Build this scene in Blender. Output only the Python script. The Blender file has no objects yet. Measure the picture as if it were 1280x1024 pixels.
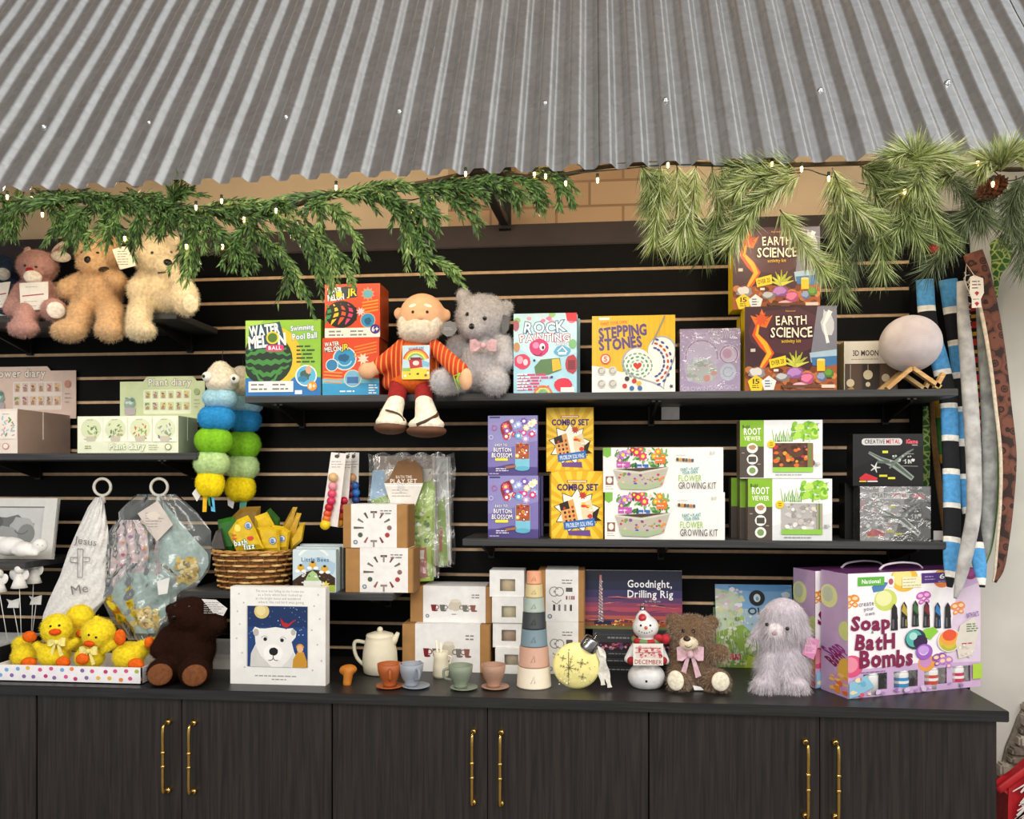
import bpy, bmesh, math, random
from math import sin, cos, pi, atan, tan, sqrt, radians
from mathutils import Vector as V, Matrix
from mathutils.bvhtree import BVHTree
import numpy as np
SC = bpy.context.scene
COL = SC.collection
random.seed(7)
# ------------------------------------------------------------------ viewpoint
TH = atan(.097); F = 1000.0; HY = 600.0; D = 2.40; E = 1.5
CT, ST = cos(TH), sin(TH)
CAM = V((0, -D, E))
def lam(px, Y): return (Y + D) / (CT + (px - 640) / F * ST)
def at(px, py, Y):
    """the point of the upright plane y = Y that the photograph shows at pixel (px, py)"""
    l = lam(px, Y); t = (px - 640) / F
    return V((l * (-ST + t * CT), Y, E + l * (HY - py) / F))
def mpp(px, Y): return lam(px, Y) / F
# ------------------------------------------------------------------ materials
_M = {}
def lin(c): return c / 12.92 if c <= .04045 else ((c + .055) / 1.055) ** 2.4
def rgb(h):
    h = h.lstrip('#')
    return tuple(lin(int(h[i:i + 2], 16) / 255) for i in (0, 2, 4)) + (1,)
def nodes(name):
    m = bpy.data.materials.new(name); m.use_nodes = True
    nt = m.node_tree; b = nt.nodes['Principled BSDF']
    return m, nt, b
def N(nt, t, **k):
    n = nt.nodes.new(t)
    for a, v in k.items():
        if a in n.inputs: n.inputs[a].default_value = v
        else: setattr(n, a, v)
    return n
def mat(h, rough=.45, metal=0, kind='', emit=0, var=.12, scale=60, bump=0, spec=.4):
    """one colour with a little procedural variation"""
    key = (h, rough, metal, kind, emit, var, scale, bump, spec)
    if key in _M: return _M[key]
    m, nt, b = nodes((kind or 'paint') + '_' + h.lstrip('#'))
    c = rgb(h)
    b.inputs['Roughness'].default_value = rough
    b.inputs['Metallic'].default_value = metal
    b.inputs['Specular IOR Level'].default_value = spec
    tc = N(nt, 'ShaderNodeTexCoord')
    nz = N(nt, 'ShaderNodeTexNoise', Scale=scale, Detail=3)
    nt.links.new(tc.outputs['Object'], nz.inputs['Vector'])
    r = N(nt, 'ShaderNodeValToRGB')
    r.color_ramp.elements[0].position = .3; r.color_ramp.elements[1].position = .7
    r.color_ramp.elements[0].color = tuple(x * (1 - var) for x in c[:3]) + (1,)
    r.color_ramp.elements[1].color = tuple(min(1, x * (1 + var)) for x in c[:3]) + (1,)
    nt.links.new(nz.outputs['Fac'], r.inputs['Fac'])
    nt.links.new(r.outputs['Color'], b.inputs['Base Color'])
    if bump:
        bp = N(nt, 'ShaderNodeBump', Strength=bump, Distance=.002)
        nt.links.new(nz.outputs['Fac'], bp.inputs['Height'])
        nt.links.new(bp.outputs['Normal'], b.inputs['Normal'])
    if kind in ('plush', 'cloth'):
        b.inputs['Sheen Weight'].default_value = .25 if max(c[:3]) > .06 else .05; b.inputs['Sheen Tint'].default_value = c
        b.inputs['Sheen Roughness'].default_value = .6
    if emit:
        b.inputs['Emission Color'].default_value = c
        b.inputs['Emission Strength'].default_value = emit
    _M[key] = m
    return m
def prt(h): return mat(h, .38, 0, 'print', var=.04, scale=40)
def card(h): return mat(h, .6, 0, 'card', var=.05, scale=50)
def cloth(h): return mat(h, .9, 0, 'cloth', var=.18, scale=90, bump=.5)
def plushm(h): return mat(h, .95, 0, 'plush', var=.2, scale=120, bump=.4, spec=.1)
def furm(h, h2=None):
    key = ('fur', h, h2)
    if key in _M: return _M[key]
    m, nt, b = nodes('fur_' + h.lstrip('#'))
    b.inputs['Roughness'].default_value = .75; b.inputs['Specular IOR Level'].default_value = .15
    hi = N(nt, 'ShaderNodeHairInfo'); r = N(nt, 'ShaderNodeValToRGB')
    c = rgb(h); c2 = rgb(h2) if h2 else tuple(min(1, x * 1.35) for x in c[:3]) + (1,)
    r.color_ramp.elements[0].color = tuple(x * .85 for x in c[:3]) + (1,); r.color_ramp.elements[1].color = c2
    nt.links.new(hi.outputs['Random'], r.inputs['Fac']); nt.links.new(r.outputs['Color'], b.inputs['Base Color'])
    _M[key] = m
    return m
def woodm(h1, h2, rough=.42, vertical=True, sc=(60, 60, 3), key=None):
    k = ('wood', h1, h2, vertical)
    if k in _M: return _M[k]
    m, nt, b = nodes('wood_' + h1.lstrip('#'))
    tc = N(nt, 'ShaderNodeTexCoord'); mp = N(nt, 'ShaderNodeMapping')
    mp.inputs['Scale'].default_value = sc if vertical else (sc[2], sc[0], sc[0])
    n1 = N(nt, 'ShaderNodeTexNoise', Scale=1.6, Detail=6, Distortion=1.2)
    r = N(nt, 'ShaderNodeValToRGB')
    r.color_ramp.elements[0].position = .38; r.color_ramp.elements[1].position = .68
    r.color_ramp.elements[0].color = rgb(h1); r.color_ramp.elements[1].color = rgb(h2)
    bp = N(nt, 'ShaderNodeBump', Strength=.15, Distance=.001)
    L = nt.links.new
    L(tc.outputs['Object'], mp.inputs['Vector']); L(mp.outputs['Vector'], n1.inputs['Vector'])
    L(n1.outputs['Fac'], r.inputs['Fac']); L(r.outputs['Color'], b.inputs['Base Color'])
    L(n1.outputs['Fac'], bp.inputs['Height']); L(bp.outputs['Normal'], b.inputs['Normal'])
    b.inputs['Roughness'].default_value = rough
    _M[k] = m
    return m
def film(fac=.14, tint='#ffffff', rough=.12, bump=.6, milky=.04, sc=28):
    """clear wrinkled plastic"""
    k = ('film', fac, tint, rough, bump, milky)
    if k in _M: return _M[k]
    m = bpy.data.materials.new('clear_film'); m.use_nodes = True
    nt = m.node_tree; nt.nodes.clear(); L = nt.links.new
    out = N(nt, 'ShaderNodeOutputMaterial'); tr = N(nt, 'ShaderNodeBsdfTransparent'); gl = N(nt, 'ShaderNodeBsdfGlossy', Roughness=rough)
    df = N(nt, 'ShaderNodeBsdfDiffuse', Color=rgb(tint)); m1 = N(nt, 'ShaderNodeMixShader', Fac=milky); m2 = N(nt, 'ShaderNodeMixShader')
    tc = N(nt, 'ShaderNodeTexCoord'); nz = N(nt, 'ShaderNodeTexNoise', Scale=sc, Detail=4, Distortion=1.5); bp = N(nt, 'ShaderNodeBump', Strength=bump, Distance=.01)
    fr = N(nt, 'ShaderNodeFresnel', IOR=1.28); ad = N(nt, 'ShaderNodeMath', operation='ADD'); ad.inputs[1].default_value = fac
    L(tc.outputs['Object'], nz.inputs['Vector']); L(nz.outputs['Fac'], bp.inputs['Height'])
    L(bp.outputs['Normal'], gl.inputs['Normal']); L(bp.outputs['Normal'], fr.inputs['Normal'])
    L(fr.outputs['Fac'], ad.inputs[0]); L(ad.outputs['Value'], m2.inputs['Fac'])
    L(tr.outputs[0], m1.inputs[1]); L(df.outputs[0], m1.inputs[2]); L(m1.outputs[0], m2.inputs[1]); L(gl.outputs[0], m2.inputs[2]); L(m2.outputs[0], out.inputs['Surface'])
    _M[k] = m
    return m
# ------------------------------------------------------------------ things and meshes
def tag(o, label=None, cat=None, group=None, kind=None):
    if label: o['label'] = label
    if cat: o['category'] = cat
    if group: o['group'] = group
    if kind: o['kind'] = kind
    return o
def thing(name, label, cat, loc, group=None):
    o = bpy.data.objects.new(name, None); COL.objects.link(o)
    o.location = loc; o.empty_display_size = .02
    return tag(o, label, cat, group)
def wloc(p):
    w = V((0, 0, 0))
    while p is not None: w += p.location; p = p.parent
    return w
class MB:
    def __init__(s): s.v = []; s.f = []; s.m = []; s.s = []; s.mats = []
    def mi(s, m):
        if m not in s.mats: s.mats.append(m)
        return s.mats.index(m)
    def add(s, vs, fs, m, smooth=False):
        b = len(s.v); s.v.extend(V(v) for v in vs); i = s.mi(m)
        for f in fs: s.f.append([b + k for k in f]); s.m.append(i); s.s.append(smooth)
        return s
    def obox(s, O, a, b, c, m, ms=None):
        """corner O, edges a (right), b (back), c (up); ms: front, right, back, left, bottom, top"""
        O, a, b, c = V(O), V(a), V(b), V(c)
        P = [O, O + a, O + a + b, O + b, O + c, O + a + c, O + a + b + c, O + b + c]
        Q = [(0, 1, 5, 4), (1, 2, 6, 5), (2, 3, 7, 6), (3, 0, 4, 7), (3, 2, 1, 0), (4, 5, 6, 7)]
        if ms is None: s.add(P, Q, m)
        else:
            for q, mm in zip(Q, ms): s.add([P[k] for k in q], [(0, 1, 2, 3)], mm)
        return s
    def box(s, lo, hi, m, ms=None):
        lo, hi = V(lo), V(hi)
        return s.obox(lo, (hi.x - lo.x, 0, 0), (0, hi.y - lo.y, 0), (0, 0, hi.z - lo.z), m, ms)
    def bbox(s, lo, hi, m, r=.003):
        """box with rounded-off vertical and top edges"""
        bm = bmesh.new(); bmesh.ops.create_cube(bm, size=1)
        lo, hi = V(lo), V(hi); d = hi - lo; c = (hi + lo) / 2
        for v in bm.verts: v.co = V((v.co.x * d.x, v.co.y * d.y, v.co.z * d.z)) + c
        bmesh.ops.bevel(bm, geom=bm.edges[:], offset=r, segments=2, affect='EDGES')
        return s.bm(bm, m)
    def bm(s, bm, m, smooth=False):
        bm.verts.index_update()
        s.add([v.co.copy() for v in bm.verts], [[v.index for v in f.verts] for f in bm.faces], m, smooth); bm.free()
        return s
    def tube(s, pts, rad, m, n=8, flat=1, mats=None, cap=True, up=None):
        pts = [V(p) for p in pts]; k = len(pts)
        if not hasattr(rad, '__len__'): rad = [rad] * k
        b = len(s.v); u = None
        for i, p in enumerate(pts):
            t = (pts[min(i + 1, k - 1)] - pts[max(i - 1, 0)]).normalized()
            if u is None:
                u = V(up) if up else (V((1, 0, 0)) if abs(t.x) < .8 else V((0, 0, 1)))
            u = (u - t * u.dot(t)).normalized(); w = t.cross(u)
            for j in range(n):
                a = 2 * pi * j / n
                s.v.append(p + u * (cos(a) * rad[i]) + w * (sin(a) * rad[i] * flat))
        for i in range(k - 1):
            mm = s.mi(mats[i] if mats else m)
            for j in range(n):
                s.f.append([b + i * n + j, b + i * n + (j + 1) % n, b + (i + 1) * n + (j + 1) % n, b + (i + 1) * n + j]); s.m.append(mm); s.s.append(True)
        if cap:
            s.f.append([b + j for j in range(n)][::-1]); s.m.append(s.mi(mats[0] if mats else m)); s.s.append(False)
            s.f.append([b + (k - 1) * n + j for j in range(n)]); s.m.append(s.mi(mats[-1] if mats else m)); s.s.append(False)
        return s
    def lathe(s, c, prof, m, n=28, R=None, mats=None):
        c = V(c); b = len(s.v); R = R or Matrix.Identity(3)
        for r, z in prof:
            for j in range(n):
                a = 2 * pi * j / n; s.v.append(c + R @ V((r * cos(a), r * sin(a), z)))
        for i in range(len(prof) - 1):
            mm = s.mi(mats[i] if mats else m)
            for j in range(n):
                s.f.append([b + i * n + j, b + i * n + (j + 1) % n, b + (i + 1) * n + (j + 1) % n, b + (i + 1) * n + j]); s.m.append(mm); s.s.append(True)
        return s
    def ell(s, c, r, m, R=None, nu=18, nv=12):
        c = V(c); R = R or Matrix.Identity(3)
        if not hasattr(r, '__len__'): r = (r, r, r)
        b = len(s.v); i0 = s.mi(m)
        for i in range(nv + 1):
            p = pi * i / nv
            for j in range(nu):
                a = 2 * pi * j / nu
                s.v.append(c + R @ V((r[0] * sin(p) * cos(a), r[1] * sin(p) * sin(a), r[2] * cos(p))))
        for i in range(nv):
            for j in range(nu):
                s.f.append([b + i * nu + j, b + (i + 1) * nu + j, b + (i + 1) * nu + (j + 1) % nu, b + i * nu + (j + 1) % nu]); s.m.append(i0); s.s.append(True)
        return s
    def prism(s, pts, vec, m, m2=None):
        pts = [V(p) for p in pts]; vec = V(vec); n = len(pts)
        s.add(pts, [list(range(n))], m); s.add([p + vec for p in pts], [list(range(n))[::-1]], m)
        s.add(pts + [p + vec for p in pts], [(i, (i + 1) % n, n + (i + 1) % n, n + i) for i in range(n)], m2 or m)
        return s
    def sheet(s, fn, nu, nv, m, smooth=True):
        P = [fn(i / nu, j / nv) for j in range(nv + 1) for i in range(nu + 1)]
        return s.add(P, [(j * (nu + 1) + i, j * (nu + 1) + i + 1, (j + 1) * (nu + 1) + i + 1, (j + 1) * (nu + 1) + i) for j in range(nv) for i in range(nu)], m, smooth)
    def build(s, name, parent=None, label=None, cat=None, group=None, kind=None, base=None):
        off = wloc(parent) if parent else (V(base) if base is not None else V((0, 0, 0)))
        me = bpy.data.meshes.new(name)
        me.from_pydata([v - off for v in s.v], [], s.f)
        for m in s.mats: me.materials.append(m)
        me.polygons.foreach_set('material_index', s.m)
        me.polygons.foreach_set('use_smooth', s.s)
        me.update()
        o = bpy.data.objects.new(name, me); COL.objects.link(o)
        if parent: o.parent = parent
        else: o.location = off
        return tag(o, label, cat, group, kind)
def dup(root, loc, label=None, group=None):
    r = root.copy(); COL.objects.link(r); r.location = loc
    if label: r['label'] = label
    if group: r['group'] = group
    for ch in list(root.children):
        c = ch.copy(); COL.objects.link(c); c.parent = r
        for g in list(ch.children):
            d = g.copy(); COL.objects.link(d); d.parent = c
    return r
# ------------------------------------------------------------------ lettering
CH = "ABCDEFGHIJKLMNOPQRSTUVWXYZabcdefghijklmnopqrstuvwxyz0123456789.,+&!'-:"
_G = {}
def load_glyphs():
    tmp = []
    for w, off in ((0, 0.0), (1, .018), (2, .042), (3, .075)):
        for ch in CH:
            cu = bpy.data.curves.new('g', 'FONT'); cu.body = ch; cu.offset = off; cu.resolution_u = 2
            o = bpy.data.objects.new('g', cu); COL.objects.link(o); tmp.append((w, ch, o))
    dg = bpy.context.evaluated_depsgraph_get(); dg.update()
    for w, ch, o in tmp:
        me = o.evaluated_get(dg).to_mesh()
        vs = [(v.co.x, v.co.y) for v in me.vertices]; fs = [list(p.vertices) for p in me.polygons]
        _G[w, ch] = (vs, fs)
        o.evaluated_get(dg).to_mesh_clear()
    for w, ch, o in tmp:
        cu = o.data; bpy.data.objects.remove(o); bpy.data.curves.remove(cu)
    for (w, ch), (vs, fs) in list(_G.items()):
        xs = [p[0] for p in _G[0, ch][0]]
        _G[w, ch] = (vs, fs, min(xs), max(xs))
load_glyphs()
CAP = max(p[1] for p in _G[0, 'H'][0])
class Face:
    """a flat printed face: photo pixels of the rectangle ref are mapped onto it"""
    def __init__(s, O, r, d, n, W, H, ref, mb=None):
        s.O, s.r, s.d, s.n = V(O), V(r), V(d), V(n); s.W, s.H, s.ref = W, H, ref; s.l = 0; s.mb = mb or MB()
        s.lo = 4e-4
    def P(s, x, y, l):
        x0, y0, x1, y1 = s.ref
        x = min(max(x, x0), x1); y = min(max(y, y0), y1)
        return s.O + s.r * (s.W * (x - x0) / (x1 - x0)) + s.d * (s.H * (y - y0) / (y1 - y0)) + s.n * (s.lo + l * 2.5e-5)
    def up(s): s.l += 1; return s.l
    def poly(s, pts, c, m=None):
        l = s.up(); s.mb.add([s.P(x, y, l) for x, y in pts], [list(range(len(pts)))[::-1]], m or prt(c)); return s
    def rect(s, x0, y0, x1, y1, c): return s.poly([(x0, y0), (x1, y0), (x1, y1), (x0, y1)], c)
    def rr(s, x0, y0, x1, y1, c, r=2):
        pts = []
        for cx, cy, a0 in ((x1 - r, y0 + r, -90), (x1 - r, y1 - r, 0), (x0 + r, y1 - r, 90), (x0 + r, y0 + r, 180)):
            for k in range(4):
                a = radians(a0 + 30 * k); pts.append((cx + r * cos(a), cy + r * sin(a)))
        return s.poly(pts, c)
    def ell(s, x, y, rx, ry=None, c='#ffffff', n=18, rot=0):
        ry = ry or rx; a = radians(rot)
        return s.poly([(x + rx * cos(q) * cos(a) - ry * sin(q) * sin(a), y + rx * cos(q) * sin(a) + ry * sin(q) * cos(a)) for q in (2 * pi * k / n for k in range(n))], c)
    def blob(s, x, y, rx, ry, c, seed=1, jag=.18, n=14):
        R = random.Random(seed)
        return s.poly([(x + rx * cos(q) * (1 + R.uniform(-jag, jag)), y + ry * sin(q) * (1 + R.uniform(-jag, jag))) for q in (2 * pi * k / n for k in range(n))], c)
    def star(s, x, y, r0, r1, n, c, rot=0):
        return s.poly([(x + (r0 if k % 2 else r1) * cos(pi * k / n + rot), y + (r0 if k % 2 else r1) * sin(pi * k / n + rot)) for k in range(2 * n)], c)
    def flower(s, x, y, r, c, c2='#f5d94a', n=7):
        l = s.up()
        pts = [(x + r * (1 if k % 2 else .72) * cos(pi * k / n), y + r * (1 if k % 2 else .72) * sin(pi * k / n)) for k in range(2 * n)]
        s.mb.add([s.P(a, b, l) for a, b in pts], [list(range(len(pts)))[::-1]], prt(c))
        return s.ell(x, y, r * .4, r * .4, c2, 8)
    def line(s, pts, w, c):
        l = s.up(); vs = []; fs = []; k = len(pts)
        for i, (x, y) in enumerate(pts):
            ax, ay = pts[max(i - 1, 0)]; bx, by = pts[min(i + 1, k - 1)]
            q = math.hypot(bx - ax, by - ay) or 1; nx, ny = -(by - ay) / q, (bx - ax) / q
            ww = w[i] if hasattr(w, '__len__') else w
            vs += [s.P(x + nx * ww / 2, y + ny * ww / 2, l), s.P(x - nx * ww / 2, y - ny * ww / 2, l)]
        for i in range(k - 1): fs.append((2 * i, 2 * i + 2, 2 * i + 3, 2 * i + 1))
        s.mb.add(vs, fs, prt(c)); return s
    def arc(s, x, y, r, a0, a1, w, c, n=14, ry=None):
        ry = ry or r
        return s.line([(x + r * cos(radians(a0 + (a1 - a0) * k / n)), y + ry * sin(radians(a0 + (a1 - a0) * k / n))) for k in range(n + 1)], w, c)
    def lines(s, x0, y0, x1, y1, n, c, w=None, seed=3, full=.9):
        R = random.Random(seed); h = (y1 - y0) / n; w = w or h * .45
        for i in range(n):
            y = y0 + h * (i + .5); x = x0; e = x0 + (x1 - x0) * R.uniform(full - .25, full + .1)
            while x < e:
                q = min(R.uniform(1.5, 5) * w + 1, e - x); s.rect(x, y - w / 2, x + q, y + w / 2, c); x += q + w * .8
        return s
    def scatter(s, x0, y0, x1, y1, n, r0, r1, cols, seed=1, kind='blob'):
        R = random.Random(seed)
        for _ in range(n):
            x, y, r = R.uniform(x0, x1), R.uniform(y0, y1), R.uniform(r0, r1); c = R.choice(cols)
            if kind == 'flower': s.flower(x, y, r, c, R.choice(['#f7e27a', '#ffffff', '#7a3a20']))
            elif kind == 'leaf': s.ell(x, y, r, r * .4, c, 8, R.uniform(0, 180))
            else: s.blob(x, y, r, r * R.uniform(.6, 1), c, R.random(), .2, 9)
        return s
    def text(s, t, x0, y0, x1, y1, c, bold=1, rot=0, out=None, wob=0, mid=None):
        """lettering whose capitals fill y0..y1 and whose line fills x0..x1"""
        if out: s._txt(t, x0, y0, x1, y1, out, 3, rot, wob); s.l += 2; bold = min(bold, 1)
        return s._txt(t, x0, y0, x1, y1, c, bold, rot, wob)
    def _txt(s, t, x0, y0, x1, y1, c, bold, rot, wob):
        l = s.up(); R = random.Random(len(t)); x = 0; lay = []
        for ch in t:
            if ch == ' ': x += .3; continue
            g = _G[bold, ch]; lay.append((x - g[2], g, R.uniform(-wob, wob), R.uniform(-wob, wob))); x += g[3] - g[2] + .125
        wid = max(x - .125, .01); kx = (x1 - x0) / wid; ky = (y1 - y0) / CAP; cx, cy = (x0 + x1) / 2, (y0 + y1) / 2; a = radians(rot)
        m = prt(c)
        for gx, g, dy, dr in lay:
            mx = (g[2] + g[3]) / 2; vs = []
            for px, py in g[0]:
                qx, qy = px - mx, py - CAP / 2
                qx, qy = qx * cos(dr) - qy * sin(dr), qx * sin(dr) + qy * cos(dr)
                X = x0 + (gx + mx + qx) * kx - cx; Y = y1 - (qy + CAP / 2 + dy * .3) * ky - cy
                vs.append(s.P(cx + X * cos(a) + Y * sin(a), cy - X * sin(a) + Y * cos(a), l))
            s.mb.add(vs, g[1], m)
        return s
def carton(name, label, cat, ref, Y, dep, cols, z=None, group=None, art=None, yaw=0, lean=0, W=None, body='carton', front='printed_front', inset=None, H=None, glossy=None):
    """an upright box: front rectangle ref (photo pixels) at depth Y; cols: front, side, top"""
    x0, y0, x1, y1 = ref
    A = at(x0, y1, Y); xm = (x0 + x1) / 2
    W = W or at(x1, y1, Y).x - A.x; H = H or (at(xm, y0, Y) - at(xm, y1, Y)).z
    if z is not None: A.z = z
    cy, sy = cos(yaw), sin(yaw)
    r = V((cy, sy, 0)); n0 = V((sy, -cy, 0))
    d = V((0, 0, -1)) * cos(lean) + n0 * sin(lean); n = n0 * cos(lean) + V((0, 0, 1)) * sin(lean)
    O = A - d * H
    t = thing(name, label, cat, A + r * (W / 2) - n * (dep / 2), group)
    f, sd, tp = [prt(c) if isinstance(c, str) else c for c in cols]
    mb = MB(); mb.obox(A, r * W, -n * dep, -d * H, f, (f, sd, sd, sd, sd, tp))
    # closing seam of the carton lid
    mb.obox(O + n * .0004 - n * dep * .5 - d * .0005, r * W, -n * .0012, -d * .0006, sd)
    mb.build(body, t)
    fc = Face(O, r, d, n, W, H, ref)
    if art:
        art(fc); fc.mb.build(front, t)
    return t
# ------------------------------------------------------------------ soft toys
def rotm(ax, deg): return Matrix.Rotation(radians(deg), 3, ax)
class Fr:
    """builds a soft thing around depth Y; px, py are where its points sit, d is how far (in pixels) they come forward"""
    def __init__(s, px, Y): s.m = mpp(px, Y); s.Y = Y; s.bvh = None
    def p(s, x, y, d=0): return at(x, y, s.Y - d * s.m)
    def body(s, blobs, mt, name='body', parent=None, vox=2.4, fur=None, smooth=5, floor=None, **kw):
        bm = bmesh.new()
        def ball(c, r, R=None):
            g = bmesh.ops.create_icosphere(bm, subdivisions=3, radius=1)
            for v in g['verts']:
                q = V((v.co.x * r[0], v.co.y * r[1], v.co.z * r[2])); v.co = (R @ q if R else q) + c
        for b in blobs:
            if b[0] == 'c':
                _, x0, y0, d0, r0, x1, y1, d1, r1 = b; p0, p1 = s.p(x0, y0, d0), s.p(x1, y1, d1)
                k = max(3, int((p1 - p0).length / (min(r0, r1) * s.m) * 2.2) + 1)
                for i in range(k + 1):
                    r = (r0 + (r1 - r0) * i / k) * s.m; ball(p0.lerp(p1, i / k), (r, r, r))
            else:
                x, y, d, rx, ry, rz = b[1:7]; R = rotm('Y', b[7]) if len(b) > 7 else None
                ball(s.p(x, y, d), (rx * s.m, rz * s.m, ry * s.m), R)
        me = bpy.data.meshes.new('t'); bm.to_mesh(me); bm.free()
        o = bpy.data.objects.new('t', me); COL.objects.link(o)
        rm = o.modifiers.new('r', 'REMESH'); rm.mode = 'VOXEL'; rm.voxel_size = vox * s.m
        sm = o.modifiers.new('s', 'SMOOTH'); sm.iterations = smooth; sm.factor = .5
        dg = bpy.context.evaluated_depsgraph_get(); e = o.evaluated_get(dg); q = e.to_mesh()
        vs = [v.co.copy() for v in q.vertices]; fs = [list(p.vertices) for p in q.polygons]; e.to_mesh_clear()
        bpy.data.objects.remove(o); bpy.data.meshes.remove(me)
        if floor is not None:
            for v in vs:
                if v.y > SY - .003 or floor == CZ: v.z = max(v.z, floor + .0008)
        bv = BVHTree.FromPolygons(vs, fs)
        s.bvh = bv if s.bvh is None else s.bvh
        s.last = bv
        mb = MB().add(vs, fs, mt, True); ob = mb.build(name, parent, **kw)
        if fur: hair(ob, *fur)
        return ob
    def hit(s, x, y, bv=None):
        d = (at(x, y, 0) - CAM).normalized(); h = (bv or s.bvh).ray_cast(CAM, d)
        if h[0] is None: return s.p(x, y, 0), V((0, -1, 0))
        return h[0], h[1]
    def dot(s, x, y, r, c, name, parent, flat=.6, rough=.15, bv=None, sink=.25, m=None, rx=None, rot=0):
        """a small pad or button pressed onto the surface seen at (x, y)"""
        p, n = s.hit(x, y, bv); q = n.to_track_quat('Z', 'Y').to_matrix()
        R = q @ Matrix.Rotation(radians(rot), 3, 'Z')
        rr = (rx or r) * s.m; r = r * s.m
        mb = MB().ell(p - n * (r * flat * sink), (rr, r, r * flat), m or mat(c, rough, 0, 'button', var=.02), R)
        return mb.build(name, parent)
def hair(ob, count, length, hm, seed=1, rnd=.12, droop=0, rad=.35):
    ob.data.materials.append(hm)
    md = ob.modifiers.new('fur', 'PARTICLE_SYSTEM'); ps = ob.particle_systems[-1]; st = ps.settings
    ps.seed = seed; st.type = 'HAIR'; st.count = count; st.hair_length = length; st.hair_step = 3
    st.use_advanced_hair = True; st.brownian_factor = rnd * length * .45; st.normal_factor = length / 4
    st.object_align_factor = (0, 0, -droop * length)
    st.display_step = 3; st.render_step = 3; st.material = len(ob.data.materials)
    st.root_radius = rad; st.tip_radius = rad * .25; st.radius_scale = .001; st.use_close_tip = False
def bow(fr, x, y, w, h, d, c, name, parent, tails=True):
    m = cloth(c); mb = MB(); s = fr
    for sg in (-1, 1):
        pts = [s.p(x, y, d), s.p(x + sg * w * .3, y - h * .5, d + 2), s.p(x + sg * w * .5, y - h * .42, d), s.p(x + sg * w * .48, y + h * .4, d), s.p(x + sg * w * .28, y + h * .42, d + 2)]
        mb.prism(pts if sg > 0 else pts[::-1], V((0, 2 * s.m, 0)), m)
        if tails:
            q = [s.p(x, y, d), s.p(x + sg * w * .12, y, d), s.p(x + sg * w * .4, y + h * 1.35, d - 1), s.p(x + sg * w * .2, y + h * 1.5, d - 1)]
            mb.prism(q if sg > 0 else q[::-1], V((0, 1.2 * s.m, 0)), m)
    mb.ell(s.p(x, y, d + 1.5), (h * .22 * s.m, h * .2 * s.m, h * .25 * s.m), m)
    return mb.build(name, parent)
def plate(fr, pts, d, c, name, parent, th=.8, art=None, ref=None):
    """a flat card or tag facing forward, px corners, forward d"""
    mb = MB().prism([fr.p(x, y, d) for x, y in pts][::-1], V((0, th * fr.m, 0)), c if not isinstance(c, str) else card(c))
    o = mb.build(name, parent)
    if art:
        xs = [p[0] for p in pts]; ys = [p[1] for p in pts]; ref = (min(xs), min(ys), max(xs), max(ys))
        a, b = fr.p(ref[0], ref[1], d), fr.p(ref[2], ref[3], d)
        f = Face(a, (1, 0, 0), (0, 0, -1), (0, -1, 0), b.x - a.x, a.z - b.z, ref); art(f); f.mb.build('print', o)
    return o
def smoothpath(pts, k=6):
    """Catmull-Rom through control points (tuples)"""
    P = [V(p) for p in pts]; P = [P[0] * 2 - P[1]] + P + [P[-1] * 2 - P[-2]]; out = []
    for i in range(1, len(P) - 2):
        for j in range(k):
            t = j / k; a, b, c, d = P[i - 1:i + 3]
            out.append(.5 * ((2 * b) + (c - a) * t + (2 * a - 5 * b + 4 * c - d) * t * t + (3 * b - a - 3 * c + d) * t ** 3))
    out.append(P[-2]); return out
# ------------------------------------------------------------------ camera, light
cam = bpy.data.cameras.new('camera'); co = bpy.data.objects.new('camera', cam); COL.objects.link(co)
co.location = CAM; co.rotation_euler = (pi / 2, 0, TH)
cam.sensor_fit = 'HORIZONTAL'; cam.sensor_width = 36; cam.lens = 36 * F / 1280; cam.shift_y = (HY - 512) / 1280; cam.clip_start = .05
SC.camera = co
SC.view_settings.view_transform = 'Standard'; SC.view_settings.look = 'None'
SC.view_settings.exposure = -0.04
w = bpy.data.worlds.new('world'); SC.world = w; w.use_nodes = True
nt = w.node_tree; bg = nt.nodes['Background']
# the room around: darker brown to the left and overhead, a bright shop front to the right, plus front fill added behind the viewer
tc = N(nt, 'ShaderNodeTexCoord'); sx = N(nt, 'ShaderNodeSeparateXYZ'); r = N(nt, 'ShaderNodeValToRGB')
nt.links.new(tc.outputs['Generated'], sx.inputs['Vector'])
mr = N(nt, 'ShaderNodeMapRange'); mr.inputs['From Min'].default_value = -1; nt.links.new(sx.outputs['X'], mr.inputs['Value']); nt.links.new(mr.outputs[0], r.inputs['Fac'])
el = r.color_ramp.elements
el[0].position = 0; el[0].color = (.24, .25, .25, 1); el[1].position = 1; el[1].color = (1.25, 1.2, 1.08, 1)
for p, c in ((.28, (.25, .207, .176, 1)), (.5, (.34, .295, .262, 1)), (.6, (.5, .485, .47, 1)), (.72, (.85, .87, .88, 1)), (.85, (1.2, 1.17, 1.08, 1))):
    e = el.new(p); e.color = c
fr = N(nt, 'ShaderNodeMapRange'); fr.inputs['From Min'].default_value = -.25; fr.inputs['From Max'].default_value = -.75
nt.links.new(sx.outputs['Y'], fr.inputs['Value'])
mx = N(nt, 'ShaderNodeMixRGB'); mx.inputs['Color2'].default_value = (.72, .70, .67, 1)
nt.links.new(fr.outputs[0], mx.inputs['Fac']); nt.links.new(r.outputs['Color'], mx.inputs['Color1'])
nt.links.new(mx.outputs[0], bg.inputs['Color']); bg.inputs['Strength'].default_value = .9
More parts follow.
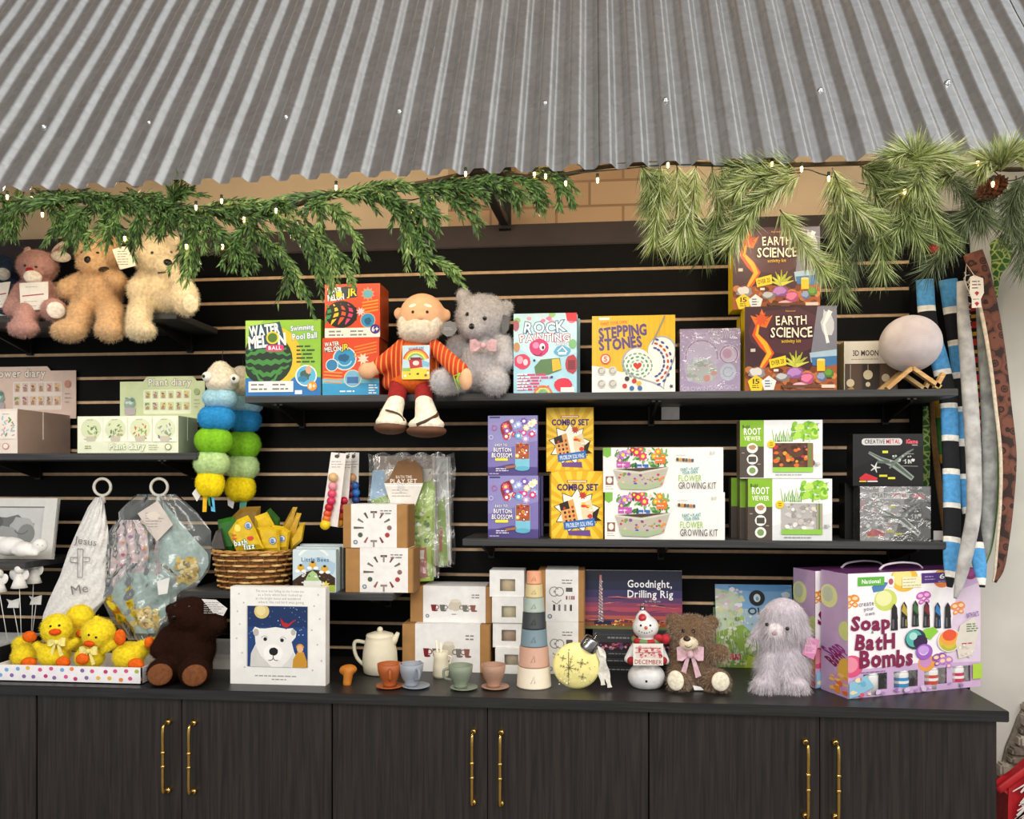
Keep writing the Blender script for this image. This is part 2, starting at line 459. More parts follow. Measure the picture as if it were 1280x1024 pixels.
def area(name, loc, tgt, sx, sy, power, col=(1, .96, .9)):
    l = bpy.data.lights.new(name, 'AREA'); l.shape = 'RECTANGLE'; l.size = sx; l.size_y = sy; l.energy = power; l.color = col
    o = bpy.data.objects.new(name, l); COL.objects.link(o); o.location = loc
    o.rotation_euler = (V(tgt) - V(loc)).to_track_quat('-Z', 'Y').to_euler(); return o
area('ceiling_light', (.6, -3.4, 3.25), (0, 0, 1.3), 3.6, .9, 75)
area('ceiling_light', (-1.6, -4.6, 3.1), (-.2, 0, 1.2), 2.5, 1.0, 60)
area('ceiling_light', (2.6, -2.2, 3.2), (.6, -.2, 1.6), .8, 1.2, 30)
# ------------------------------------------------------------------ walls, floor
def wallmat():
    m, nt, b = nodes('plaster_and_brick'); L = nt.links.new
    tc = N(nt, 'ShaderNodeTexCoord'); sp = N(nt, 'ShaderNodeSeparateXYZ')
    L(tc.outputs['Object'], sp.inputs[0])
    cb = N(nt, 'ShaderNodeCombineXYZ'); L(sp.outputs['X'], cb.inputs['X']); L(sp.outputs['Z'], cb.inputs['Y'])
    br = N(nt, 'ShaderNodeTexBrick', Color1=rgb('#b09070'), Color2=rgb('#bfa283'), Mortar=rgb('#94775c'), Scale=1.0)
    br.inputs['Brick Width'].default_value = .2; br.inputs['Row Height'].default_value = .075; br.inputs['Mortar Size'].default_value = .004
    nz = N(nt, 'ShaderNodeTexNoise', Scale=5.0, Detail=6)
    L(cb.outputs[0], br.inputs['Vector']); L(tc.outputs['Object'], nz.inputs['Vector'])
    # painted plaster: warm under the awning, cool grey-white to the right
    rp = N(nt, 'ShaderNodeMapRange'); rp.inputs['From Min'].default_value = .7; rp.inputs['From Max'].default_value = 1.1
    L(sp.outputs['X'], rp.inputs['Value'])
    pl = N(nt, 'ShaderNodeMixRGB'); pl.inputs['Color1'].default_value = rgb('#d6c0a2'); pl.inputs['Color2'].default_value = rgb('#cfcdc4')
    L(rp.outputs[0], pl.inputs['Fac'])
    sc = N(nt, 'ShaderNodeMixRGB', blend_type='MULTIPLY'); sc.inputs['Fac'].default_value = .35
    r2 = N(nt, 'ShaderNodeValToRGB'); r2.color_ramp.elements[0].position = .3; r2.color_ramp.elements[0].color = (.55, .55, .55, 1); r2.color_ramp.elements[1].position = .6
    L(nz.outputs['Fac'], r2.inputs['Fac']); L(pl.outputs[0], sc.inputs['Color1']); L(r2.outputs[0], sc.inputs['Color2'])
    # bare brick between x = -.35 and .7
    a = N(nt, 'ShaderNodeMath', operation='GREATER_THAN'); a.inputs[1].default_value = XB0; L(sp.outputs['X'], a.inputs[0])
    c = N(nt, 'ShaderNodeMath', operation='LESS_THAN'); c.inputs[1].default_value = XB1; L(sp.outputs['X'], c.inputs[0])
    mu = N(nt, 'ShaderNodeMath', operation='MULTIPLY'); L(a.outputs[0], mu.inputs[0]); L(c.outputs[0], mu.inputs[1])
    mx = N(nt, 'ShaderNodeMixRGB'); L(mu.outputs[0], mx.inputs['Fac']); L(sc.outputs[0], mx.inputs['Color1']); L(br.outputs['Color'], mx.inputs['Color2'])
    L(mx.outputs[0], b.inputs['Base Color']); b.inputs['Roughness'].default_value = .85
    bp = N(nt, 'ShaderNodeBump', Strength=.25, Distance=.01); L(nz.outputs['Fac'], bp.inputs['Height']); L(bp.outputs['Normal'], b.inputs['Normal'])
    return m
XB0 = at(560, 280, .02).x; XB1 = at(802, 280, .02).x
MB().box((-3.2, .02, 0), (3.0, .12, 3.5), wallmat()).build('wall_back', kind='structure')
MB().box((-3.2, -6.2, -.1), (3.0, .12, 0), mat('#8d877e', .5, var=.1, scale=4)).build('floor', kind='structure')
black = mat('#060607', .55, 0, 'laminate', var=.25, scale=25, spec=.12)
tan = mat('#d0b08c', .7, 0, 'fibreboard', var=.15, scale=40)
ZT = at(640, 281, 0).z; XR = at(1137, 500, 0).x; XE = at(1212, 500, 0).x; ZG = 2.1275
sl = MB()
zs = [ZG - .0762 * k for k in range(0, 17)]
top = at(640, 309, 0).z
for k, z in enumerate(zs):
    hi = (zs[k - 1] - .005) if k else top; lo = z + .005
    sl.box((-3.0, 0, lo), (XR, .019, hi), black)
sl.build('wall_slat_panel', kind='structure')
MB().box((-3.0, .004, zs[-1]), (XR, .0195, top), tan).build('wall_slat_core', kind='structure')
MB().box((XR, -.003, .9), (XE, .019, top), black).build('trim_1', kind='structure')
MB().bbox((-3.0, -.006, top), (XE, .019, ZT), mat('#33292a', .5, 0, 'board', var=.2, scale=12)).build('trim_2', kind='structure')
# ragged patch of bare stone where the plaster has come off
st = MB(); R = random.Random(4)
poly = [(1247, 968), (1251, 955), (1257, 932), (1264, 916), (1271, 897), (1281, 880), (1330, 870), (1330, 1060), (1247, 1060)]
def inside(x, y):
    c = False; j = len(poly) - 1
    for i in range(len(poly)):
        if (poly[i][1] > y) != (poly[j][1] > y) and x < (poly[j][0] - poly[i][0]) * (y - poly[i][1]) / (poly[j][1] - poly[i][1]) + poly[i][0]: c = not c
        j = i
    return c
stone = [mat(h, .9, 0, 'stone', var=.3, scale=70, bump=1.0) for h in ('#a39a88', '#8f8676', '#b3ab9b', '#7d7467')]
y = 876
while y < 1060:
    hh = R.uniform(9, 20); x = 1238 + R.uniform(0, 9)
    while x < 1330:
        ww = R.uniform(12, 34)
        if inside(x + ww * .4, y + hh / 2):
            p = at(x, y + hh, .02); q = at(x + ww - 1.5, y + 1.2, .02)
            st.bbox((p.x, -.012 - R.uniform(0, .012), p.z), (q.x, .03, q.z), R.choice(stone), .006)
        x += ww
    y += hh
st.prism([at(x + 1.5, y, .012) for x, y in poly], (0, .01, 0), stone[3])
st.build('wall_stone', kind='structure')
# ------------------------------------------------------------------ awning
def metalm():
    m, nt, b = nodes('galvanised_steel'); L = nt.links.new
    b.inputs['Metallic'].default_value = 1; b.inputs['Roughness'].default_value = .3
    tc = N(nt, 'ShaderNodeTexCoord'); v = N(nt, 'ShaderNodeTexVoronoi', Scale=70.0); nz = N(nt, 'ShaderNodeTexNoise', Scale=7.0, Detail=5)
    L(tc.outputs['Object'], v.inputs['Vector']); L(tc.outputs['Object'], nz.inputs['Vector'])
    r = N(nt, 'ShaderNodeValToRGB'); r.color_ramp.elements[0].color = rgb('#c6c6c5'); r.color_ramp.elements[1].color = rgb('#d9dadb')
    L(v.outputs['Color'], r.inputs['Fac']); L(r.outputs[0], b.inputs['Base Color'])
    mr = N(nt, 'ShaderNodeMapRange'); mr.inputs['To Min'].default_value = .2; mr.inputs['To Max'].default_value = .42
    L(nz.outputs['Fac'], mr.inputs['Value']); L(mr.outputs[0], b.inputs['Roughness'])
    bp = N(nt, 'ShaderNodeBump', Strength=.02, Distance=.004); L(nz.outputs['Fac'], bp.inputs['Height']); L(bp.outputs['Normal'], b.inputs['Normal'])
    return m
steel = metalm(); AY = -.68; PITCH = .068; SL = atan(1.575)
AZ = at(640, 213, AY).z
us = V((0, cos(SL), sin(SL))); un = V((0, -sin(SL), cos(SL)))
aw = thing('metal_awning', 'corrugated galvanised steel awning sloping over the black shelves, with hex screws', 'awning', (0, -.02, AZ + .9))
LEN = (abs(AY) - .03) / cos(SL)
def prof(u):
    """trapezoid wave, rounded, -1..1"""
    x = (u / PITCH) % 1; t = min(x, 1 - x) * 2
    q = min(max((t - .28) / .42, 0), 1); return (.6 * q + .4 * q * q * (3 - 2 * q)) * 2 - 1
def sheet(x0, x1, lift, name='roof_sheet'):
    mb = MB(); n = int((x1 - x0) / PITCH * 22); vs = []
    for k in range(n + 1):
        x = x0 + (x1 - x0) * k / n; h = prof(x) * .0076 + lift
        for i in range(13): vs.append(V((x, AY, AZ)) + us * (LEN * i / 12) + un * (h + .0012 * sin(i * 1.7 + x * 9)))
    fs = [(k * 13 + i, (k + 1) * 13 + i, (k + 1) * 13 + i + 1, k * 13 + i + 1) for k in range(n) for i in range(12)]
    MB().add(vs, fs, steel, True).build(name, aw)
for a, b, l in ((-2.2, -1.02, 0), (-1.06, .02, .002), (-.03, 1.06, 0), (1.0, 1.95, .002)): sheet(a, b, l)
screw = mat('#c9cbcc', .25, 1, 'zinc', var=.1)
Rm = un.to_track_quat('Z', 'Y').to_matrix()
def hitaw(px, py):
    d = (at(px, py, 0) - CAM).normalized(); P0 = V((0, AY, AZ)); k = (P0 - CAM).dot(un) / d.dot(un); return CAM + d * k
for px, py in ((63, 162), (203, 157), (372, 150), (512, 143), (691, 133), (840, 129), (1034, 117), (1197, 107), (-70, 170)):
    p = hitaw(px, py); k = round(p.x / PITCH - .5) * PITCH + PITCH / 2
    p.x = k; p += un * .0075
    MB().lathe(p, [(0, .0), (.0075, 0), (.0075, .0015), (.0045, .0022), (.0045, .006), (0, .0065)], screw, 12, Rm).build('screw', aw)
bk = mat('#0f0f10', .5, 0, 'black_steel', var=.15)
for px in (632, 1398, -140):
    b = MB(); x = at(px, 260, 0).x
    b.box((x - .018, -.03, ZT - .02), (x + .018, -.0065, ZT + .62), bk)
    P0 = V((x, -.03, ZT + .0)); P1 = V((x, AY + .06, AZ + .03))
    b.tube([P0, P1], .016, bk, 4, up=(1, 0, 1))
    b.build('bracket', aw)
# ------------------------------------------------------------------ cabinets and counter
dark = woodm('#151211', '#2d2725', .4, True, (70, 70, 2.2)); darkh = woodm('#161515', '#272626', .42, False, (70, 70, 2.2))
shelfm = woodm('#2b2b2c', '#414142', .45, False, (70, 70, 2.2))
brass = mat('#c9a45c', .22, 1, 'brass', var=.08)
CZ = .958; CY = -.425; DY = -.405
MB().bbox((-2.35, CY, CZ - .026), (at(1262, 893, CY).x, 0, CZ), darkh, .002).build('countertop', None, 'dark wood-grain countertop running over all the base cabinets', 'countertop')
seams = [-2.27, -1.463, -.6565, .1453, .961]
names = ['dark wood base cabinet cut off by the picture edge, under the duck tray', 'dark wood base cabinet under the brown teddy and polar bear book',
         'dark wood base cabinet under the toy tea set and drilling rig book', 'dark wood base cabinet at the wall end, under the soap kits']
for i in range(4):
    x0, x1 = seams[i] + .001, seams[i + 1] - .001; xm = (x0 + x1) / 2
    t = thing('base_cabinet', names[i], 'cabinet', (xm, -.2, 0), 'dark base cabinets')
    mb = MB(); zt = CZ - .0265
    mb.box((x0, DY + .02, .09), (x0 + .018, 0, zt), dark); mb.box((x1 - .018, DY + .02, .09), (x1, 0, zt), dark)
    mb.box((x0, -.012, .09), (x1, 0, zt), dark); mb.box((x0, DY + .02, .09), (x1, 0, .108), dark); mb.box((x0, DY + .02, zt - .018), (x1, 0, zt), dark)
    mb.build('carcass', t)
    MB().box((x0, DY + .06, 0), (x1, DY + .075, .09), bk).build('plinth', t)
    for sg in (-1, 1):
        a, b = (x0 + .001, xm - .001) if sg < 0 else (xm + .001, x1 - .001)
        dr = MB().bbox((a, DY, .095), (b, DY + .019, zt - .003), dark, .0012).build('door', t)
        hx = xm + sg * .035; h = MB(); za, zb = .868, .690; yb = DY - .03
        pth = smoothpath([(hx, DY, za), (hx, DY - .018, za - .001), (hx, yb, za - .012), (hx, yb, (za + zb) / 2), (hx, yb, zb + .012), (hx, DY - .018, zb + .001), (hx, DY, zb)], 6)
        h.tube(pth, .0042, brass, 10)
        for z in (za, zb): h.ell((hx, DY - .004, z), .0085, brass)
        for z in ((za + zb) / 2 + .018, (za + zb) / 2 - .018): h.lathe((hx, yb, z), [(.0042, -.004), (.0062, -.003), (.0062, .003), (.0042, .004)], brass, 14)
        h.build('handle', dr)
# ------------------------------------------------------------------ wall shelves
SY = -.25; ST_ = .019
def shelf(label, xl, xr, ptop, prange, brk=()):
    z = at(prange, ptop, SY).z; x0 = xl if abs(xl) < 5 else at(xl, ptop, SY).x; x1 = at(xr, ptop, SY).x
    t = thing('wall_shelf', label, 'shelf', ((x0 + x1) / 2, -.12, z), 'black slatwall shelves')
    MB().bbox((x0, SY, z - ST_), (x1, -.001, z), shelfm, .0015).build('board', t)
    for f in brk:
        x = x0 + (x1 - x0) * f; b = MB()
        b.box((x - .009, -.012, z - .075), (x + .009, -.0005, z - ST_), bk)
        b.prism([(x - .004, -.012, z - .07), (x - .004, -.012, z - ST_), (x - .004, -.2, z - ST_), (x - .004, -.2, z - ST_ - .01)], (.008, 0, 0), bk)
        b.box((x - .012, -.2, z - ST_ - .003), (x + .012, -.02, z - ST_), mat('#8d8d8a', .35, 1, 'steel'))
        b.build('bracket', t)
    return z, t
Z1, _ = shelf('short black wall shelf under the four seated plush animals', -2.4, 221, 390, 221, (.5, .93))
Z2, _ = shelf('black wall shelf under the pink and green flower display boxes', -2.4, 246, 566, 246, (.5, .9))
Z3, _ = shelf('small black wall shelf under the white photo frame', -2.4, 32, 703, 32, (.5,))
Z4, _ = shelf('black wall shelf holding the wicker basket and board books', 225, 491, 741, 380, (.12, .88))
Z5, _ = shelf('long black wall shelf under the row of craft boxes, doll and moon lamp', 306, 1198, 489.5, 840, (.04, .6, .95))
Z6, _ = shelf('black wall shelf holding the flower growing kits and root viewer boxes', 578, 1183, 675.5, 860, (.04, .44, .96))
# white card on the slats behind the shelf bracket
c = at(838, 512, -.002); t = MB().box((c.x - .026, -.004, c.z - .03), (c.x + .026, -.0005, c.z + .03), card('#e8e8e8'))
t.build('price_card', None, 'white card on the slats behind the bracket under the purple kit', 'card', base=c)
# ------------------------------------------------------------------ boxes on the long shelf
YF = -.24
def art_melon(f):
    f.rect(307, 401, 401, 475, '#8fc440'); f.poly([(307, 401), (330, 401), (307, 425)], '#a9d65a')
    f.rect(307, 473, 401, 496, '#1f74bd'); f.ell(341, 447, 36, 38, '#e9c22c', 28); f.ell(334, 450, 32, 32, '#0d2a14', 28)
    for k, (a, b) in enumerate(((-20, 7), (-9, 6), (3, 7), (15, 6), (25, 4))):
        w = sqrt(max(0, 1 - (a / 32) ** 2)) * 31
        f.line([(334 - w + i * w / 6, 450 + a * (1 - .35 * cos(i * .52)) * .95 + (1.2 if i % 2 else -1.2)) for i in range(13)], [b * .35 + b * .6 * sin(pi * i / 12) for i in range(13)], '#3f8a3c')
    f.poly([(311, 408), (350, 403), (357, 428), (350, 437), (312, 437)], '#1c4c66')
    f.text('WATER', 312, 407, 349, 419, '#ffffff', 2, 6); f.text('MEL', 311, 421, 334, 435, '#ffffff', 2, 5); f.text('N', 348, 418, 357, 432, '#ffffff', 2, 5)
    f.ell(341, 423, 8, 8, '#f0d030'); f.ell(341, 423, 6, 6, '#4d7a28'); f.rr(333, 432, 355, 440, '#d8327a', 2); f.text('BALL', 336, 433.5, 352, 438, '#ffffff')
    f.text('Swimming', 364, 408, 392, 414, '#ffffff', 1, 4, '#2a83c0'); f.text('Pool Ball', 366, 418, 396, 425, '#ffffff', 1, 4, '#2a83c0'); f.lines(371, 432, 397, 456, 5, '#35561f')
    f.ell(383, 471, 13.5, 13.5, '#ffffff'); f.ell(383, 471, 12, 12, '#58b6dd'); f.blob(382, 470, 6, 7, '#3f5e58', 2); f.blob(386, 464, 4, 5, '#d7a98a', 4); f.blob(379, 475, 6, 4, '#2b7fae', 3)
    f.rect(311, 477.5, 367, 491, '#f4f4f0'); f.lines(314, 479, 338, 490, 2, '#777777', 2); f.lines(341, 479, 364, 490, 2, '#777777', 2)
    f.rect(369, 489, 378, 494, '#e8f0f8'); f.ell(390.5, 484, 6, 6, '#f09a2c'); f.text('8+', 386.5, 481, 394.5, 487, '#fff4dd')
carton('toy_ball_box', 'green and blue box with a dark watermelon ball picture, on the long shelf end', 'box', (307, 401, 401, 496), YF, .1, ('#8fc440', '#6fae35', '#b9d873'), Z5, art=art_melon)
def art_jr(f, low):
    y = 422 if low else 353
    f.rect(403 if low else 406, y, 477, y + 75, '#d9481f')
    if low:
        f.rect(403, 477, 475, 494, '#2d9bd0'); f.rect(403, 473, 475, 479, '#6fc0de')
        f.ell(431, 448, 15, 15, '#f0e6d8'); f.ell(431, 448, 13.5, 13.5, '#2f94c9'); f.blob(430, 447, 7, 5, '#1d5c8c', 3); f.arc(431, 448, 9, 20, 160, 1.5, '#a9dcf0')
        f.ell(415, 456, 8, 8, '#f0e6d8'); f.ell(415, 456, 7, 7, '#2a7fb6'); f.ell(441, 473, 11, 11, '#e3dfae'); f.ell(441, 473, 10, 10, '#78b9de'); f.rect(434, 471, 448, 479, '#3a70b0')
        f.text('WATER', 406, 427, 424, 432, '#ffffff', 2, 5, '#20282c'); f.text('MELON', 406, 433, 426, 439, '#ffffff', 2, 5, '#20282c'); f.text('JR', 427, 430, 436, 437, '#f2d832', 2, 0, '#20282c')
        for k in range(4): f.line([(443, 434 + k * 4), (471, 428 + k * 4)], 1.6, '#f08a2c')
        for k in range(4): f.line([(405, 464 + k * 4.2), (428, 466 + k * 4.2)], 1.5, '#f09a3c')
        f.star(454, 449, 8, 4, 8, '#e8d9c8'); f.lines(461, 480, 474, 493, 4, '#e8f4fa'); f.lines(425, 487, 450, 491, 1, '#dff0fa')
    else:
        f.rect(406, 408, 475, 420, '#f1efe9'); f.lines(411, 410, 432, 419, 2, '#888888', 2); f.lines(438, 410, 462, 419, 2, '#888888', 2)
        f.ell(427, 391, 20, 17, '#141414', 26)
        for k, c in enumerate(('#2e8f4c', '#e8c62c', '#e4572c', '#d83a78')):
            f.line([(411 + k * 9 - 3 + 4 * sin(i * .5), 378 + i * 3.2) for i in range(9)], [1 + 4.5 * sin(pi * i / 8) for i in range(9)], c)
        for k in range(3): f.line([(409, 384 + k * 7), (428, 379 + k * 7), (446, 384 + k * 7)], 2.4, '#151515')
        f.poly([(409, 362), (432, 356), (447, 358), (446, 370), (410, 374)], '#24343a')
        f.text('WATER', 410, 358, 427, 364, '#ffffff', 2, 6); f.text('MELON', 410, 366, 430, 373, '#ffffff', 2, 5); f.ell(424, 366, 4, 4, '#e8d030'); f.text('JR', 434, 359, 446, 368, '#f2d832', 2, 0, '#20282c')
        f.star(460, 366, 9, 6, 10, '#c98a6c'); f.ell(460, 366, 6, 5, '#5fa6b5')
        for k in range(4): f.line([(453, 377 + k * 4), (473, 374 + k * 4)], 1.8, '#f59a2e')
        f.star(451, 388, 6, 3, 8, '#e9c9d8'); f.ell(460, 399, 9.5, 9.5, '#e8b08a'); f.ell(460, 399, 8.5, 8.5, '#2a90c4'); f.blob(460, 400, 4, 5, '#1e5b84', 2)
        f.ell(469, 410, 6, 6, '#4a2f86'); f.text('6+', 465, 407, 473, 413, '#ffffff')
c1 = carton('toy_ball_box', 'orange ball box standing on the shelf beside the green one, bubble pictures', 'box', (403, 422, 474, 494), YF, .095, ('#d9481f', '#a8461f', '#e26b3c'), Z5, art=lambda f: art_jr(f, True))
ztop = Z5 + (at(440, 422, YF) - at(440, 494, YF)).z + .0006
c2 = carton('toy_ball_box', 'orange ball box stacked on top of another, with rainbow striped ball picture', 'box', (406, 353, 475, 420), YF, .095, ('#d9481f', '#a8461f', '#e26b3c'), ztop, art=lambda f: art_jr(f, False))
def art_rock(f):
    f.rect(642, 391, 721, 491, '#a5d4e6'); f.poly([(642, 391), (721, 391), (721, 440), (680, 455), (642, 430)], '#bfe0ea')
    f.scatter(643, 392, 720, 402, 14, 2, 5, ['#d84a4a', '#e87aa0', '#8fc46c', '#c9dce8', '#f0a0b0'], 3); f.poly([(707, 391), (721, 391), (721, 402), (709, 401)], '#d62f3a')
    f.text('ROCK', 656, 402, 706, 415, '#ffffff', 2, 0, '#2f6f98', .2); f.text('PAINTING', 650, 417, 712, 426, '#ffffff', 2, 0, '#a02048', .15); f.text('KIT', 696, 427, 709, 431, '#ffffff', 2, 0, '#8a5a8a')
    f.blob(674, 434, 12.5, 11, '#c8306e', 4, .06); f.ell(670, 431, 4, 4, '#e98ab4'); f.ell(678, 433, 3.5, 4.5, '#ffffff'); f.ell(679, 434, 1.6, 2.4, '#201018'); f.arc(672, 438, 6, 20, 140, 1.2, '#5a0f2c')
    f.blob(653, 451, 10.5, 10, '#d8345c', 7, .08); f.ell(650, 449, 4, 5, '#f0a0b0'); f.ell(657, 452, 3, 4, '#f4d0d8')
    f.blob(703, 439, 10.5, 7, '#5fa8cc', 9, .1); f.line([(697, 439), (703, 433), (709, 440)], 1.5, '#eaf6fa'); f.rect(698, 440, 708, 443, '#eef8fa')
    f.poly([(668, 458), (676, 449), (700, 447), (702, 462), (686, 468), (670, 469)], '#55794c'); f.poly([(690, 449), (699, 448), (702, 461), (691, 464)], '#e2b42c')
    f.blob(715, 455, 8, 12, '#b03a44', 3, .1); f.rect(710, 450, 719, 462, '#7d2a34'); f.ell(716, 430, 5, 6, '#7cb67c'); f.ell(645, 406, 4, 7, '#a85a6a'); f.ell(646, 433, 4, 6, '#bb8a5a')
    f.lines(647, 466, 690, 488, 6, '#d4386a', 2.2, 5); f.lines(646.5, 465.5, 665, 487.5, 6, '#ffffff', 1.4, 8)
    f.arc(679, 493, 11, 180, 360, 2, '#e8782c'); f.arc(679, 493, 8, 180, 360, 2, '#f0d05a'); f.arc(679, 493, 5, 180, 360, 2, '#7cb84c')
    f.blob(704, 481, 11, 9, '#d42a44', 2, .06); f.rect(701, 484, 718, 490, '#f4e8e0'); f.ell(668, 450, 1.5, 1.5, '#203040'); f.ell(690, 471, 1.5, 1.5, '#203a80')
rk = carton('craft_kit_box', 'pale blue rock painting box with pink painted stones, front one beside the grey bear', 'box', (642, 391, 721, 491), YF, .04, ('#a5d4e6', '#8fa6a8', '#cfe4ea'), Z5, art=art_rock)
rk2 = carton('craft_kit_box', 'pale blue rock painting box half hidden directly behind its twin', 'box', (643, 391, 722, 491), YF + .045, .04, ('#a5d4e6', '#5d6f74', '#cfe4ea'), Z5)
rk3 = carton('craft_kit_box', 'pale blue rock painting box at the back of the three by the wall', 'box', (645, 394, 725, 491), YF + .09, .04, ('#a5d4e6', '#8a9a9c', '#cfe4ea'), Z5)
def art_step(f):
    f.rect(740, 393, 844, 489, '#e3b62a'); f.poly([(740, 455), (760, 459), (778, 464), (800, 489), (740, 489)], '#f3f1ea'); f.poly([(778, 464), (844, 440), (844, 489), (800, 489)], '#f3f1ea')
    for k in range(16): f.line([(740 + k * 6.5, 393), (740 + k * 6.5, 455)], .6, '#d8a81e')
    f.rect(749, 395, 762, 398, '#f8f4e8'); f.text('PAINT YOUR OWN', 751, 400, 784, 404, '#d85a2c', 1, 4)
    f.text('STEPPING', 749, 406, 808, 419, '#5c4a7c', 2, 5, None, .12); f.text('STONES', 749, 421, 802, 434, '#5c4a7c', 2, 5, None, .12)
    def heart(cx, cy, s, c, A=.42): f.poly([(cx + X_ * cos(A) + Y_ * sin(A), cy - X_ * sin(A) + Y_ * cos(A)) for X_, Y_ in ((s * 16 * sin(t) ** 3, -s * (13 * cos(t) - 5 * cos(2 * t) - 2 * cos(3 * t) - cos(4 * t))) for t in (2 * pi * k / 40 for k in range(40)))], c)
    heart(815, 452, 2.25, '#a9acb0'); heart(815, 451.5, 2.08, '#f2efe8')
    for r, n, c in ((8, 8, '#8fb39a'), (13, 12, '#4e9a72'), (18, 18, '#7ca08c')):
        for k in range(n):
            a = 2 * pi * k / n; f.ell(797 + r * cos(a), 456 + r * sin(a) * .85, 1.3 if r < 18 else 1, 2.4, c, 8, k * 360 / n)
    heart(797, 456, .33, '#c9382c', 0)
    for r, c in ((16, '#4a4f9a'), (21, '#c04a34'), (25.5, '#3a4a9a')):
        for k in range(9):
            a = radians(-75 + k * 18); f.ell(815 + r * cos(a) * .95, 452 + r * sin(a) * 1.15, 1.4, 2.6, c, 8, -75 + k * 18)
    f.line([(831, 394), (815, 430)], 1.6, '#8a8f94'); f.ell(757, 447, 6.5, 6.5, '#d8403a'); f.ell(757, 447, 5, 5, '#f0d8c8'); f.text('5', 755, 444, 759, 450, '#d8403a')
    for x, y in ((752, 462), (766, 462), (752, 478), (766, 478)): f.ell(x, y, 5.5, 5.5, '#c9c9c4'); f.arc(x, y, 3.6, 0, 300, 1, '#8a8a86')
    for x, y, c in ((784, 472, '#2c2c30'), (781, 481, '#c23a2c'), (790, 484, '#3a6aa8'), (793, 475, '#c23a2c'), (799, 478, '#e0b030'), (800, 484, '#3a6aa8')): f.ell(x, y, 3, 3, c)
    f.star(839, 482, 3, 1.4, 5, '#3a4a6a')
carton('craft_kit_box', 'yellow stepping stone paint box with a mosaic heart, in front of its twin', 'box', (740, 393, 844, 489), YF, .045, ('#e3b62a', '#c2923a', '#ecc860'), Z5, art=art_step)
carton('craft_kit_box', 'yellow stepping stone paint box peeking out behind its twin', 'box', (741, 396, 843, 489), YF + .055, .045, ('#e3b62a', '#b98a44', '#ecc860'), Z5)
def art_purp(f):
    f.rect(850, 409, 925, 487, '#c9aed4'); f.blob(885, 448, 30, 34, '#d9c4e0', 3, .1); f.ell(877, 443, 22, 20, '#e3d3ea'); f.arc(877, 443, 20, 170, 370, 1.6, '#c084b8')
    f.blob(877, 460, 20, 16, '#cfd6cf', 5, .12); f.scatter(860, 446, 896, 474, 26, 1.5, 5, ['#dfe3d8', '#b9bfae', '#e8c9c9', '#e6e6ee', '#a9b39c', '#f0a090'], 4)
    f.ell(911, 441, 13, 12, '#f0dff0'); f.arc(911, 441, 11, 0, 360, 1.4, '#b77ab8'); f.ell(909, 440, 6, 6, '#e3a8cc'); f.ell(910, 463, 10, 11, '#dfe6f2'); f.arc(910, 463, 6, 0, 330, 1, '#b9b0d0')
    f.text('FLOWER', 893, 412, 919, 421, '#efe2f4', 1, 0, '#b89ac8'); f.text('GROWING MAGIC', 853, 480, 917, 485.5, '#f3eef8', 0, 2); f.scatter(851, 410, 924, 486, 40, .4, 1.6, ['#ffffff', '#f2e8f6'], 9)
pk = carton('craft_kit_box', 'pale purple shiny wrapped flower kit box between the yellow and brown boxes', 'box', (850, 409, 925, 487), YF, .06, ('#c9aed4', '#8a7794', '#dccae4'), Z5, art=art_purp)
def wrap(t, ref, Y, dep, z, fac=.1, bump=.5, ex=.0012, H=None):
    A = at(ref[0], ref[3], Y); B = at(ref[2], ref[1], Y); h = H or B.z - at(ref[2], ref[3], Y).z
    MB().obox((A.x - ex, Y - .004, z + .0005), (B.x - A.x + 2 * ex, 0, 0), (0, dep + .004, 0), (0, 0, h + ex), film(fac, rough=.1, bump=bump, milky=.03)).build('shrink_wrap', t)
wrap(pk, (850, 409, 925, 487), YF, .06, Z5, .16, .22)
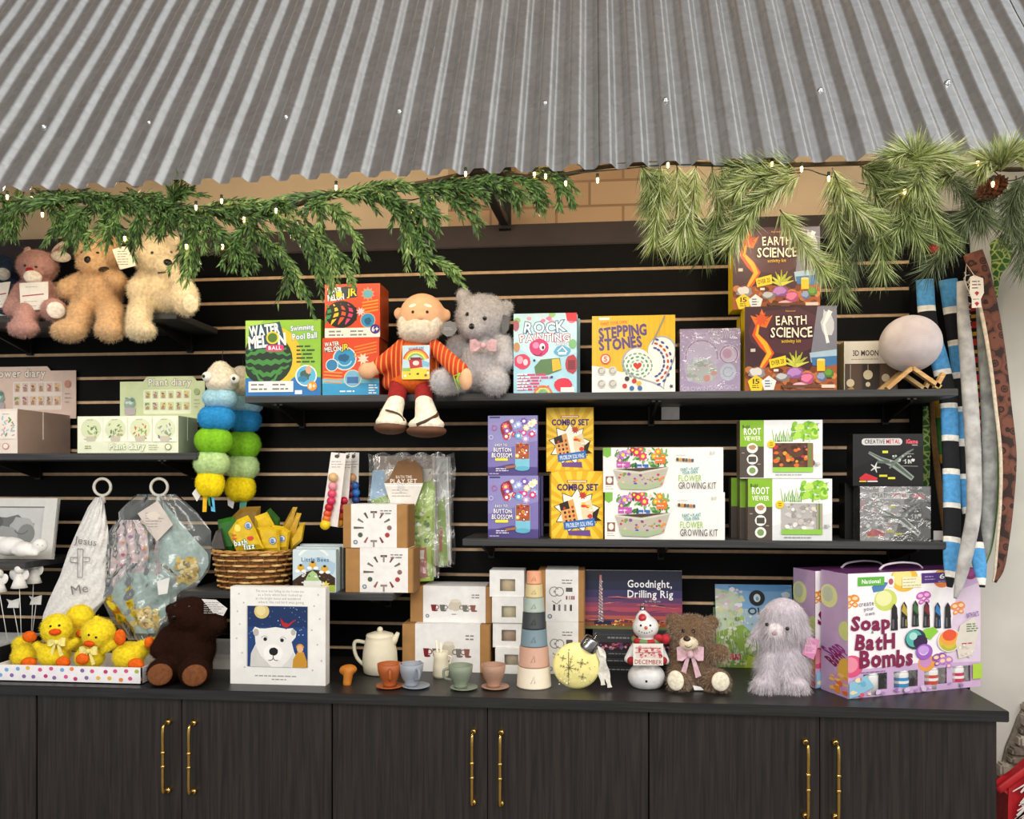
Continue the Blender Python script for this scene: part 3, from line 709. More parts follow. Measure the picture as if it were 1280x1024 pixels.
def art_earth(f, dx=0, dy=0, full=True):
    X = lambda x: x + dx
    def Y(y): return y + dy
    f.rect(X(931), Y(381), X(1046), Y(487), '#42262e'); f.blob(X(985), Y(412), 48, 30, '#54303a', 3, .1)
    f.poly([(X(1022), Y(382)), (X(1046), Y(382)), (X(1046), Y(450)), (X(1014), Y(440))], '#7e7f8e'); f.blob(X(1034), Y(402), 8, 17, '#c8ccd2', 5, .3); f.line([(X(1038), Y(388)), (X(1030), Y(405)), (X(1035), Y(428))], [6, 3, 4], '#e9ecee')
    f.poly([(X(1012), Y(440)), (X(1046), Y(436)), (X(1046), Y(452)), (X(1014), Y(452))], '#a9c4d8'); f.poly([(X(1014), Y(446)), (X(1046), Y(444)), (X(1046), Y(458)), (X(1016), Y(456))], '#3f78ae')
    f.poly([(X(944), Y(404)), (X(938), Y(392)), (X(950), Y(396)), (X(952), Y(384)), (X(958), Y(397)), (X(966), Y(392)), (X(958), Y(408))], '#e8742a'); f.star(X(952), Y(397), 10, 5, 9, '#d8582a')
    f.line([(X(948), Y(402)), (X(944), Y(416)), (X(954), Y(428)), (X(963), Y(440)), (X(956), Y(452)), (X(948), Y(464))], [5, 8, 11, 10, 8, 4], '#e25a24')
    f.line([(X(948), Y(404)), (X(946), Y(416)), (X(957), Y(429)), (X(962), Y(440)), (X(955), Y(451)), (X(949), Y(461))], [2, 4, 6, 6, 4, 1.5], '#f6b62c')
    f.poly([(X(931), Y(462)), (X(975), Y(455)), (X(1010), Y(462)), (X(1046), Y(455)), (X(1046), Y(487)), (X(931), Y(487))], '#a4592f')
    f.scatter(X(933), Y(458), X(1044), Y(484), 60, 2, 6, ['#7a3c22', '#c2763c', '#8c4a2a', '#d08a4a', '#5d2f20'], 6)
    for x, y, rx, ry, c, c2 in ((946, 464, 11, 7, '#d9d6d6', '#8f8c94'), (993, 465, 11, 7, '#b884c4', '#8a569c'), (1009, 472, 9, 7, '#e27aa0', '#b04a74'), (1027, 470, 6, 6, '#8f9ec0', '#5a6c98'), (978, 470, 9, 5, '#c2c4c8', '#7c8088'), (1000, 481, 9, 4, '#e6b9c4', '#b98a98'), (1036, 466, 6, 6, '#6a9a3c', '#4a7a2c')):
        f.blob(X(x), Y(y), rx, ry, c2, x, .15); f.blob(X(x - .8), Y(y - 1), rx * .75, ry * .7, c, x + 1, .2)
    for k in range(11): a = radians(-160 + k * 14); f.line([(X(995), Y(456)), (X(995 + 17 * cos(a)), Y(456 + 19 * sin(a) * (.7 + .3 * (k % 2))))], [5, .8], '#a9b23a' if k % 2 else '#d3d25a')
    f.rect(X(1021), Y(449), X(1031), Y(463), '#f0c02a'); f.ell(X(1026), Y(449), 5, 1.5, '#f8e08a')
    f.poly([(X(961), Y(448)), (X(982), Y(443)), (X(983), Y(455)), (X(963), Y(459))], '#f0d22c'); f.text('OVER 20', X(964), Y(448.5), X(980), Y(454), '#4a3a12', 1, 10)
    f.text('EARTH', X(970), Y(394), X(1008), Y(405), '#f6ead4', 2, 0, '#2c161c', .12); f.text('SCIENCE', X(963.5), Y(408), X(1015), Y(420), '#f6ead4', 2, 0, '#2c161c', .12); f.text('activity kit', X(977), Y(423), X(1001), Y(427), '#f0c62c', 1); f.text('National', X(982), Y(386.5), X(994), Y(388.5), '#e8c24a', 0)
    f.star(X(945), Y(478), 11, 9, 5, '#f2d02c', .3); f.text('15', X(941), Y(472), X(949), Y(478), '#3a2a12'); f.lines(X(940), Y(479), X(950), Y(484), 2, '#5a4a12'); f.star(X(961), Y(478), 10, 8, 5, '#e8eaec', .3); f.lines(X(956), Y(473), X(966), Y(483), 3, '#58708a')
    f.rect(X(976), Y(480), X(1026), Y(483.5), '#6a4128'); f.rect(X(1027), Y(480), X(1043), Y(484), '#e8d0c0'); f.line([(X(976), Y(481)), (X(980), Y(487))], 1.5, '#302018')
    f.rect(X(938), Y(434), X(944), Y(438), '#d8ccc8'); f.rect(X(967), Y(460), X(973), Y(463), '#e8e0da')
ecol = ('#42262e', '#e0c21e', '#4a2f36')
carton('science_kit_box', 'brown and yellow volcano science box standing lowest in front, next to the moon lamp box', 'box', (931, 381, 1046, 487), YF, .06, ecol, Z5, art=art_earth)
carton('science_kit_box', 'volcano science box behind the front one, only its yellow edge showing', 'box', (925, 390, 1037, 487), YF + .07, .05, ecol, Z5)
eh = (at(990, 381, YF) - at(990, 487, YF)).z
def art_earth2(f):
    f.ref = (931, 381, 1046, 487); art_earth(f)
t2 = carton('science_kit_box', 'volcano science box raised on top of the others, half covered by pine needles', 'box', (916, 279, 1025, 381), YF + .03, .07, ecol, Z5 + eh, art=art_earth2)
def art_moon(f):
    f.rect(1055, 416, 1122, 483, '#ece9e2'); f.rect(1056, 444, 1122, 478, '#4a3c34')
    for x, c in ((1057, '#5c4a3e'), (1079, '#3a312c'), (1100, '#6a5648')): f.rect(x, 445, x + 20, 477, c)
    for x, y, r in ((1063, 468, 5), (1085, 458, 6), (1085, 470, 3), (1107, 462, 5)): f.ell(x, y, r, r, '#e9dcc0')
    f.line([(1063, 445), (1063, 463)], .6, '#d8ccb8'); f.line([(1085, 445), (1085, 452)], .6, '#d8ccb8'); f.poly([(1059, 476), (1068, 476), (1065, 472)], '#c29a5c')
    f.text('3D MOON LAMP', 1066, 427.5, 1118, 434, '#2a2624', 1); f.lines(1064, 437, 1110, 440, 1, '#9a948c', .8); f.lines(1058, 479, 1110, 482, 1, '#b5aea5', .8)
carton('lamp_box', 'cream lamp box with brown lamp photos, half hidden behind the glowing moon lamp', 'box', (1055, 416, 1122, 483), YF + .125, .07, ('#ece9e2', '#cfcac0', '#f2efe8'), Z5, art=art_moon)
# moon lamp on a folded wooden cradle
ml = at(1138, 488, -.186); ml.z = Z5; t = thing('moon_lamp', 'round white moon lamp resting on a zigzag pale wood cradle', 'lamp', ml); m_ = mpp(1138, -.186)
R = random.Random(2)
def moonmat():
    m, nt, b = nodes('moon_shell'); L = nt.links.new; tc = N(nt, 'ShaderNodeTexCoord'); nz = N(nt, 'ShaderNodeTexNoise', Scale=9.0, Detail=6)
    r = N(nt, 'ShaderNodeValToRGB'); r.color_ramp.elements[0].color = rgb('#b9aeb2'); r.color_ramp.elements[0].position = .35; r.color_ramp.elements[1].color = rgb('#dcd5d8'); r.color_ramp.elements[1].position = .6
    wv = N(nt, 'ShaderNodeTexWave', Scale=55.0, Distortion=.3); wv.bands_direction = 'Z'
    bp = N(nt, 'ShaderNodeBump', Strength=.12, Distance=.002); bp2 = N(nt, 'ShaderNodeBump', Strength=.5, Distance=.003)
    L(tc.outputs['Object'], nz.inputs['Vector']); L(nz.outputs['Fac'], r.inputs['Fac']); L(r.outputs[0], b.inputs['Base Color'])
    L(tc.outputs['Object'], wv.inputs['Vector']); L(wv.outputs['Fac'], bp.inputs['Height']); L(nz.outputs['Fac'], bp2.inputs['Height']); L(bp.outputs['Normal'], bp2.inputs['Normal']); L(bp2.outputs['Normal'], b.inputs['Normal'])
    b.inputs['Roughness'].default_value = .6; b.inputs['Subsurface Weight'].default_value = .15; b.inputs['Subsurface Radius'].default_value = (.02, .02, .02)
    b.inputs['Emission Color'].default_value = (1, .96, .96, 1); b.inputs['Emission Strength'].default_value = .05
    return m
rm = 36.2 * m_; cz = Z5 + 60 * m_
MB().ell((ml.x, -.186, cz), (rm, rm, rm * .97), moonmat(), None, 40, 28).build('moon_globe', t)
wd = woodm('#b98e54', '#d9b47c', .5, False, (60, 60, 3), 'beech')
u = m_
for sg in (-1, 1):
    wb = MB(); y = -.186 + sg * .047
    P = [(ml.x - 34 * u, Z5 + .001), (ml.x - 7 * u, Z5 + .05), (ml.x + 23 * u, Z5 + .003), (ml.x + 31 * u, Z5 + .036)]
    if sg > 0: P = [(x + 3 * u, z) for x, z in P]
    for (xa, za), (xb, zb) in zip(P[:-1], P[1:]):
        q = V((xb - xa, 0, zb - za)).normalized(); pn = V((-q.z, 0, q.x)) * .010
        if pn.z < 0: pn = -pn
        a = V((xa, y - .009, za)) - q * .003; b = V((xb, y - .009, zb)) + q * .003
        wb.prism([a, b, b + pn, a + pn], (0, .018, 0), wd)
    wb.build('wooden_cradle', t)
# ------------------------------------------------------------------ boxes on the middle shelf
YM = -.215
def art_button(f):
    f.rect(610, 514, 672, 589, '#7d74b4'); f.poly([(610, 514), (672, 514), (672, 545), (610, 560)], '#8f8bc2'); f.rect(610, 578, 672, 589, '#5b4f96'); f.poly([(610, 580), (640, 574), (672, 580), (672, 589), (610, 589)], '#4f4484')
    f.rect(612, 515, 625, 517, '#3a3270'); f.blob(633, 531, 7, 12, '#8a2a34', 2); f.scatter(631, 517, 669, 542, 16, 2.5, 5.2, ['#d8409a', '#4aa8d8', '#7a4fb0', '#f0f0f4', '#e8607a', '#c83a5c', '#9fb8e8', '#f4e6c0'], 5, 'flower')
    for x, y, r, c in ((655, 521, 5, '#7a54b4'), (648, 525, 5, '#a8b8e8'), (658, 529, 4.6, '#f2e2a8'), (665, 537, 5, '#d83a7a'), (648, 539, 5, '#5cb0dc'), (657, 543, 5, '#c4a8dc'), (634, 533, 4.5, '#9a5ab8'), (640, 521, 3, '#e8e8ee'), (633, 540, 5, '#c03a48')): f.flower(x, y, r, c, '#ffffff')
    f.text('EASY TO', 619, 549, 634, 552, '#ffffff', 2, 0, '#3a2c70'); f.text('BUTTON', 617, 554, 639, 559, '#ffffff', 2, 0, '#3a2c70', .2); f.text('BLOSSOM', 615, 560.5, 640, 566, '#ffffff', 2, 0, '#3a2c70', .2); f.rr(619, 567, 635, 570.5, '#f0e24a', 1)
    f.rr(644, 548, 662, 582, '#7ec4dc', 3); f.rect(644.5, 549, 661.5, 568, '#a8552c'); f.scatter(646, 550, 660, 568, 12, 2, 3.4, ['#e0962c', '#d8602c', '#e8c04a', '#8a3a20', '#b03a48'], 3, 'flower'); f.ell(653, 580, 9, 3, '#5fb0cc'); f.lines(620, 579, 638, 584, 2, '#e8e0f0'); f.line([(632, 579), (645, 577)], 3, '#a8704a')
    f.arc(618, 529, 3, 0, 360, 1, '#b85aa0'); f.arc(614, 541, 2.4, 0, 360, 1, '#c8c4e8'); f.lines(612, 585, 628, 588, 1, '#d8d0ea', .8)
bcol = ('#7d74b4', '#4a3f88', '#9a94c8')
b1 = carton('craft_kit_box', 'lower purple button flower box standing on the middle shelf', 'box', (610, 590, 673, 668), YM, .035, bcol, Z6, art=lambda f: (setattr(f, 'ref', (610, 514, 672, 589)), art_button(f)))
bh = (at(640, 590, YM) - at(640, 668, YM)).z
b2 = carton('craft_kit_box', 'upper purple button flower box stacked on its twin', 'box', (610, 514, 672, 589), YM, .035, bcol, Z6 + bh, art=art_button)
for k, nm in enumerate(('purple box wedged just behind the lower button flower box, edge showing', 'purple box rearmost behind the button flower boxes, slim edge showing')):
    carton('craft_kit_box', nm, 'box', (614 + k * 5, 592, 675 + k * 4, 667), YM + .045 + .05 * k, .035, bcol, Z6)
def art_combo(f):
    f.rect(683, 503, 742, 581, '#e2b01c')
    for k in range(20):
        a0 = 2 * pi * k / 20; a1 = a0 + .16; R_ = 60
        pts = [(712, 545)]
        for a in (a0, a1):
            c, s = cos(a), sin(a); q = min(29 / abs(c) if c else 99, (36 if s > 0 else 42) / abs(s) if s else 99); pts.append((712 + c * q, 545 + s * q))
        f.poly(pts, '#f2cc3a')
    f.rect(701, 513, 724, 516, '#b05a28'); f.rect(702, 513.6, 723, 515.4, '#f0d8b0'); f.text('COMBO SET', 690, 518, 736, 525, '#33206a', 2)
    f.star(712, 549, 27, 18, 9, '#3a2a10', .2); f.star(712, 549, 25.5, 17, 9, '#fbf6e6', .2); f.star(719, 531, 5, 3, 8, '#c0392b')
    f.poly([(692, 541), (708, 535), (714, 561), (697, 565)], '#e0a860'); f.poly([(692, 541), (702, 537), (704, 546), (694, 549)], '#2c2418')
    for i in range(3):
        for j in range(4): f.ell(698 + i * 4.6 + j * .8, 546 + j * 5 - i * .8, 1.4, 1.7, '#2c1c10' if (i + j) % 2 else '#c23a2c')
    f.poly([(716, 541), (728, 535), (733, 556), (719, 560)], '#e9d6b0'); f.scatter(716, 538, 731, 558, 9, 1.5, 3, ['#d8402c', '#f0c22c', '#e87a2c', '#4a4a4a', '#efefe0'], 4); f.poly([(730, 551), (738, 545), (735, 556), (740, 560), (730, 561)], '#2a221a')
    f.poly([(697, 562), (732, 557), (733, 566), (698, 571)], '#2f6cb8'); f.text('PROBLEM SOLVING', 700, 562, 730, 567, '#dfeaf8', 1, 6); f.poly([(702, 572), (727, 571), (728, 578), (703, 577)], '#6a4a8c')
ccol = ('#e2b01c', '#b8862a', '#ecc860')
carton('game_box', 'lower yellow game set box with comic burst, bright front, on the middle shelf', 'box', (689, 584, 754, 668), YM, .05, ccol, Z6, art=lambda f: (setattr(f, 'ref', (683, 503, 742, 581)), art_combo(f)))
ch_ = (at(720, 584, YM) - at(720, 668, YM)).z
carton('game_box', 'upper yellow game set box with comic burst, set back in shadow on its twin', 'box', (683, 503, 742, 583), YM + .045, .05, ccol, Z6 + ch_, art=art_combo)
carton('game_box', 'yellow game set box behind the lower one, carrying the upper box', 'box', (687, 587, 746, 668), YM + .06, .05, ccol, Z6)
def art_flower(f):
    f.rect(754, 556, 904, 612, '#f1f0ec'); f.poly([(754, 556), (764, 556), (764, 566), (759, 569), (754, 566)], '#7ab648'); f.rect(757, 592, 767, 603, '#8a5a4c'); f.ell(762, 597, 3.4, 4, '#f2ece4'); f.lines(757, 604, 768, 609, 2, '#b09a90', .7)
    f.scatter(770, 557, 836, 582, 70, 2, 5, ['#3f7a34', '#5a9a48', '#2c5a2a', '#7ab05a'], 2, 'leaf')
    for x, y, r, c in ((779, 565, 6, '#b06ab8'), (786, 561, 4, '#c98ad0'), (775, 572, 4, '#9a54a8'), (796, 562, 6, '#c82c54'), (804, 567, 6, '#d83a6a'), (791, 559, 4, '#b82a4c'), (801, 558, 4, '#e0507a'), (823, 561, 5, '#e88a2c'), (818, 567, 4, '#f0a03c'), (829, 568, 4, '#e8782c'), (812, 560, 3, '#f0d8e0')): f.flower(x, y, r, c)
    f.scatter(771, 560, 789, 576, 9, 1, 2.2, ['#c98ad0', '#e8c8ea'], 7); f.rect(771, 574, 788, 581, '#c05ab0'); f.rect(796, 577, 811, 584, '#3a6ab8'); f.rect(819, 568, 832, 576, '#e8782c')
    for x in (779, 803, 825): f.line([(x, 576), (x, 590)], .8, '#efe8dc')
    for a, b, c, d in ((772, 576, 786, 579), (797, 579, 810, 582), (820, 570.5, 831, 573.5)): f.lines(a, b, c, d, 1, '#f4ecf4', 1)
    f.poly([(767, 583), (836, 580), (828, 604), (808, 609), (776, 608)], '#b9b5a6'); f.line([(767, 584), (800, 588), (836, 581)], 2, '#cfccc0'); f.poly([(769, 583), (834, 580.5), (800, 586)], '#4a3c2c')
    f.scatter(773, 588, 830, 604, 34, .8, 2.4, ['#c03a4c', '#3a5aa8', '#e08a3c', '#6a9a4c', '#8a4a9a', '#d8c8a0'], 8); f.poly([(772, 600), (776, 608), (808, 609), (824, 605), (828, 599), (806, 603)], '#a8b894')
    f.text('NATIONAL', 845, 565, 858, 566.4, '#8a8a86', 0)
    for k, ch in enumerate('STUDIO'): f.rr(845.5 + k * 3.7, 569 + k * .25, 848.8 + k * 3.7, 573 + k * .25, ['#5a4a42', '#c8a03c', '#7a3a3c', '#4a6a5a', '#c87a3c', '#5a5a6a'][k], .8)
    f.text('PAINT + PLANT', 851, 581, 874, 585, '#3a9aa0', 1, 3); f.text('YOUR OWN', 853, 585.5, 872, 589, '#3a9aa0', 1, 3)
    f.text('FLOWER', 848.5, 590.5, 877, 598, '#8cc03c', 0); f.text('GROWING KIT', 848.5, 599.5, 895, 607.5, '#4a4a4c', 0); f.rect(887, 561, 889, 565, '#c8c8c4'); f.ell(892, 562.5, 2, 2, '#d0d0cc')
fcol = ('#f1f0ec', '#d8d6d0', '#f6f5f2')
carton('growing_kit_box', 'lower white flower growing kit box with a planter picture, on the shelf', 'box', (756, 612, 906, 671), YM - .012, .09, fcol, Z6, art=lambda f: (setattr(f, 'ref', (754, 556, 904, 612)), art_flower(f)))
fh = (at(830, 612, YM - .012) - at(830, 671, YM - .012)).z
carton('growing_kit_box', 'upper white flower growing kit box with a planter picture, stacked on its twin', 'box', (754, 556, 904, 612), YM - .012, .09, fcol, Z6 + fh, art=art_flower)
def art_root(f, glare=False):
    f.rect(925, 520, 1028, 592, '#dde0e2'); f.poly([(955, 520), (1028, 520), (1028, 560), (955, 575)], '#eceeee'); f.rect(925, 520, 955, 554, '#84b62c'); f.rect(925, 553, 955, 592, '#4f463f')
    f.text('Build', 928, 526, 937, 530, '#20301a', 1); f.text('ROOT', 930, 530, 951, 538, '#ffffff', 1); f.text('VIEWER', 930, 540, 951, 545.5, '#eef4e0', 1)
    for y in (555, 569, 583): f.ell(940.5, y, 7, 6.4, '#f1efe9')
    f.blob(940.5, 554, 4.5, 3.4, '#b08a6a', 2); f.rr(935.5, 565.5, 945.5, 572.5, '#4a4540', 1); f.ell(940.5, 583, 4.2, 4, '#7a9a5a'); f.lines(927, 560, 932, 562, 1, '#b0a898'); f.lines(947, 574, 952, 576, 1, '#b0a898')
    f.ell(990, 541, 30, 5, '#e8eae6')
    for k in range(14): x = 968 + k * 1.7; f.line([(x, 548), (x + (k % 3 - 1) * 3, 531 + (k * 7) % 8)], [1.6, .5], '#5f9a3c' if k % 2 else '#86b65a')
    f.scatter(992, 524, 1021, 543, 46, 1.8, 5, ['#8cc63a', '#a6d64e', '#6fae2c', '#bfe06a'], 3); f.line([(1004, 549), (1005, 538)], 2, '#6fae2c')
    g1 = ['#5a3a2a', '#6d4632', '#432a20', '#7a5234'] if not glare else ['#b5b2b0', '#cfcccb', '#9c9794', '#d9d8d6']  # glare is painted: the soil colours turn pale grey
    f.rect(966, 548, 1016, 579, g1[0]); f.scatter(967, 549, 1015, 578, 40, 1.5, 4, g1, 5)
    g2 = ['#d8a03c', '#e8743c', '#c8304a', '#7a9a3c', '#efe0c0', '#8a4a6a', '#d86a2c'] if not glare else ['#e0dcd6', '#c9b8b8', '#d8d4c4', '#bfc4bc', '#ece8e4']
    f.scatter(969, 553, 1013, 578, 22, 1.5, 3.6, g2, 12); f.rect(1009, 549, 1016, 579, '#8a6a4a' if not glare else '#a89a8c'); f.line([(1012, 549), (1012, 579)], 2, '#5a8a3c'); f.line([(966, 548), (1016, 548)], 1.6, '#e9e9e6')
    f.rect(966, 579, 1016, 585, '#8cc24a'); f.ell(964, 550, 5, 4.6, '#e8c61e'); f.lines(962, 547.5, 967, 552.5, 2, '#7a6410', 1); f.lines(969, 587, 1015, 590, 1, '#8a8c8e', 1); f.lines(1018, 573, 1026, 578, 3, '#9a9c9e', .8); f.lines(1020, 523, 1026, 526, 1, '#b0b2b4', .8)
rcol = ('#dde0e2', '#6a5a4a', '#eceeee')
def art_edge(f):
    x0, y0, x1, y1 = f.ref; f.rect(x0, y0, x1, (y0 + y1) / 2 - 2, '#7eb02c'); f.rect(x0, (y0 + y1) / 2 - 2, x1, y1, '#4a423c')
rb = carton('growing_kit_box', 'lower green and white root viewer box with painted glare, at the shelf front', 'box', (935, 595, 1040, 672), YM - .012, .034, rcol, Z6, art=lambda f: (setattr(f, 'ref', (925, 520, 1028, 592)), art_root(f, True)))
rh = (at(985, 595, YM - .012) - at(985, 672, YM - .012)).z + .0008
carton('growing_kit_box', 'upper green and white root viewer box stacked above the glaring one', 'box', (925, 520, 1028, 593), YM + .01, .05, rcol, Z6 + rh, art=art_root)
for k, nm in enumerate(('green edged root viewer box second in line behind the glaring one', 'green edged root viewer box third and rearmost by the wall')):
    carton('growing_kit_box', nm, 'box', (925 - 11 * k, 596, 1026 - 11 * k, 671), YM + .03 + .048 * k, .04, rcol, Z6, art=art_edge)
def art_metal(f, glare=False):
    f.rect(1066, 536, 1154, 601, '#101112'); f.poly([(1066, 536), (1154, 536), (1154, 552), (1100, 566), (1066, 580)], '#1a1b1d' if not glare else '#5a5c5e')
    if glare: f.poly([(1066, 536), (1126, 536), (1118, 570), (1108, 601), (1066, 601)], '#98989a'); f.scatter(1068, 540, 1112, 598, 50, 1, 4, ['#b9b9bc', '#d8d8da', '#77777a', '#e9e9ea', '#c08a8c'], 6)  # wrap reflection painted onto the print as pale grey patches
    f.rr(1077, 542.5, 1128, 551, '#c8c8c8', 4); f.text('CREATIVE', 1081, 544, 1106, 549, '#2a2c2e', 1); f.text('METAL', 1108, 544, 1125, 549, '#b02c34', 1); f.text('iGame', 1133, 544, 1147, 549, '#e05a6a', 2); f.rect(1140, 550.5, 1147, 551.6, '#a8a8a8')
    g = '#8a948e' if not glare else '#c2c6c2'
    f.line([(1086, 560), (1100, 568), (1118, 575), (1141, 593)], [3, 5, 9, 6], g); f.line([(1086, 560), (1102, 568), (1119, 575), (1140, 592)], [1, 2, 4, 2.5], '#4a5a50'); f.line([(1112, 580), (1120, 571), (1135, 560), (1142, 556)], [2, 4, 3, 1], '#6a746e'); f.line([(1096, 572), (1118, 573)], 3, '#55625a')
    for k in range(5): a = 2 * pi * k / 5; f.line([(1094, 579), (1094 + 6.5 * cos(a), 579 + 6.5 * sin(a))], [2.4, 1], '#c9cccc')
    f.scatter(1108, 556, 1144, 572, 12, .8, 2.2, ['#a8b0aa', '#5f6a64', '#d0d4d0'], 3)
    f.rect(1103, 558, 1110, 561, '#d2d23c'); f.rect(1099, 588, 1109, 590.6, '#d2c83c'); f.rect(1110, 591, 1119, 593.5, '#d2d23c'); f.poly([(1074, 592), (1082, 586), (1097, 592), (1096, 595), (1075, 595)], '#c02c38'); f.rect(1074, 595.5, 1083, 597, '#d8c83c'); f.rect(1084, 595.5, 1097, 597, '#e0dcdc')
    f.text('5 IN', 1131, 569, 1139, 574, '#dcdcdc', 1); f.line([(1125, 577), (1147, 577.5)], .7, '#8a8c8c'); f.lines(1131, 560, 1146, 564, 1, '#9a9c9c', .8)
mcol = ('#101112', '#0c0c0d', '#1c1d1f')
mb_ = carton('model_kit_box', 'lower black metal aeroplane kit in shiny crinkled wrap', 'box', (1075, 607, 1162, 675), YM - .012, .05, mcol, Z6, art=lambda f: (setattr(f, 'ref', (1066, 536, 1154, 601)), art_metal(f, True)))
wrap(mb_, (1075, 607, 1162, 675), YM - .012, .05, Z6, .22, .8)
mh = (at(1118, 607, YM - .012) - at(1118, 675, YM - .012)).z + .002
carton('model_kit_box', 'upper black metal aeroplane kit stacked on its shiny twin', 'box', (1066, 537, 1154, 602), YM, .05, mcol, Z6 + mh, art=art_metal)
mk = carton('model_kit_box', 'plain black kit box end showing behind the lower aeroplane kit', 'box', (1056, 601, 1140, 671), YM + .05, .05, mcol, Z6)
# ------------------------------------------------------------------ soft toys on the top shelf
blk = '#0c0a09'
def eyes(f, t, pts, r, c=blk, name='eye'):
    for x, y in pts: f.dot(x, y, r, c, name, t, .7)
# grey teddy
f = Fr(603, -.2); t = thing('teddy_bear', 'curly silver grey teddy bear with a pale pink bow, beside the old man doll', 'teddy bear', at(603, 489, -.2))
f.body([('e', 603, 398, 0, 34, 29, 27), ('c', 579, 370, -2, 9, 582, 380, -2, 9), ('c', 633, 385, -4, 9, 626, 392, -3, 9), ('e', 591, 411, 20, 14, 12, 12),
        ('e', 604, 458, 0, 31, 36, 24), ('c', 572, 432, -4, 13, 563, 446, -4, 12), ('c', 629, 432, 6, 14, 629, 452, 16, 13), ('c', 577, 476, 10, 16, 553, 477, 50, 15), ('c', 618, 478, 8, 17, 618, 478, 32, 16)],
       plushm('#b3b1b5'), parent=t, floor=Z5, fur=(10000, .0062, furm('#aaa8ac', '#efeff2'), 3, .7, 0, .55))
eyes(f, t, ((584, 393), (606, 398)), 2.8); f.dot(589.5, 408, 3.8, blk, 'nose', t, .7)
bow(f, 604, 432, 34, 17, 33, '#c9a6ad', 'bow', t, False)
plate(f, [(563, 401), (570, 405), (571.5, 412), (567, 419), (559, 421), (553, 417), (551.5, 410), (555, 403)], 34, '#77777a', 'tag', t, .8, lambda g: g.lines(555, 409, 568, 413, 2, '#a8a8ac', .8))
plate(f, [(629, 393), (637, 396), (636, 412), (629, 419), (626, 407)], 16, '#5f6265', 'tag', t)
# old man doll sitting on the shelf edge, legs dangling in front of it
f = Fr(520, -.235); t = thing('cloth_doll', 'bald white-bearded old man doll in a striped orange robe, legs dangling over shelf edge', 'doll', at(520, 491, -.235))
skin = mat('#e3b28c', .85, 0, 'cloth', var=.06, scale=80, bump=.2)
bd = f.body([('e', 528, 396, 0, 29, 29, 26), ('e', 525, 412, 2, 27, 16, 23), ('e', 558, 394, -2, 6, 8, 5), ('e', 498, 392, -2, 6, 8, 5), ('e', 526, 397, 25, 4, 4, 4), ('c', 525, 425, -2, 12, 524, 440, -3, 14),
        ('e', 518, 458, 0, 27, 36, 20), ('c', 500, 437, 2, 9, 470, 460, 16, 9), ('c', 545, 437, 6, 9, 578, 468, 49, 9), ('e', 459, 464, 18, 11.5, 11, 9), ('e', 582, 474, 52, 8.5, 14, 8)], skin, 'body', t, 2.2, floor=Z5)
body_bv = f.bvh
orange = cloth('#d9641c')
f2 = Fr(520, -.235)
f2.body([('e', 518, 458, 1, 28.5, 36, 22), ('e', 518, 478, 2, 31, 14, 23)], orange, 'tunic', t, 2.2, floor=Z5)
def stripes():
    m, nt, b = nodes('striped_robe'); L = nt.links.new; tc = N(nt, 'ShaderNodeTexCoord'); w = N(nt, 'ShaderNodeTexWave', Scale=24.0, Distortion=1.0); w.bands_direction = 'X'; w.inputs['Detail Scale'].default_value = .5
    r = N(nt, 'ShaderNodeValToRGB'); r.color_ramp.interpolation = 'CONSTANT'; e = r.color_ramp.elements
    e[0].position = 0; e[0].color = rgb('#c23a1c'); e[1].position = .45; e[1].color = rgb('#7d1f14')
    for p, c in ((.6, '#e8702a'), (.82, '#d84a1e'), (.92, '#f0a050')): q = e.new(p); q.color = rgb(c)
    L(tc.outputs['Object'], w.inputs['Vector']); L(w.outputs['Fac'], r.inputs['Fac']); L(r.outputs[0], b.inputs['Base Color']); b.inputs['Roughness'].default_value = .9
    return m
sm_ = stripes()
f3 = Fr(520, -.235)
f3.body([('c', 503, 434, 2, 10, 474, 458, 15, 10), ('c', 500, 440, -1, 12, 488, 478, 0, 11), ('e', 502, 455, 4, 14, 32, 18)], sm_, 'robe_sleeve', t, 2.2)
f3.body([('c', 543, 434, 5, 10, 575, 464, 48, 11), ('c', 541, 440, -1, 9, 542, 466, 0, 7)], sm_, 'robe_sleeve', t, 2.2)
f4 = Fr(520, -.235)
f4.body([('e', 524, 414, 8, 26, 16, 22), ('e', 524, 404, 22, 14, 6, 6), ('e', 505, 406, 8, 7, 12, 14), ('e', 546, 407, 8, 7, 12, 14)], plushm('#ded6c8'), 'beard', t, 2.2, fur=(2500, .005, furm('#d6cec0', '#f6f0e6'), 5, .6, 0, .5))
eyes(f, t, ((516, 390), (534, 390)), 2, '#3a2214'); f.dot(526, 397, 3, '#e0a884', 'nose', t, .5, .8)
for x, rt in ((515.5, 12), (535, -12)): f.dot(x, 382, 2.2, '#efe9df', 'eyebrow', t, .5, .9, rx=5, rot=rt)
red = cloth('#8e1e1c')
for a in ([('c', 499, 482, 6, 12, 495, 500, 30, 11)], [('c', 530, 482, 6, 12, 530, 500, 30, 11)]): Fr(520, -.235).body(a, red, 'trouser_leg', t, 2.2)
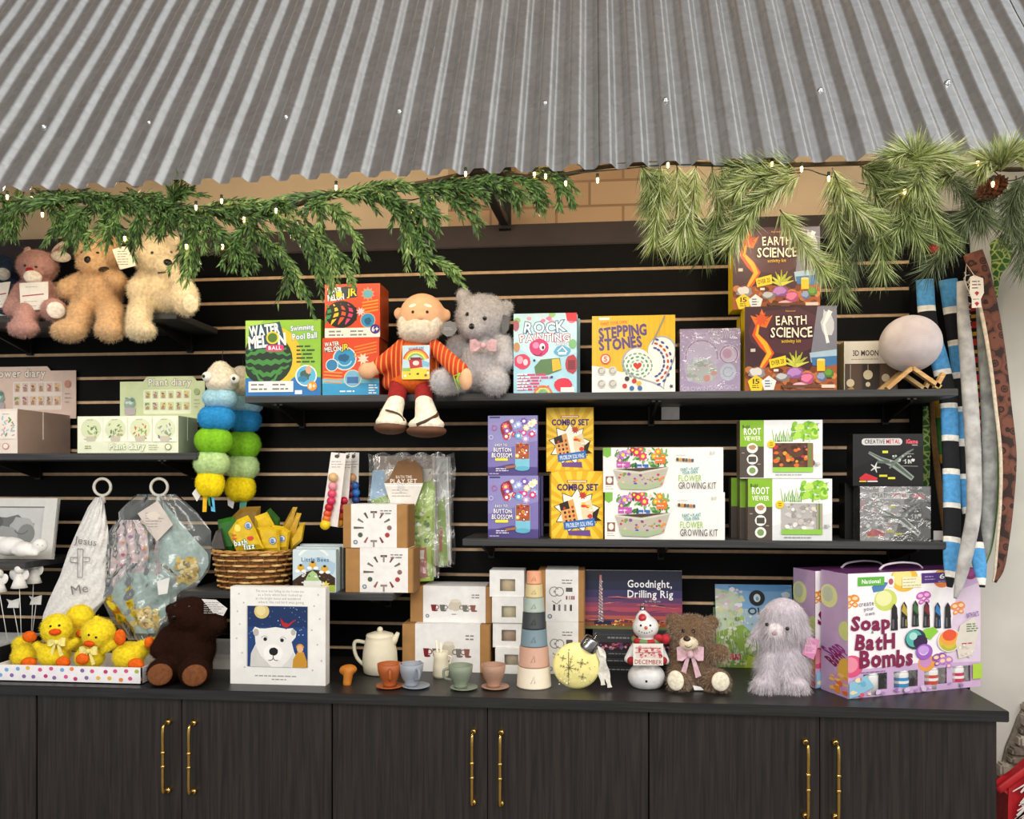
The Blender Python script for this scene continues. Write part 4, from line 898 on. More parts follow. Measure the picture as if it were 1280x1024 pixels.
for pts, sole, strap in (([('c', 495, 503, 32, 11, 488, 522, 36, 14), ('e', 489, 528, 40, 19, 10, 20)], (488, 535, 41, 19.5, 8, 22), ((476, 512), (484, 513), (498, 518), (505, 526))),
                         ([('c', 530, 503, 32, 11, 534, 524, 36, 15), ('e', 533, 531, 40, 22, 10, 20)], (533, 539, 41, 24.5, 8, 22), ((521, 531), (534, 526), (545, 520), (547, 517)))):
    g = Fr(520, -.235); sk = g.body(pts, cloth('#e6dfcc'), 'sock', t, 2.2); bvk = g.bvh
    so = MB().ell(g.p(*sole[:3]), (sole[3] * g.m, sole[5] * g.m, sole[4] * g.m), mat('#5d3c28', .7, 0, 'leather', bump=.3)).build('sandal', t)
    q = [g.hit(*p, bvk) for p in strap]; MB().tube(smoothpath([tuple(a + n * .001) for a, n in q], 5), .0042, mat('#4d3222', .7, 0, 'leather', bump=.3), 6, .5).build('strap', so)
def art_print(g):
    g.rect(503, 432, 538, 474, '#bcd8e8'); g.poly([(503, 462), (515, 458), (538, 462), (538, 474), (503, 474)], '#e8cf3a'); g.rect(503, 460, 513, 464, '#8fb85a')
    for r, c in ((16, '#d85a3a'), (14, '#f0a63a'), (12, '#ecd85a'), (10, '#7fb860')): g.arc(520, 453, r, 195, 345, 2.2, c)
    g.text("NOAH'S ARK", 511, 434.5, 530, 438.5, '#3f4f7a', 1, 3); g.poly([(511, 450), (528, 448), (529, 459), (513, 461)], '#b8303a'); g.rect(513, 447, 526, 450, '#7a2430'); g.ell(520, 454, 4, 3, '#efd8d0'); g.scatter(505, 462, 536, 472, 9, 1, 2, ['#d86a3a', '#4a3a2c', '#f2f0e4', '#8a5a3c'], 3); g.poly([(527, 450), (537, 454), (536, 459), (528, 458)], '#7fb8d8')
g = Fr(520, -.235)
plate(g, [(504, 432), (537, 433), (534, 474), (502, 473)], 26.5, '#bcd8e8', 'printed_patch', t, 6, art_print)
MB().tube([g.p(574, 466, 60), g.p(571, 474, 61), g.p(575, 482, 60)], .0025, cloth('#8fb83a'), 6).tube([g.p(576, 467, 60), g.p(567, 470, 61), g.p(573, 489, 60)], .0015, cloth('#9fc84a'), 6).build('ribbon', t)
# ------------------------------------------------------------------ seated animals on the upper short shelf
YS = -.215
def seat(x): return V((at(x, 392, YS).x, YS, Z1))
f = Fr(122, YS); t = thing('teddy_bear', 'golden tan teddy bear sitting on the upper shelf between pink and cream toys', 'teddy bear', seat(122))
f.body([('e', 124, 318, 4, 27, 27, 24), ('e', 116, 329, 20, 20, 14, 13), ('e', 105, 296, 0, 9, 9, 5), ('e', 146, 297, 0, 9, 9, 5), ('e', 123, 366, 0, 29, 31, 24), ('c', 107, 350, 6, 12, 86, 362, 12, 13.5), ('c', 141, 348, 6, 12, 146, 351, 14, 11.5),
        ('c', 106, 384, 8, 15, 100, 392, 28, 14), ('c', 100, 396, 30, 14, 96, 408, 34, 13), ('e', 86, 413, 38, 22, 13, 15), ('c', 138, 386, 8, 15, 138, 394, 28, 15), ('c', 138, 396, 30, 15, 138, 406, 34, 14), ('e', 137, 412, 38, 17, 14, 15)],
       plushm('#cba67c'), parent=t, floor=Z1, fur=(10000, .0062, furm('#c39c70', '#f3dcba'), 4, .5, .1, .5))
f.dot(109, 324.5, 4.3, blk, 'nose', t, .7); eyes(f, t, ((122, 316), (102, 315)), 2.0); f.dot(130, 337, 4, '#140d0a', 'mouth', t, .4, rx=6.5, rot=15)
f = Fr(196, YS); t = thing('teddy_bear', 'cream teddy bear sitting at the shelf end with one raised foot', 'teddy bear', seat(192))
f.body([('e', 196, 322, 4, 27, 26, 24), ('e', 205, 331, 18, 17, 13, 14), ('e', 176, 300, 0, 9, 9, 5), ('e', 217, 300, 0, 9, 9, 5), ('e', 197, 364, 0, 29, 28, 24), ('c', 183, 348, 8, 12, 174, 360, 22, 13), ('c', 173, 364, 22, 13, 176, 371, 20, 12),
        ('c', 180, 382, 8, 15, 175, 390, 28, 14), ('c', 174, 394, 30, 14, 173, 402, 34, 14), ('e', 176, 413, 36, 18, 12, 15), ('c', 208, 378, 8, 14, 226, 372, 26, 14), ('e', 231, 371, 32, 17, 24, 11, -12), ('c', 215, 352, 6, 11, 226, 350, 12, 11)],
       plushm('#d9c8a6'), parent=t, floor=Z1, fur=(10000, .006, furm('#d2bf9a', '#faf0d8'), 6, .5, .1, .5))
f.dot(210, 328, 4.2, blk, 'nose', t, .75, rx=5.2); f.dot(202, 341, 1.8, '#1a120d', 'mouth', t, .4, rx=6, rot=8); eyes(f, t, ((190, 316), (214, 315)), 1.9)
f.dot(238, 380, 11, '#e6d8bb', 'paw_pad', t, .25, .9, m=plushm('#e2d3b4'), rx=9)
tg = thing('swing_tag', 'cream paper swing tag hanging between the tan and cream bears', 'tag', at(155, 308, YS - 42 * f.m))
plate(Fr(155, YS), [(140, 312), (158, 307), (170, 332), (150, 337)], 42, '#e9dfcc', 'paper', tg, .6, lambda g: g.lines(147, 313, 162, 332, 6, '#8a8074', 1))
MB().tube([Fr(155, YS).p(150, 309, 41.5), Fr(155, YS).p(156, 296, 30), Fr(155, YS).p(160, 312, 26)], .0006, card('#e8e2d8'), 5).build('string', tg)
f = Fr(46, YS); t = thing('stuffed_reindeer', 'dusty pink plush animal with red nose and white ears, white card on its belly', 'stuffed animal', seat(44))
f.body([('e', 47, 333, 4, 25, 20, 20), ('e', 41, 345, 20, 12, 11, 11), ('c', 66, 322, 0, 5, 78, 310, -1, 5), ('c', 36, 322, 0, 4, 33, 312, -1, 4), ('e', 44, 372, 0, 24, 26, 20), ('c', 28, 362, 4, 10, 16, 386, 14, 11), ('c', 60, 360, 4, 9, 65, 372, 8, 8), ('c', 60, 386, 8, 12, 68, 387, 28, 13.5), ('c', 34, 388, 8, 14, 33, 392, 28, 13), ('c', 32, 396, 30, 13, 31, 404, 34, 12), ('e', 29, 410, 38, 19, 11, 13)],
       plushm('#b98d84'), parent=t, floor=Z1, fur=(7000, .005, furm('#b1857c', '#e3bcb2'), 8, .5, .1, .5))
f.dot(41, 347, 8.5, '#e9e0d4', 'muzzle', t, .5, .9, m=plushm('#e6dccf'), rx=10); f.dot(36.5, 337, 3.4, '#a31224', 'nose', t, .8, rx=4.6); eyes(f, t, ((45, 334), (31, 332)), 1.9)
MB().ell(f.p(76, 321, 8), (13.5 * f.m, 3 * f.m, 6.8 * f.m), plushm('#dccfba'), rotm('Y', 8)).build('ear', t)
MB().ell(f.p(73, 309, 0), (11 * f.m, 2.5 * f.m, 3.6 * f.m), plushm('#cfc3b0'), rotm('Y', -38)).build('ear', t)
MB().ell(f.p(34, 314, 6), (4 * f.m, 2.5 * f.m, 6 * f.m), plushm('#c9a99c'), rotm('Y', 30)).build('ear', t)
f.dot(70, 388, 10, '#e9e0d4', 'paw_pad', t, .2, .9, m=plushm('#e6ddd2'))
plate(f, [(24, 354), (60, 352), (60, 386), (26, 389)], 31, '#efeae0', 'card', t, .6, lambda g: (g.line([(28, 370), (55, 368)], 1.4, '#a8434c'), g.lines(32, 357, 52, 361, 1, '#b0a8a0', .8), g.lines(30, 374, 54, 385, 2, '#b5ada5', .8)))
f = Fr(2, YS + .05); t = thing('stuffed_animal', 'navy blue plush animal cut off by the picture edge, white paw pads', 'stuffed animal', seat(0))
f.body([('e', -2, 338, 2, 24, 20, 20), ('e', 2, 372, -2, 22, 28, 20), ('c', 14, 356, 2, 9, 22, 374, 2, 9), ('c', -4, 396, 8, 12, -4, 398, 20, 12), ('e', -3, 398, 24, 12, 13, 9)], plushm('#2f3d55'), parent=t, floor=Z1, fur=(4000, .005, furm('#2c3950', '#5b6c88'), 9, .4, .1, .5))
f.dot(4, 343, 8, '#e3e2de', 'muzzle', t, .5, .9, m=plushm('#dedcd6')); f.dot(-1, 396, 8, '#e3e2de', 'paw_pad', t, .3, .9, m=plushm('#dedcd6'))
plate(f, [(-12, 355), (13, 352), (6, 384), (-14, 386)], 31, '#efeae0', 'card', t, .6, lambda g: (g.line([(-12, 370), (8, 367)], 1.4, '#a8434c'), g.lines(-10, 375, 5, 382, 2, '#b5ada5', .8)))
# ------------------------------------------------------------------ caterpillars
def caterpillar(label, segs, head, tagp, ribbons, Y, eyes_at=None):
    f = Fr(head[0], Y); t = thing('plush_caterpillar', label, 'stuffed toy', at(head[0], head[1] - 22, Y), 'hanging caterpillar toys')
    f.body([('e', head[0], head[1], 0, 20, 17, 17), ('e', head[0] - 1, head[1] - 8, 0, 13, 13, 12), ('e', head[0] + 1, head[1] + 8, 2, 21, 12, 17)], plushm('#ddd3c0'), 'head', t, 1.9, fur=(900, .0025, furm('#d8cebb', '#efe7d8'), 1, .3, 0, .5))
    for k, (x, y, rx, ry, c) in enumerate(segs):
        g = Fr(head[0], Y); o = g.body([('e', x - rx * .28, y, 2, rx * .76, ry * 1.08, rx * .74), ('e', x + rx * .28, y, 2, rx * .76, ry * 1.08, rx * .74)], plushm(c), 'segment', t, 1.8, fur=(1500, .003, furm(c), k, .35, 0, .5))
    for x, y in eyes_at or ():
        p = f.p(x, y, 15); e = MB().ell(p, 6.2 * f.m, mat('#eceae6', .3, 0, 'button')).build('eye', t)
        MB().ell(p + V(((-1 if x < head[0] else 1) * .0035, -5.2 * f.m, 0)), (2.2 * f.m, 1.6 * f.m, 2.2 * f.m), mat('#111111', .2, 0, 'button')).build('pupil', e)
    plate(f, tagp, 4, '#e8e6e4', 'care_tag', t, .6)
    for pts, c in ribbons: MB().prism([f.p(x, y, 2) for x, y in pts][::-1], (0, .001, 0), cloth(c)).build('ribbon', t)
    MB().tube([f.p(head[0] + 1, head[1] - 20, 0), f.p(head[0] + 1, head[1] - 30, 0), at(head[0] + 2, head[1] - 34, -.02)], .0012, bk, 6).build('loop', t)
caterpillar('front blue, green and yellow plush caterpillar with googly eyes, hanging by the shelf end',
    [(275, 498, 21, 12, '#9fc9da'), (271, 523, 22.5, 15, '#2f8bc8'), (267, 551, 22.5, 16, '#7db82a'), (264.5, 579, 21.5, 15, '#b3cf8e'), (262.5, 604, 17, 16.5, '#eed21e')],
    (277, 472), [(240, 617), (246, 609), (253, 616), (246, 627)], [([(254, 616), (259, 616), (258, 640), (253, 640)], '#e8b81e'), ([(262, 617), (267, 616), (269, 640), (264, 639)], '#5fb4dc'), ([(258, 616), (263, 616), (266, 634), (261, 632)], '#3f8a5a')], -.205, ((259, 471), (293, 474)))
caterpillar('rear blue, green and yellow plush caterpillar half hidden behind its googly-eyed twin',
    [(308, 505, 20, 12, '#9fc9da'), (306, 525, 20, 15, '#2f8bc8'), (304, 556, 21, 16, '#7db82a'), (303, 584, 20, 15, '#b3cf8e'), (300.5, 610, 18, 16, '#eed21e')],
    (303, 478), [(284, 622), (294, 622), (291, 636), (285, 632)], [([(300, 624), (309, 624), (306, 644), (299, 642)], '#4f9a8a')], -.085)
# ------------------------------------------------------------------ soft toys on the counter
def counter_at(x, y):
    """the point of the countertop seen at (x, y)"""
    d = (at(x, y, 0) - CAM).normalized(); k = (CZ - E) / d.z; return CAM + d * k
pc = counter_at(866, 864); f = Fr(866, pc.y + .06); t = thing('teddy_bear', 'streaky brown teddy bear with pale pink bow, seated beside the snowman', 'teddy bear', V((pc.x, pc.y + .06, CZ)))
f.body([('e', 864, 792, 4, 27, 24, 22), ('e', 842, 776, 0, 10, 10, 6), ('e', 889, 779, 0, 10, 10, 6), ('e', 862, 805, 20, 12, 9, 11), ('e', 868, 838, 0, 26, 27, 20), ('c', 848, 818, 6, 10, 844, 837, 12, 9), ('c', 886, 818, 6, 11, 900, 816, 14, 11), ('c', 857, 852, 8, 13, 848, 852, 26, 13), ('c', 884, 852, 8, 13, 896, 852, 26, 15)],
       plushm('#6d5642'), parent=t, floor=CZ, fur=(9000, .0085, furm('#6a523e', '#cdb8a2'), 11, .45, .15, .55))
f.body([('e', 861, 804.5, 24, 12, 9.5, 9)], plushm('#dccdb4'), 'muzzle', t, 1.6); mv = f.last
f.dot(858.5, 798.5, 3.6, '#2e1b12', 'nose', t, .8, rx=4.6, bv=mv); eyes(f, t, ((854, 789), (867, 789)), 2.5)
m2 = MB(); q = [f.hit(x, y, mv) for x, y in ((856, 807), (860, 809.5), (865, 807.5))]; m2.tube(smoothpath([tuple(a + n * .0006) for a, n in q], 4), .0007, mat('#2e1b12'), 5).build('mouth', t)
bow(f, 863, 818, 34, 20, 26, '#d9b3bf', 'bow', t)
f.dot(845, 851, 12, '#e6e0cc', 'paw_pad', t, .3, .9, m=plushm('#e0d9c4'), rx=10, rot=10, sink=-.6); f.dot(900, 852, 11.5, '#e6e0cc', 'paw_pad', t, .3, .9, m=plushm('#e0d9c4'), rx=11, sink=-.6)
plate(f, [(866, 857), (876, 859), (880, 863), (868, 863)], 30, '#efefec', 'care_tag', t)
pc = counter_at(977, 866); f = Fr(977, pc.y + .045); t = thing('stuffed_lamb', 'shaggy lavender grey lamb with floppy ears and pink tag, beside the soap kits', 'stuffed animal', V((pc.x, pc.y + .045, CZ)))
f.body([('e', 979, 772, 4, 25, 25, 22), ('e', 969, 788, 18, 13, 12, 12), ('c', 998, 772, 2, 7, 1004, 792, 12, 8), ('c', 956, 778, 0, 6, 946, 796, 4, 7), ('e', 978, 828, 0, 29, 34, 22), ('c', 962, 822, 16, 8, 960, 845, 24, 8), ('c', 986, 824, 16, 9, 980, 848, 24, 9), ('e', 956, 855, 22, 15, 11, 15), ('e', 992, 856, 20, 16, 11, 15)],
       plushm('#c3bac5'), parent=t, floor=CZ, fur=(9000, .015, furm('#b3a9b7', '#fbf7fb'), 12, .55, .4, .55))
f.body([('e', 970, 789, 22, 11, 11, 9)], plushm('#e9e2e4'), 'face', t, 1.6); fv = f.last
f.dot(968, 792, 2.6, '#b58f9a', 'nose', t, .6, .6, rx=3.4, bv=fv); f.dot(960.5, 782, 2.3, '#2a2226', 'eye', t, .8, sink=-1.5); f.dot(981, 784, 2.5, '#2a2226', 'eye', t, .9, sink=-3.5)
plate(f, [(1009, 796), (1025, 800), (1017, 825), (1003, 818)], 16, '#d887b4', 'tag', t, .7, lambda g: (g.rect(1006, 806, 1020, 817, '#e9a9cc'), g.lines(1007, 808, 1019, 815, 3, '#b05a8c', .8)))
pc = counter_at(232, 858); f = Fr(232, pc.y + .08); t = thing('teddy_bear', 'dark chocolate brown teddy bear leaning forward beside the duck tray, white tag', 'teddy bear', V((pc.x, pc.y + .08, CZ)))
f.body([('e', 238, 768, 8, 27, 22, 24), ('e', 223, 766, 24, 13, 11, 12), ('e', 214, 762, 8, 8, 8, 5), ('e', 262, 768, 4, 9, 9, 6), ('e', 236, 808, 0, 34, 40, 26), ('c', 256, 790, 6, 14, 270, 778, 14, 13), ('c', 212, 796, 8, 14, 200, 812, 16, 12), ('c', 216, 836, 8, 17, 202, 840, 34, 17), ('c', 246, 838, 8, 17, 242, 840, 34, 17)],
       plushm('#25110a'), parent=t, floor=CZ, fur=(8000, .004, furm('#200e07', '#43220f'), 14, .4, .1, .5))
f.dot(200, 843, 13, '#6d4128', 'paw_pad', t, .25, .9, m=plushm('#70452b'), rx=14, sink=-.8); f.dot(243, 844, 13, '#6d4128', 'paw_pad', t, .25, .9, m=plushm('#70452b'), rx=14, sink=-.8)
f.dot(217, 772, 3, blk, 'nose', t, .7); eyes(f, t, ((219, 757), (236, 758)), 2)
plate(f, [(252, 749), (270, 750), (284, 761), (279, 770), (266, 766)], 26, '#d9d7d6', 'care_tag', t, .7, lambda g: g.lines(255, 752, 278, 768, 6, '#9a9896', 1, full=1))
# ------------------------------------------------------------------ tray of ducklings
yl = '#efd52a'; org = '#e0641c'
TY = counter_at(90, 854).y
ty0, ty1 = TY, TY + .165
dx0 = at(-6, 850, TY).x; dx1 = at(177, 855, TY).x; hz = (at(90, 833, TY) - at(90, 854, TY)).z
t = thing('display_tray', 'white polka dot cardboard tray holding the yellow plush ducklings', 'tray', ((dx0 + dx1) / 2, TY + .08, CZ))
wt = card('#f1eff2'); th = .003
def dots(g):
    R = random.Random(8)
    for k in range(14):
        for r in range(2): g.ell(-4 + k * 13.5 + r * 6 + R.uniform(-2, 2), 838 + r * 10 + R.uniform(-1.5, 1.5), 2.6, 2.6, R.choice(['#d8568a', '#7aa8d8', '#e8b83c', '#8a6aa8', '#c23a7a', '#e88a4a', '#a8b84a']), 12)
MB().box((dx0, ty0, CZ), (dx1, ty1, CZ + th), wt).build('base', t)
for a, b, n in (((dx0, ty0, CZ), (dx1, ty0 + th, CZ + hz), 'front_wall'), ((dx0, ty1 - th, CZ), (dx1, ty1, CZ + hz), 'rear_wall'), ((dx0, ty0, CZ), (dx0 + th, ty1, CZ + hz), 'side_wall'), ((dx1 - th, ty0, CZ), (dx1, ty1, CZ + hz), 'side_wall')):
    o = MB().box(a, b, wt).build(n, t)
    if n == 'front_wall':
        g = Face((dx0, ty0, CZ + hz), (1, 0, 0), (0, 0, -1), (0, -1, 0), dx1 - dx0, hz, (-6, 833, 177, 855)); dots(g); g.mb.build('dot_print', o)
def duck(label, Y, blobs, feet, beak=None, ey=(), rib=None):
    f = Fr(90, Y); x = blobs[0][1]; b = at(x, 800, Y); b.z = CZ + th; t = thing('plush_duckling', label, 'stuffed toy', b, 'plush ducklings in the polka dot tray')
    f.body(blobs, plushm(yl), parent=t, vox=1.9, floor=CZ, fur=(2600, .0042, furm('#e6c81e', '#fbec6a'), 3, .4, 0, .5))
    for x, y, d, rx, ry in feet: MB().ell(f.p(x, y, d), (rx * f.m, 6 * f.m, ry * f.m), plushm(org)).build('foot', t)
    if beak: f.dot(beak[0], beak[1], 4.2, org, 'beak', t, .9, .8, m=plushm('#d8501a'), rx=7, sink=-.3)
    eyes(f, t, ey, 1.6)
    if rib: bow(f, rib[0], rib[1], 22, 12, rib[2], '#f4e48a', 'bow', t)
duck('yellow duckling lying on its back in the tray, face up, near the tray end', ty0 + .055, [('e', 71, 786, 4, 19, 19, 17), ('e', 68, 818, 0, 20, 16, 17), ('c', 86, 808, 4, 6, 95, 802, 8, 5), ('c', 52, 812, 4, 6, 46, 806, 6, 5)], [(37, 796, 10, 9, 7), (79, 828, 16, 9, 7)], (69, 790), ((63, 783), (74, 782)), (70, 803, 16))
duck('yellow duckling with pale ribbon sitting upright in the tray middle', ty0 + .05, [('e', 123, 791, 4, 20, 18, 18), ('e', 121, 774, 2, 4, 5, 4), ('e', 112, 822, 0, 18, 15, 16), ('c', 130, 812, 2, 6, 142, 806, 4, 5)], [(150, 797, 16, 7, 10), (103, 824, 18, 8, 7)], (112, 804), ((111, 794), (120, 797)), (110, 814, 17))
duck('yellow duckling mostly hidden behind the other two, back of head showing', ty0 + .12, [('e', 100, 772, 0, 16.5, 16, 15), ('e', 98, 798, 0, 16, 16, 13)], [(103, 792, 14, 8, 5)])
duck('yellow duckling tipped over head-down at the tray end by the brown bear', ty0 + .055, [('e', 161, 820, 0, 19, 17, 17), ('e', 176, 812, -6, 11, 11, 11), ('c', 178, 806, 0, 5, 190, 800, 0, 4)], [(170, 831, 16, 10, 8), (187, 803, 2, 6, 7)])
duck('yellow duckling curled lowest in the tray corner, only its round body showing', ty0 + .06, [('e', 31, 820, 0, 15, 15, 15), ('e', 27, 806, -14, 11, 11, 10)], [(36, 829, 15, 10, 7)])
# ------------------------------------------------------------------ flower display boxes on the second shelf
def display_box(label, fx0, fx1, fy0, fy1, dep, bx0, bx1, by0, tab, cols, pics, Y, word):
    A = at(fx0, fy1, Y); B = at(fx1, fy1, Y); H = at(fx0, fy0, Y).z - A.z; W = B.x - A.x
    t = thing('display_box', label, 'box', V(((A.x + B.x) / 2, Y + dep / 2, Z2)))
    c1, c2, c3 = cols
    MB().obox((A.x, Y, Z2), (W, 0, 0), (0, dep, 0), (0, 0, H), prt(c1), (prt(c1), prt(c2), prt(c2), prt(c2), prt(c2), prt(c1))).build('carton', t)
    f = Face((A.x, Y, Z2 + H), (1, 0, 0), (0, 0, -1), (0, -1, 0), W, H, (fx0, fy0, fx1, fy1)); pics(f); f.mb.build('printed_front', t)
    yb = Y + dep - .002; C = at(bx0, fy0, yb); Dd = at(bx1, by0, yb); bw = Dd.x - C.x; hh = Dd.z - (Z2 + H)
    x0, x1 = C.x + bw * tab[0], C.x + bw * tab[1]; th = .014; zt = Dd.z
    pts = [(C.x, yb, Z2 + H - .01), (Dd.x, yb, Z2 + H - .01), (Dd.x, yb, zt), (x1 + .006, yb, zt), (x1, yb, zt + th * .6), (x1 - .006, yb, zt + th), (x0 + .006, yb, zt + th), (x0, yb, zt + th * .6), (x0 - .006, yb, zt), (C.x, yb, zt)]
    o = MB().prism(pts, (0, .002, 0), prt(c3)).build('header_board', t)
    g = Face((C.x, yb, zt + th), (1, 0, 0), (0, 0, -1), (0, -1, 0), bw, hh + th, (0, 0, 100, 52))
    g.text(word, 100 * tab[0] + 4, 3, 100 * tab[1] - 4, 11, '#efe8dc', 1, 0, c2)
    g.rr(28, 16, 84, 46, c1, 2)
    R = random.Random(5)
    for j in range(2):
        for i in range(6):
            x, y = 33 + i * 9.2, 22 + j * 14; g.rect(x - 3.4, y - 4.5, x + 3.4, y + 5, c3)
            g.scatter(x - 2, y - 3, x + 2, y + 1, 7, .6, 1.5, ['#7aa05a', '#c86a5a', '#e0b04a', '#a06a8a', '#8a5a4a', '#5a8a5a'][i % 3::2], i + j * 7); g.rr(x - 2, y + 1, x + 2, y + 4.5, '#b08a78', .6)
    g.blob(12, 34, 6, 8, '#8fa39c', 3); g.rr(6, 38, 19, 47, '#b5aab0', 2); g.scatter(7, 24, 18, 36, 14, 1, 2.4, ['#5f8a78', '#86a89a', '#c9d4cc'], 6); g.ell(91, 19, 3.4, 4, '#c98a7a' if c3 != '#c8d4a8' else '#9ab07a'); g.lines(88, 27, 96, 40, 3, '#a89a8c', .8)
    g.mb.build('print', o)
    # tape seam on the open side
    MB().box((B.x - .0002, Y + dep * .45, Z2 + H * .35), (B.x + .0005, Y + dep * .47, Z2 + H), prt(c1)).build('side_seam', t)
def pic_green(f):
    f.rect(97, 520, 223, 566, '#e6ecd2')
    for k, cs in enumerate((['#9ab07a', '#c0cfa0', '#6f8f5a'], ['#6f8a58', '#8fa678', '#b8b08a'], ['#c87a4a', '#8aa85a', '#d89a5a'], ['#7a7a9a', '#8aa07a', '#b0b0c8'])):
        x = 99 + k * 31; f.rect(x, 521, x + 29.5, 552, '#eef1e0'); f.ell(x + 15, 536, 13, 13, '#d8e2bc'); f.scatter(x + 7, 530, x + 23, 549, 22, 1.2, 3, cs, k, 'leaf'); f.rr(x + 9, 545, x + 21, 551.5, '#c9c2b0', 2); f.lines(x + 10, 523, x + 20, 526, 1, '#a8b090', .8)
    f.text('Plant diary', 138, 554, 182, 561, '#f7f9ee', 1, 0, '#b5c490'); f.lines(107, 556, 117, 561, 2, '#8a946a', 1); f.lines(187, 555, 201, 563, 3, '#a8b088', .8); f.ell(211, 558.5, 4, 4, '#7a8a4a'); f.ell(211, 558.5, 3, 3, '#e6ecd2')
display_box('pale green flower display box with plant pictures, on the second shelf', 97, 223, 520, 566, .112, 150, 256, 476, (.3, .88), ('#e6ecd2', '#8d9a86', '#c8d4a8'), pic_green, -.24, 'Plant diary')
def pic_pink(f):
    f.rect(-90, 511, 22, 566, '#e8dcd2')
    for k in range(4): x = -86 + k * 28; f.rect(x, 514, x + 26, 548, '#f0e8de'); f.scatter(x + 5, 522, x + 20, 546, 22, 1.5, 3.5, ['#7a9a5a', '#c0cfa0', '#a8c4d8', '#d8a0a0'], k, 'leaf'); f.lines(x + 6, 516, x + 18, 519, 1, '#b0a090', .8)
    f.text('Flower diary', -60, 552, 0, 560, '#ffffff', 1, 0, '#d0b0a0'); f.ell(8, 557, 4, 4, '#c98a7a'); f.ell(8, 557, 3, 3, '#f0e4da')
display_box('dusty pink flower display box with tall header, at the shelf edge of the picture', -90, 22, 511, 566, .235, -14, 95, 463, (0, .69), ('#e8dcd2', '#a08a7e', '#dcc3b4'), pic_pink, -.245, 'Flower diary')
# ------------------------------------------------------------------ photo frame with a sleeping figurine
b = at(20, 695, -.16); b.z = Z3; t = thing('photo_frame', 'white photo frame with a black and white picture, leaning on the small shelf', 'picture frame', b)
fw = mat('#d9d8d4', .5, 0, 'painted_wood', var=.04)
xa, xb = at(-45, 650, -.16).x, at(64, 650, -.16).x; zt = at(20, 623, -.16).z; ln = radians(9); H = (zt - Z3) / cos(ln); W = xb - xa
dn = V((0, -sin(ln), -cos(ln))); nn = V((0, -cos(ln), sin(ln))); O = V((xa, -.16, Z3)) - dn * H
def fbar(u0, u1, v0, v1): return MB().obox(O + V((W * u0, 0, 0)) + dn * (H * v1), (W * (u1 - u0), 0, 0), -nn * .014, -dn * (H * (v1 - v0)), fw)
fm = MB()
for a in ((0, 1, 0, .14), (0, 1, .86, 1), (0, .14, .14, .86), (.86, 1, .14, .86)): fm.v += []; q = fbar(*a); fm.add(q.v, q.f, fw)
fm.build('frame', t)
g = Face(O - nn * .009, (1, 0, 0), dn, nn, W, H, (0, 0, 100, 85)); g.rect(13, 11, 87, 74, '#8f908f'); g.rect(15, 13, 85, 72, '#c9cac9'); g.blob(48, 45, 26, 22, '#6f706f', 3); g.blob(60, 38, 14, 13, '#aeb0af', 5); g.blob(40, 52, 17, 13, '#9b9c9b', 6); g.ell(66, 50, 10, 14, '#858685'); g.blob(30, 34, 9, 9, '#5c5d5c', 8); g.arc(60, 42, 8, 20, 160, 1.6, '#6a6b6a')
g.mb.obox(O - nn * .012 + dn * (H * .9), (W, 0, 0), nn * .002, -dn * (H * .8), card('#77787a')); g.mb.build('photograph', t)
f = Fr(30, -.225); fp = at(26, 699, -.225); fp.z = Z3; t = thing('figurine', 'small white figurine of a sleeping baby lying before the photo frame', 'figurine', fp)
wp = mat('#e8e8e6', .5, 0, 'porcelain', var=.05, bump=.3, scale=60)
f.body([('e', 12, 683, 0, 22, 12, 13), ('e', 30, 687, 4, 14, 10, 11), ('e', 50, 682, 2, 9, 9, 9), ('c', 20, 688, 8, 6, 44, 692, 8, 4), ('e', -8, 686, 0, 12, 10, 11), ('e', 2, 676, 2, 8, 6, 6)], wp, 'body', t, 1.8)
eyes(f, t, ((47, 681), (53, 682)), .7, '#8a8a88')
# ------------------------------------------------------------------ angel picks in a foam block
YB = -.17; A = at(0, 806, -.3); xb = at(0, 806, -.3).x
zb = A.z; t = thing('display_block', 'black display block with white foam top, behind the duck tray', 'display stand', V((xb - .15, -.2, CZ)))
MB().box((xb - .3, -.3, CZ), (xb, -.13, zb - .006), mat('#19191a', .5, 0, 'board')).build('base', t)
MB().box((xb - .3, -.3, zb - .006), (xb, -.13, zb), mat('#b9bcbc', .7, 0, 'foam', bump=.4)).build('foam_top', t)
def pick(label, sx, sy, bx, by, kind, Y):
    s = at(bx, by, Y); s.z = zb; f = Fr(sx, Y); t = thing('plant_pick', label, 'ornament', s, 'white picks in the foam block')
    top = f.p(sx, sy + 6); MB().tube([s - V((0, 0, .004)), top], .0011, mat('#dcdcda', .4), 6).build('stick', t)
    wh = mat('#dedddb', .5, 0, 'resin', var=.1, bump=.4)
    if kind == 'angel':
        mb = MB(); mb.lathe(f.p(sx, sy + 13), [(0, 0), (9.5 * f.m, 0), (7.5 * f.m, 6 * f.m), (4 * f.m, 17 * f.m), (0, 19 * f.m)], wh, 16)
        mb.build('robe', t); MB().ell(f.p(sx, sy - 10, 1), (5.5 * f.m,) * 3, wh).build('head', t)
        for sg in (-1, 1): MB().ell(f.p(sx + sg * 7, sy - 3, -3), (5.5 * f.m, 1.5 * f.m, 7 * f.m), wh, rotm('Y', sg * 25)).build('wing', t)
    else:
        MB().prism([f.p(sx + dx, sy + dy, 2) for dx, dy in ((-9, -5), (-3, -3), (7, -6), (6, 6), (-8, 6), (-6, 0))][::-1], (0, .002, 0), wh).build('plaque', t); f2 = f
pick('white angel pick, tallest of the nearer pair on the foam block', 24, 722, 27, 788, 'angel', -.24)
pick('white angel pick with raised wing beside the white blanket', 42, 716, 39, 786, 'angel', -.18)
pick('small white plaque pick below the angels', 17, 754, 24, 786, 'flag', -.2)
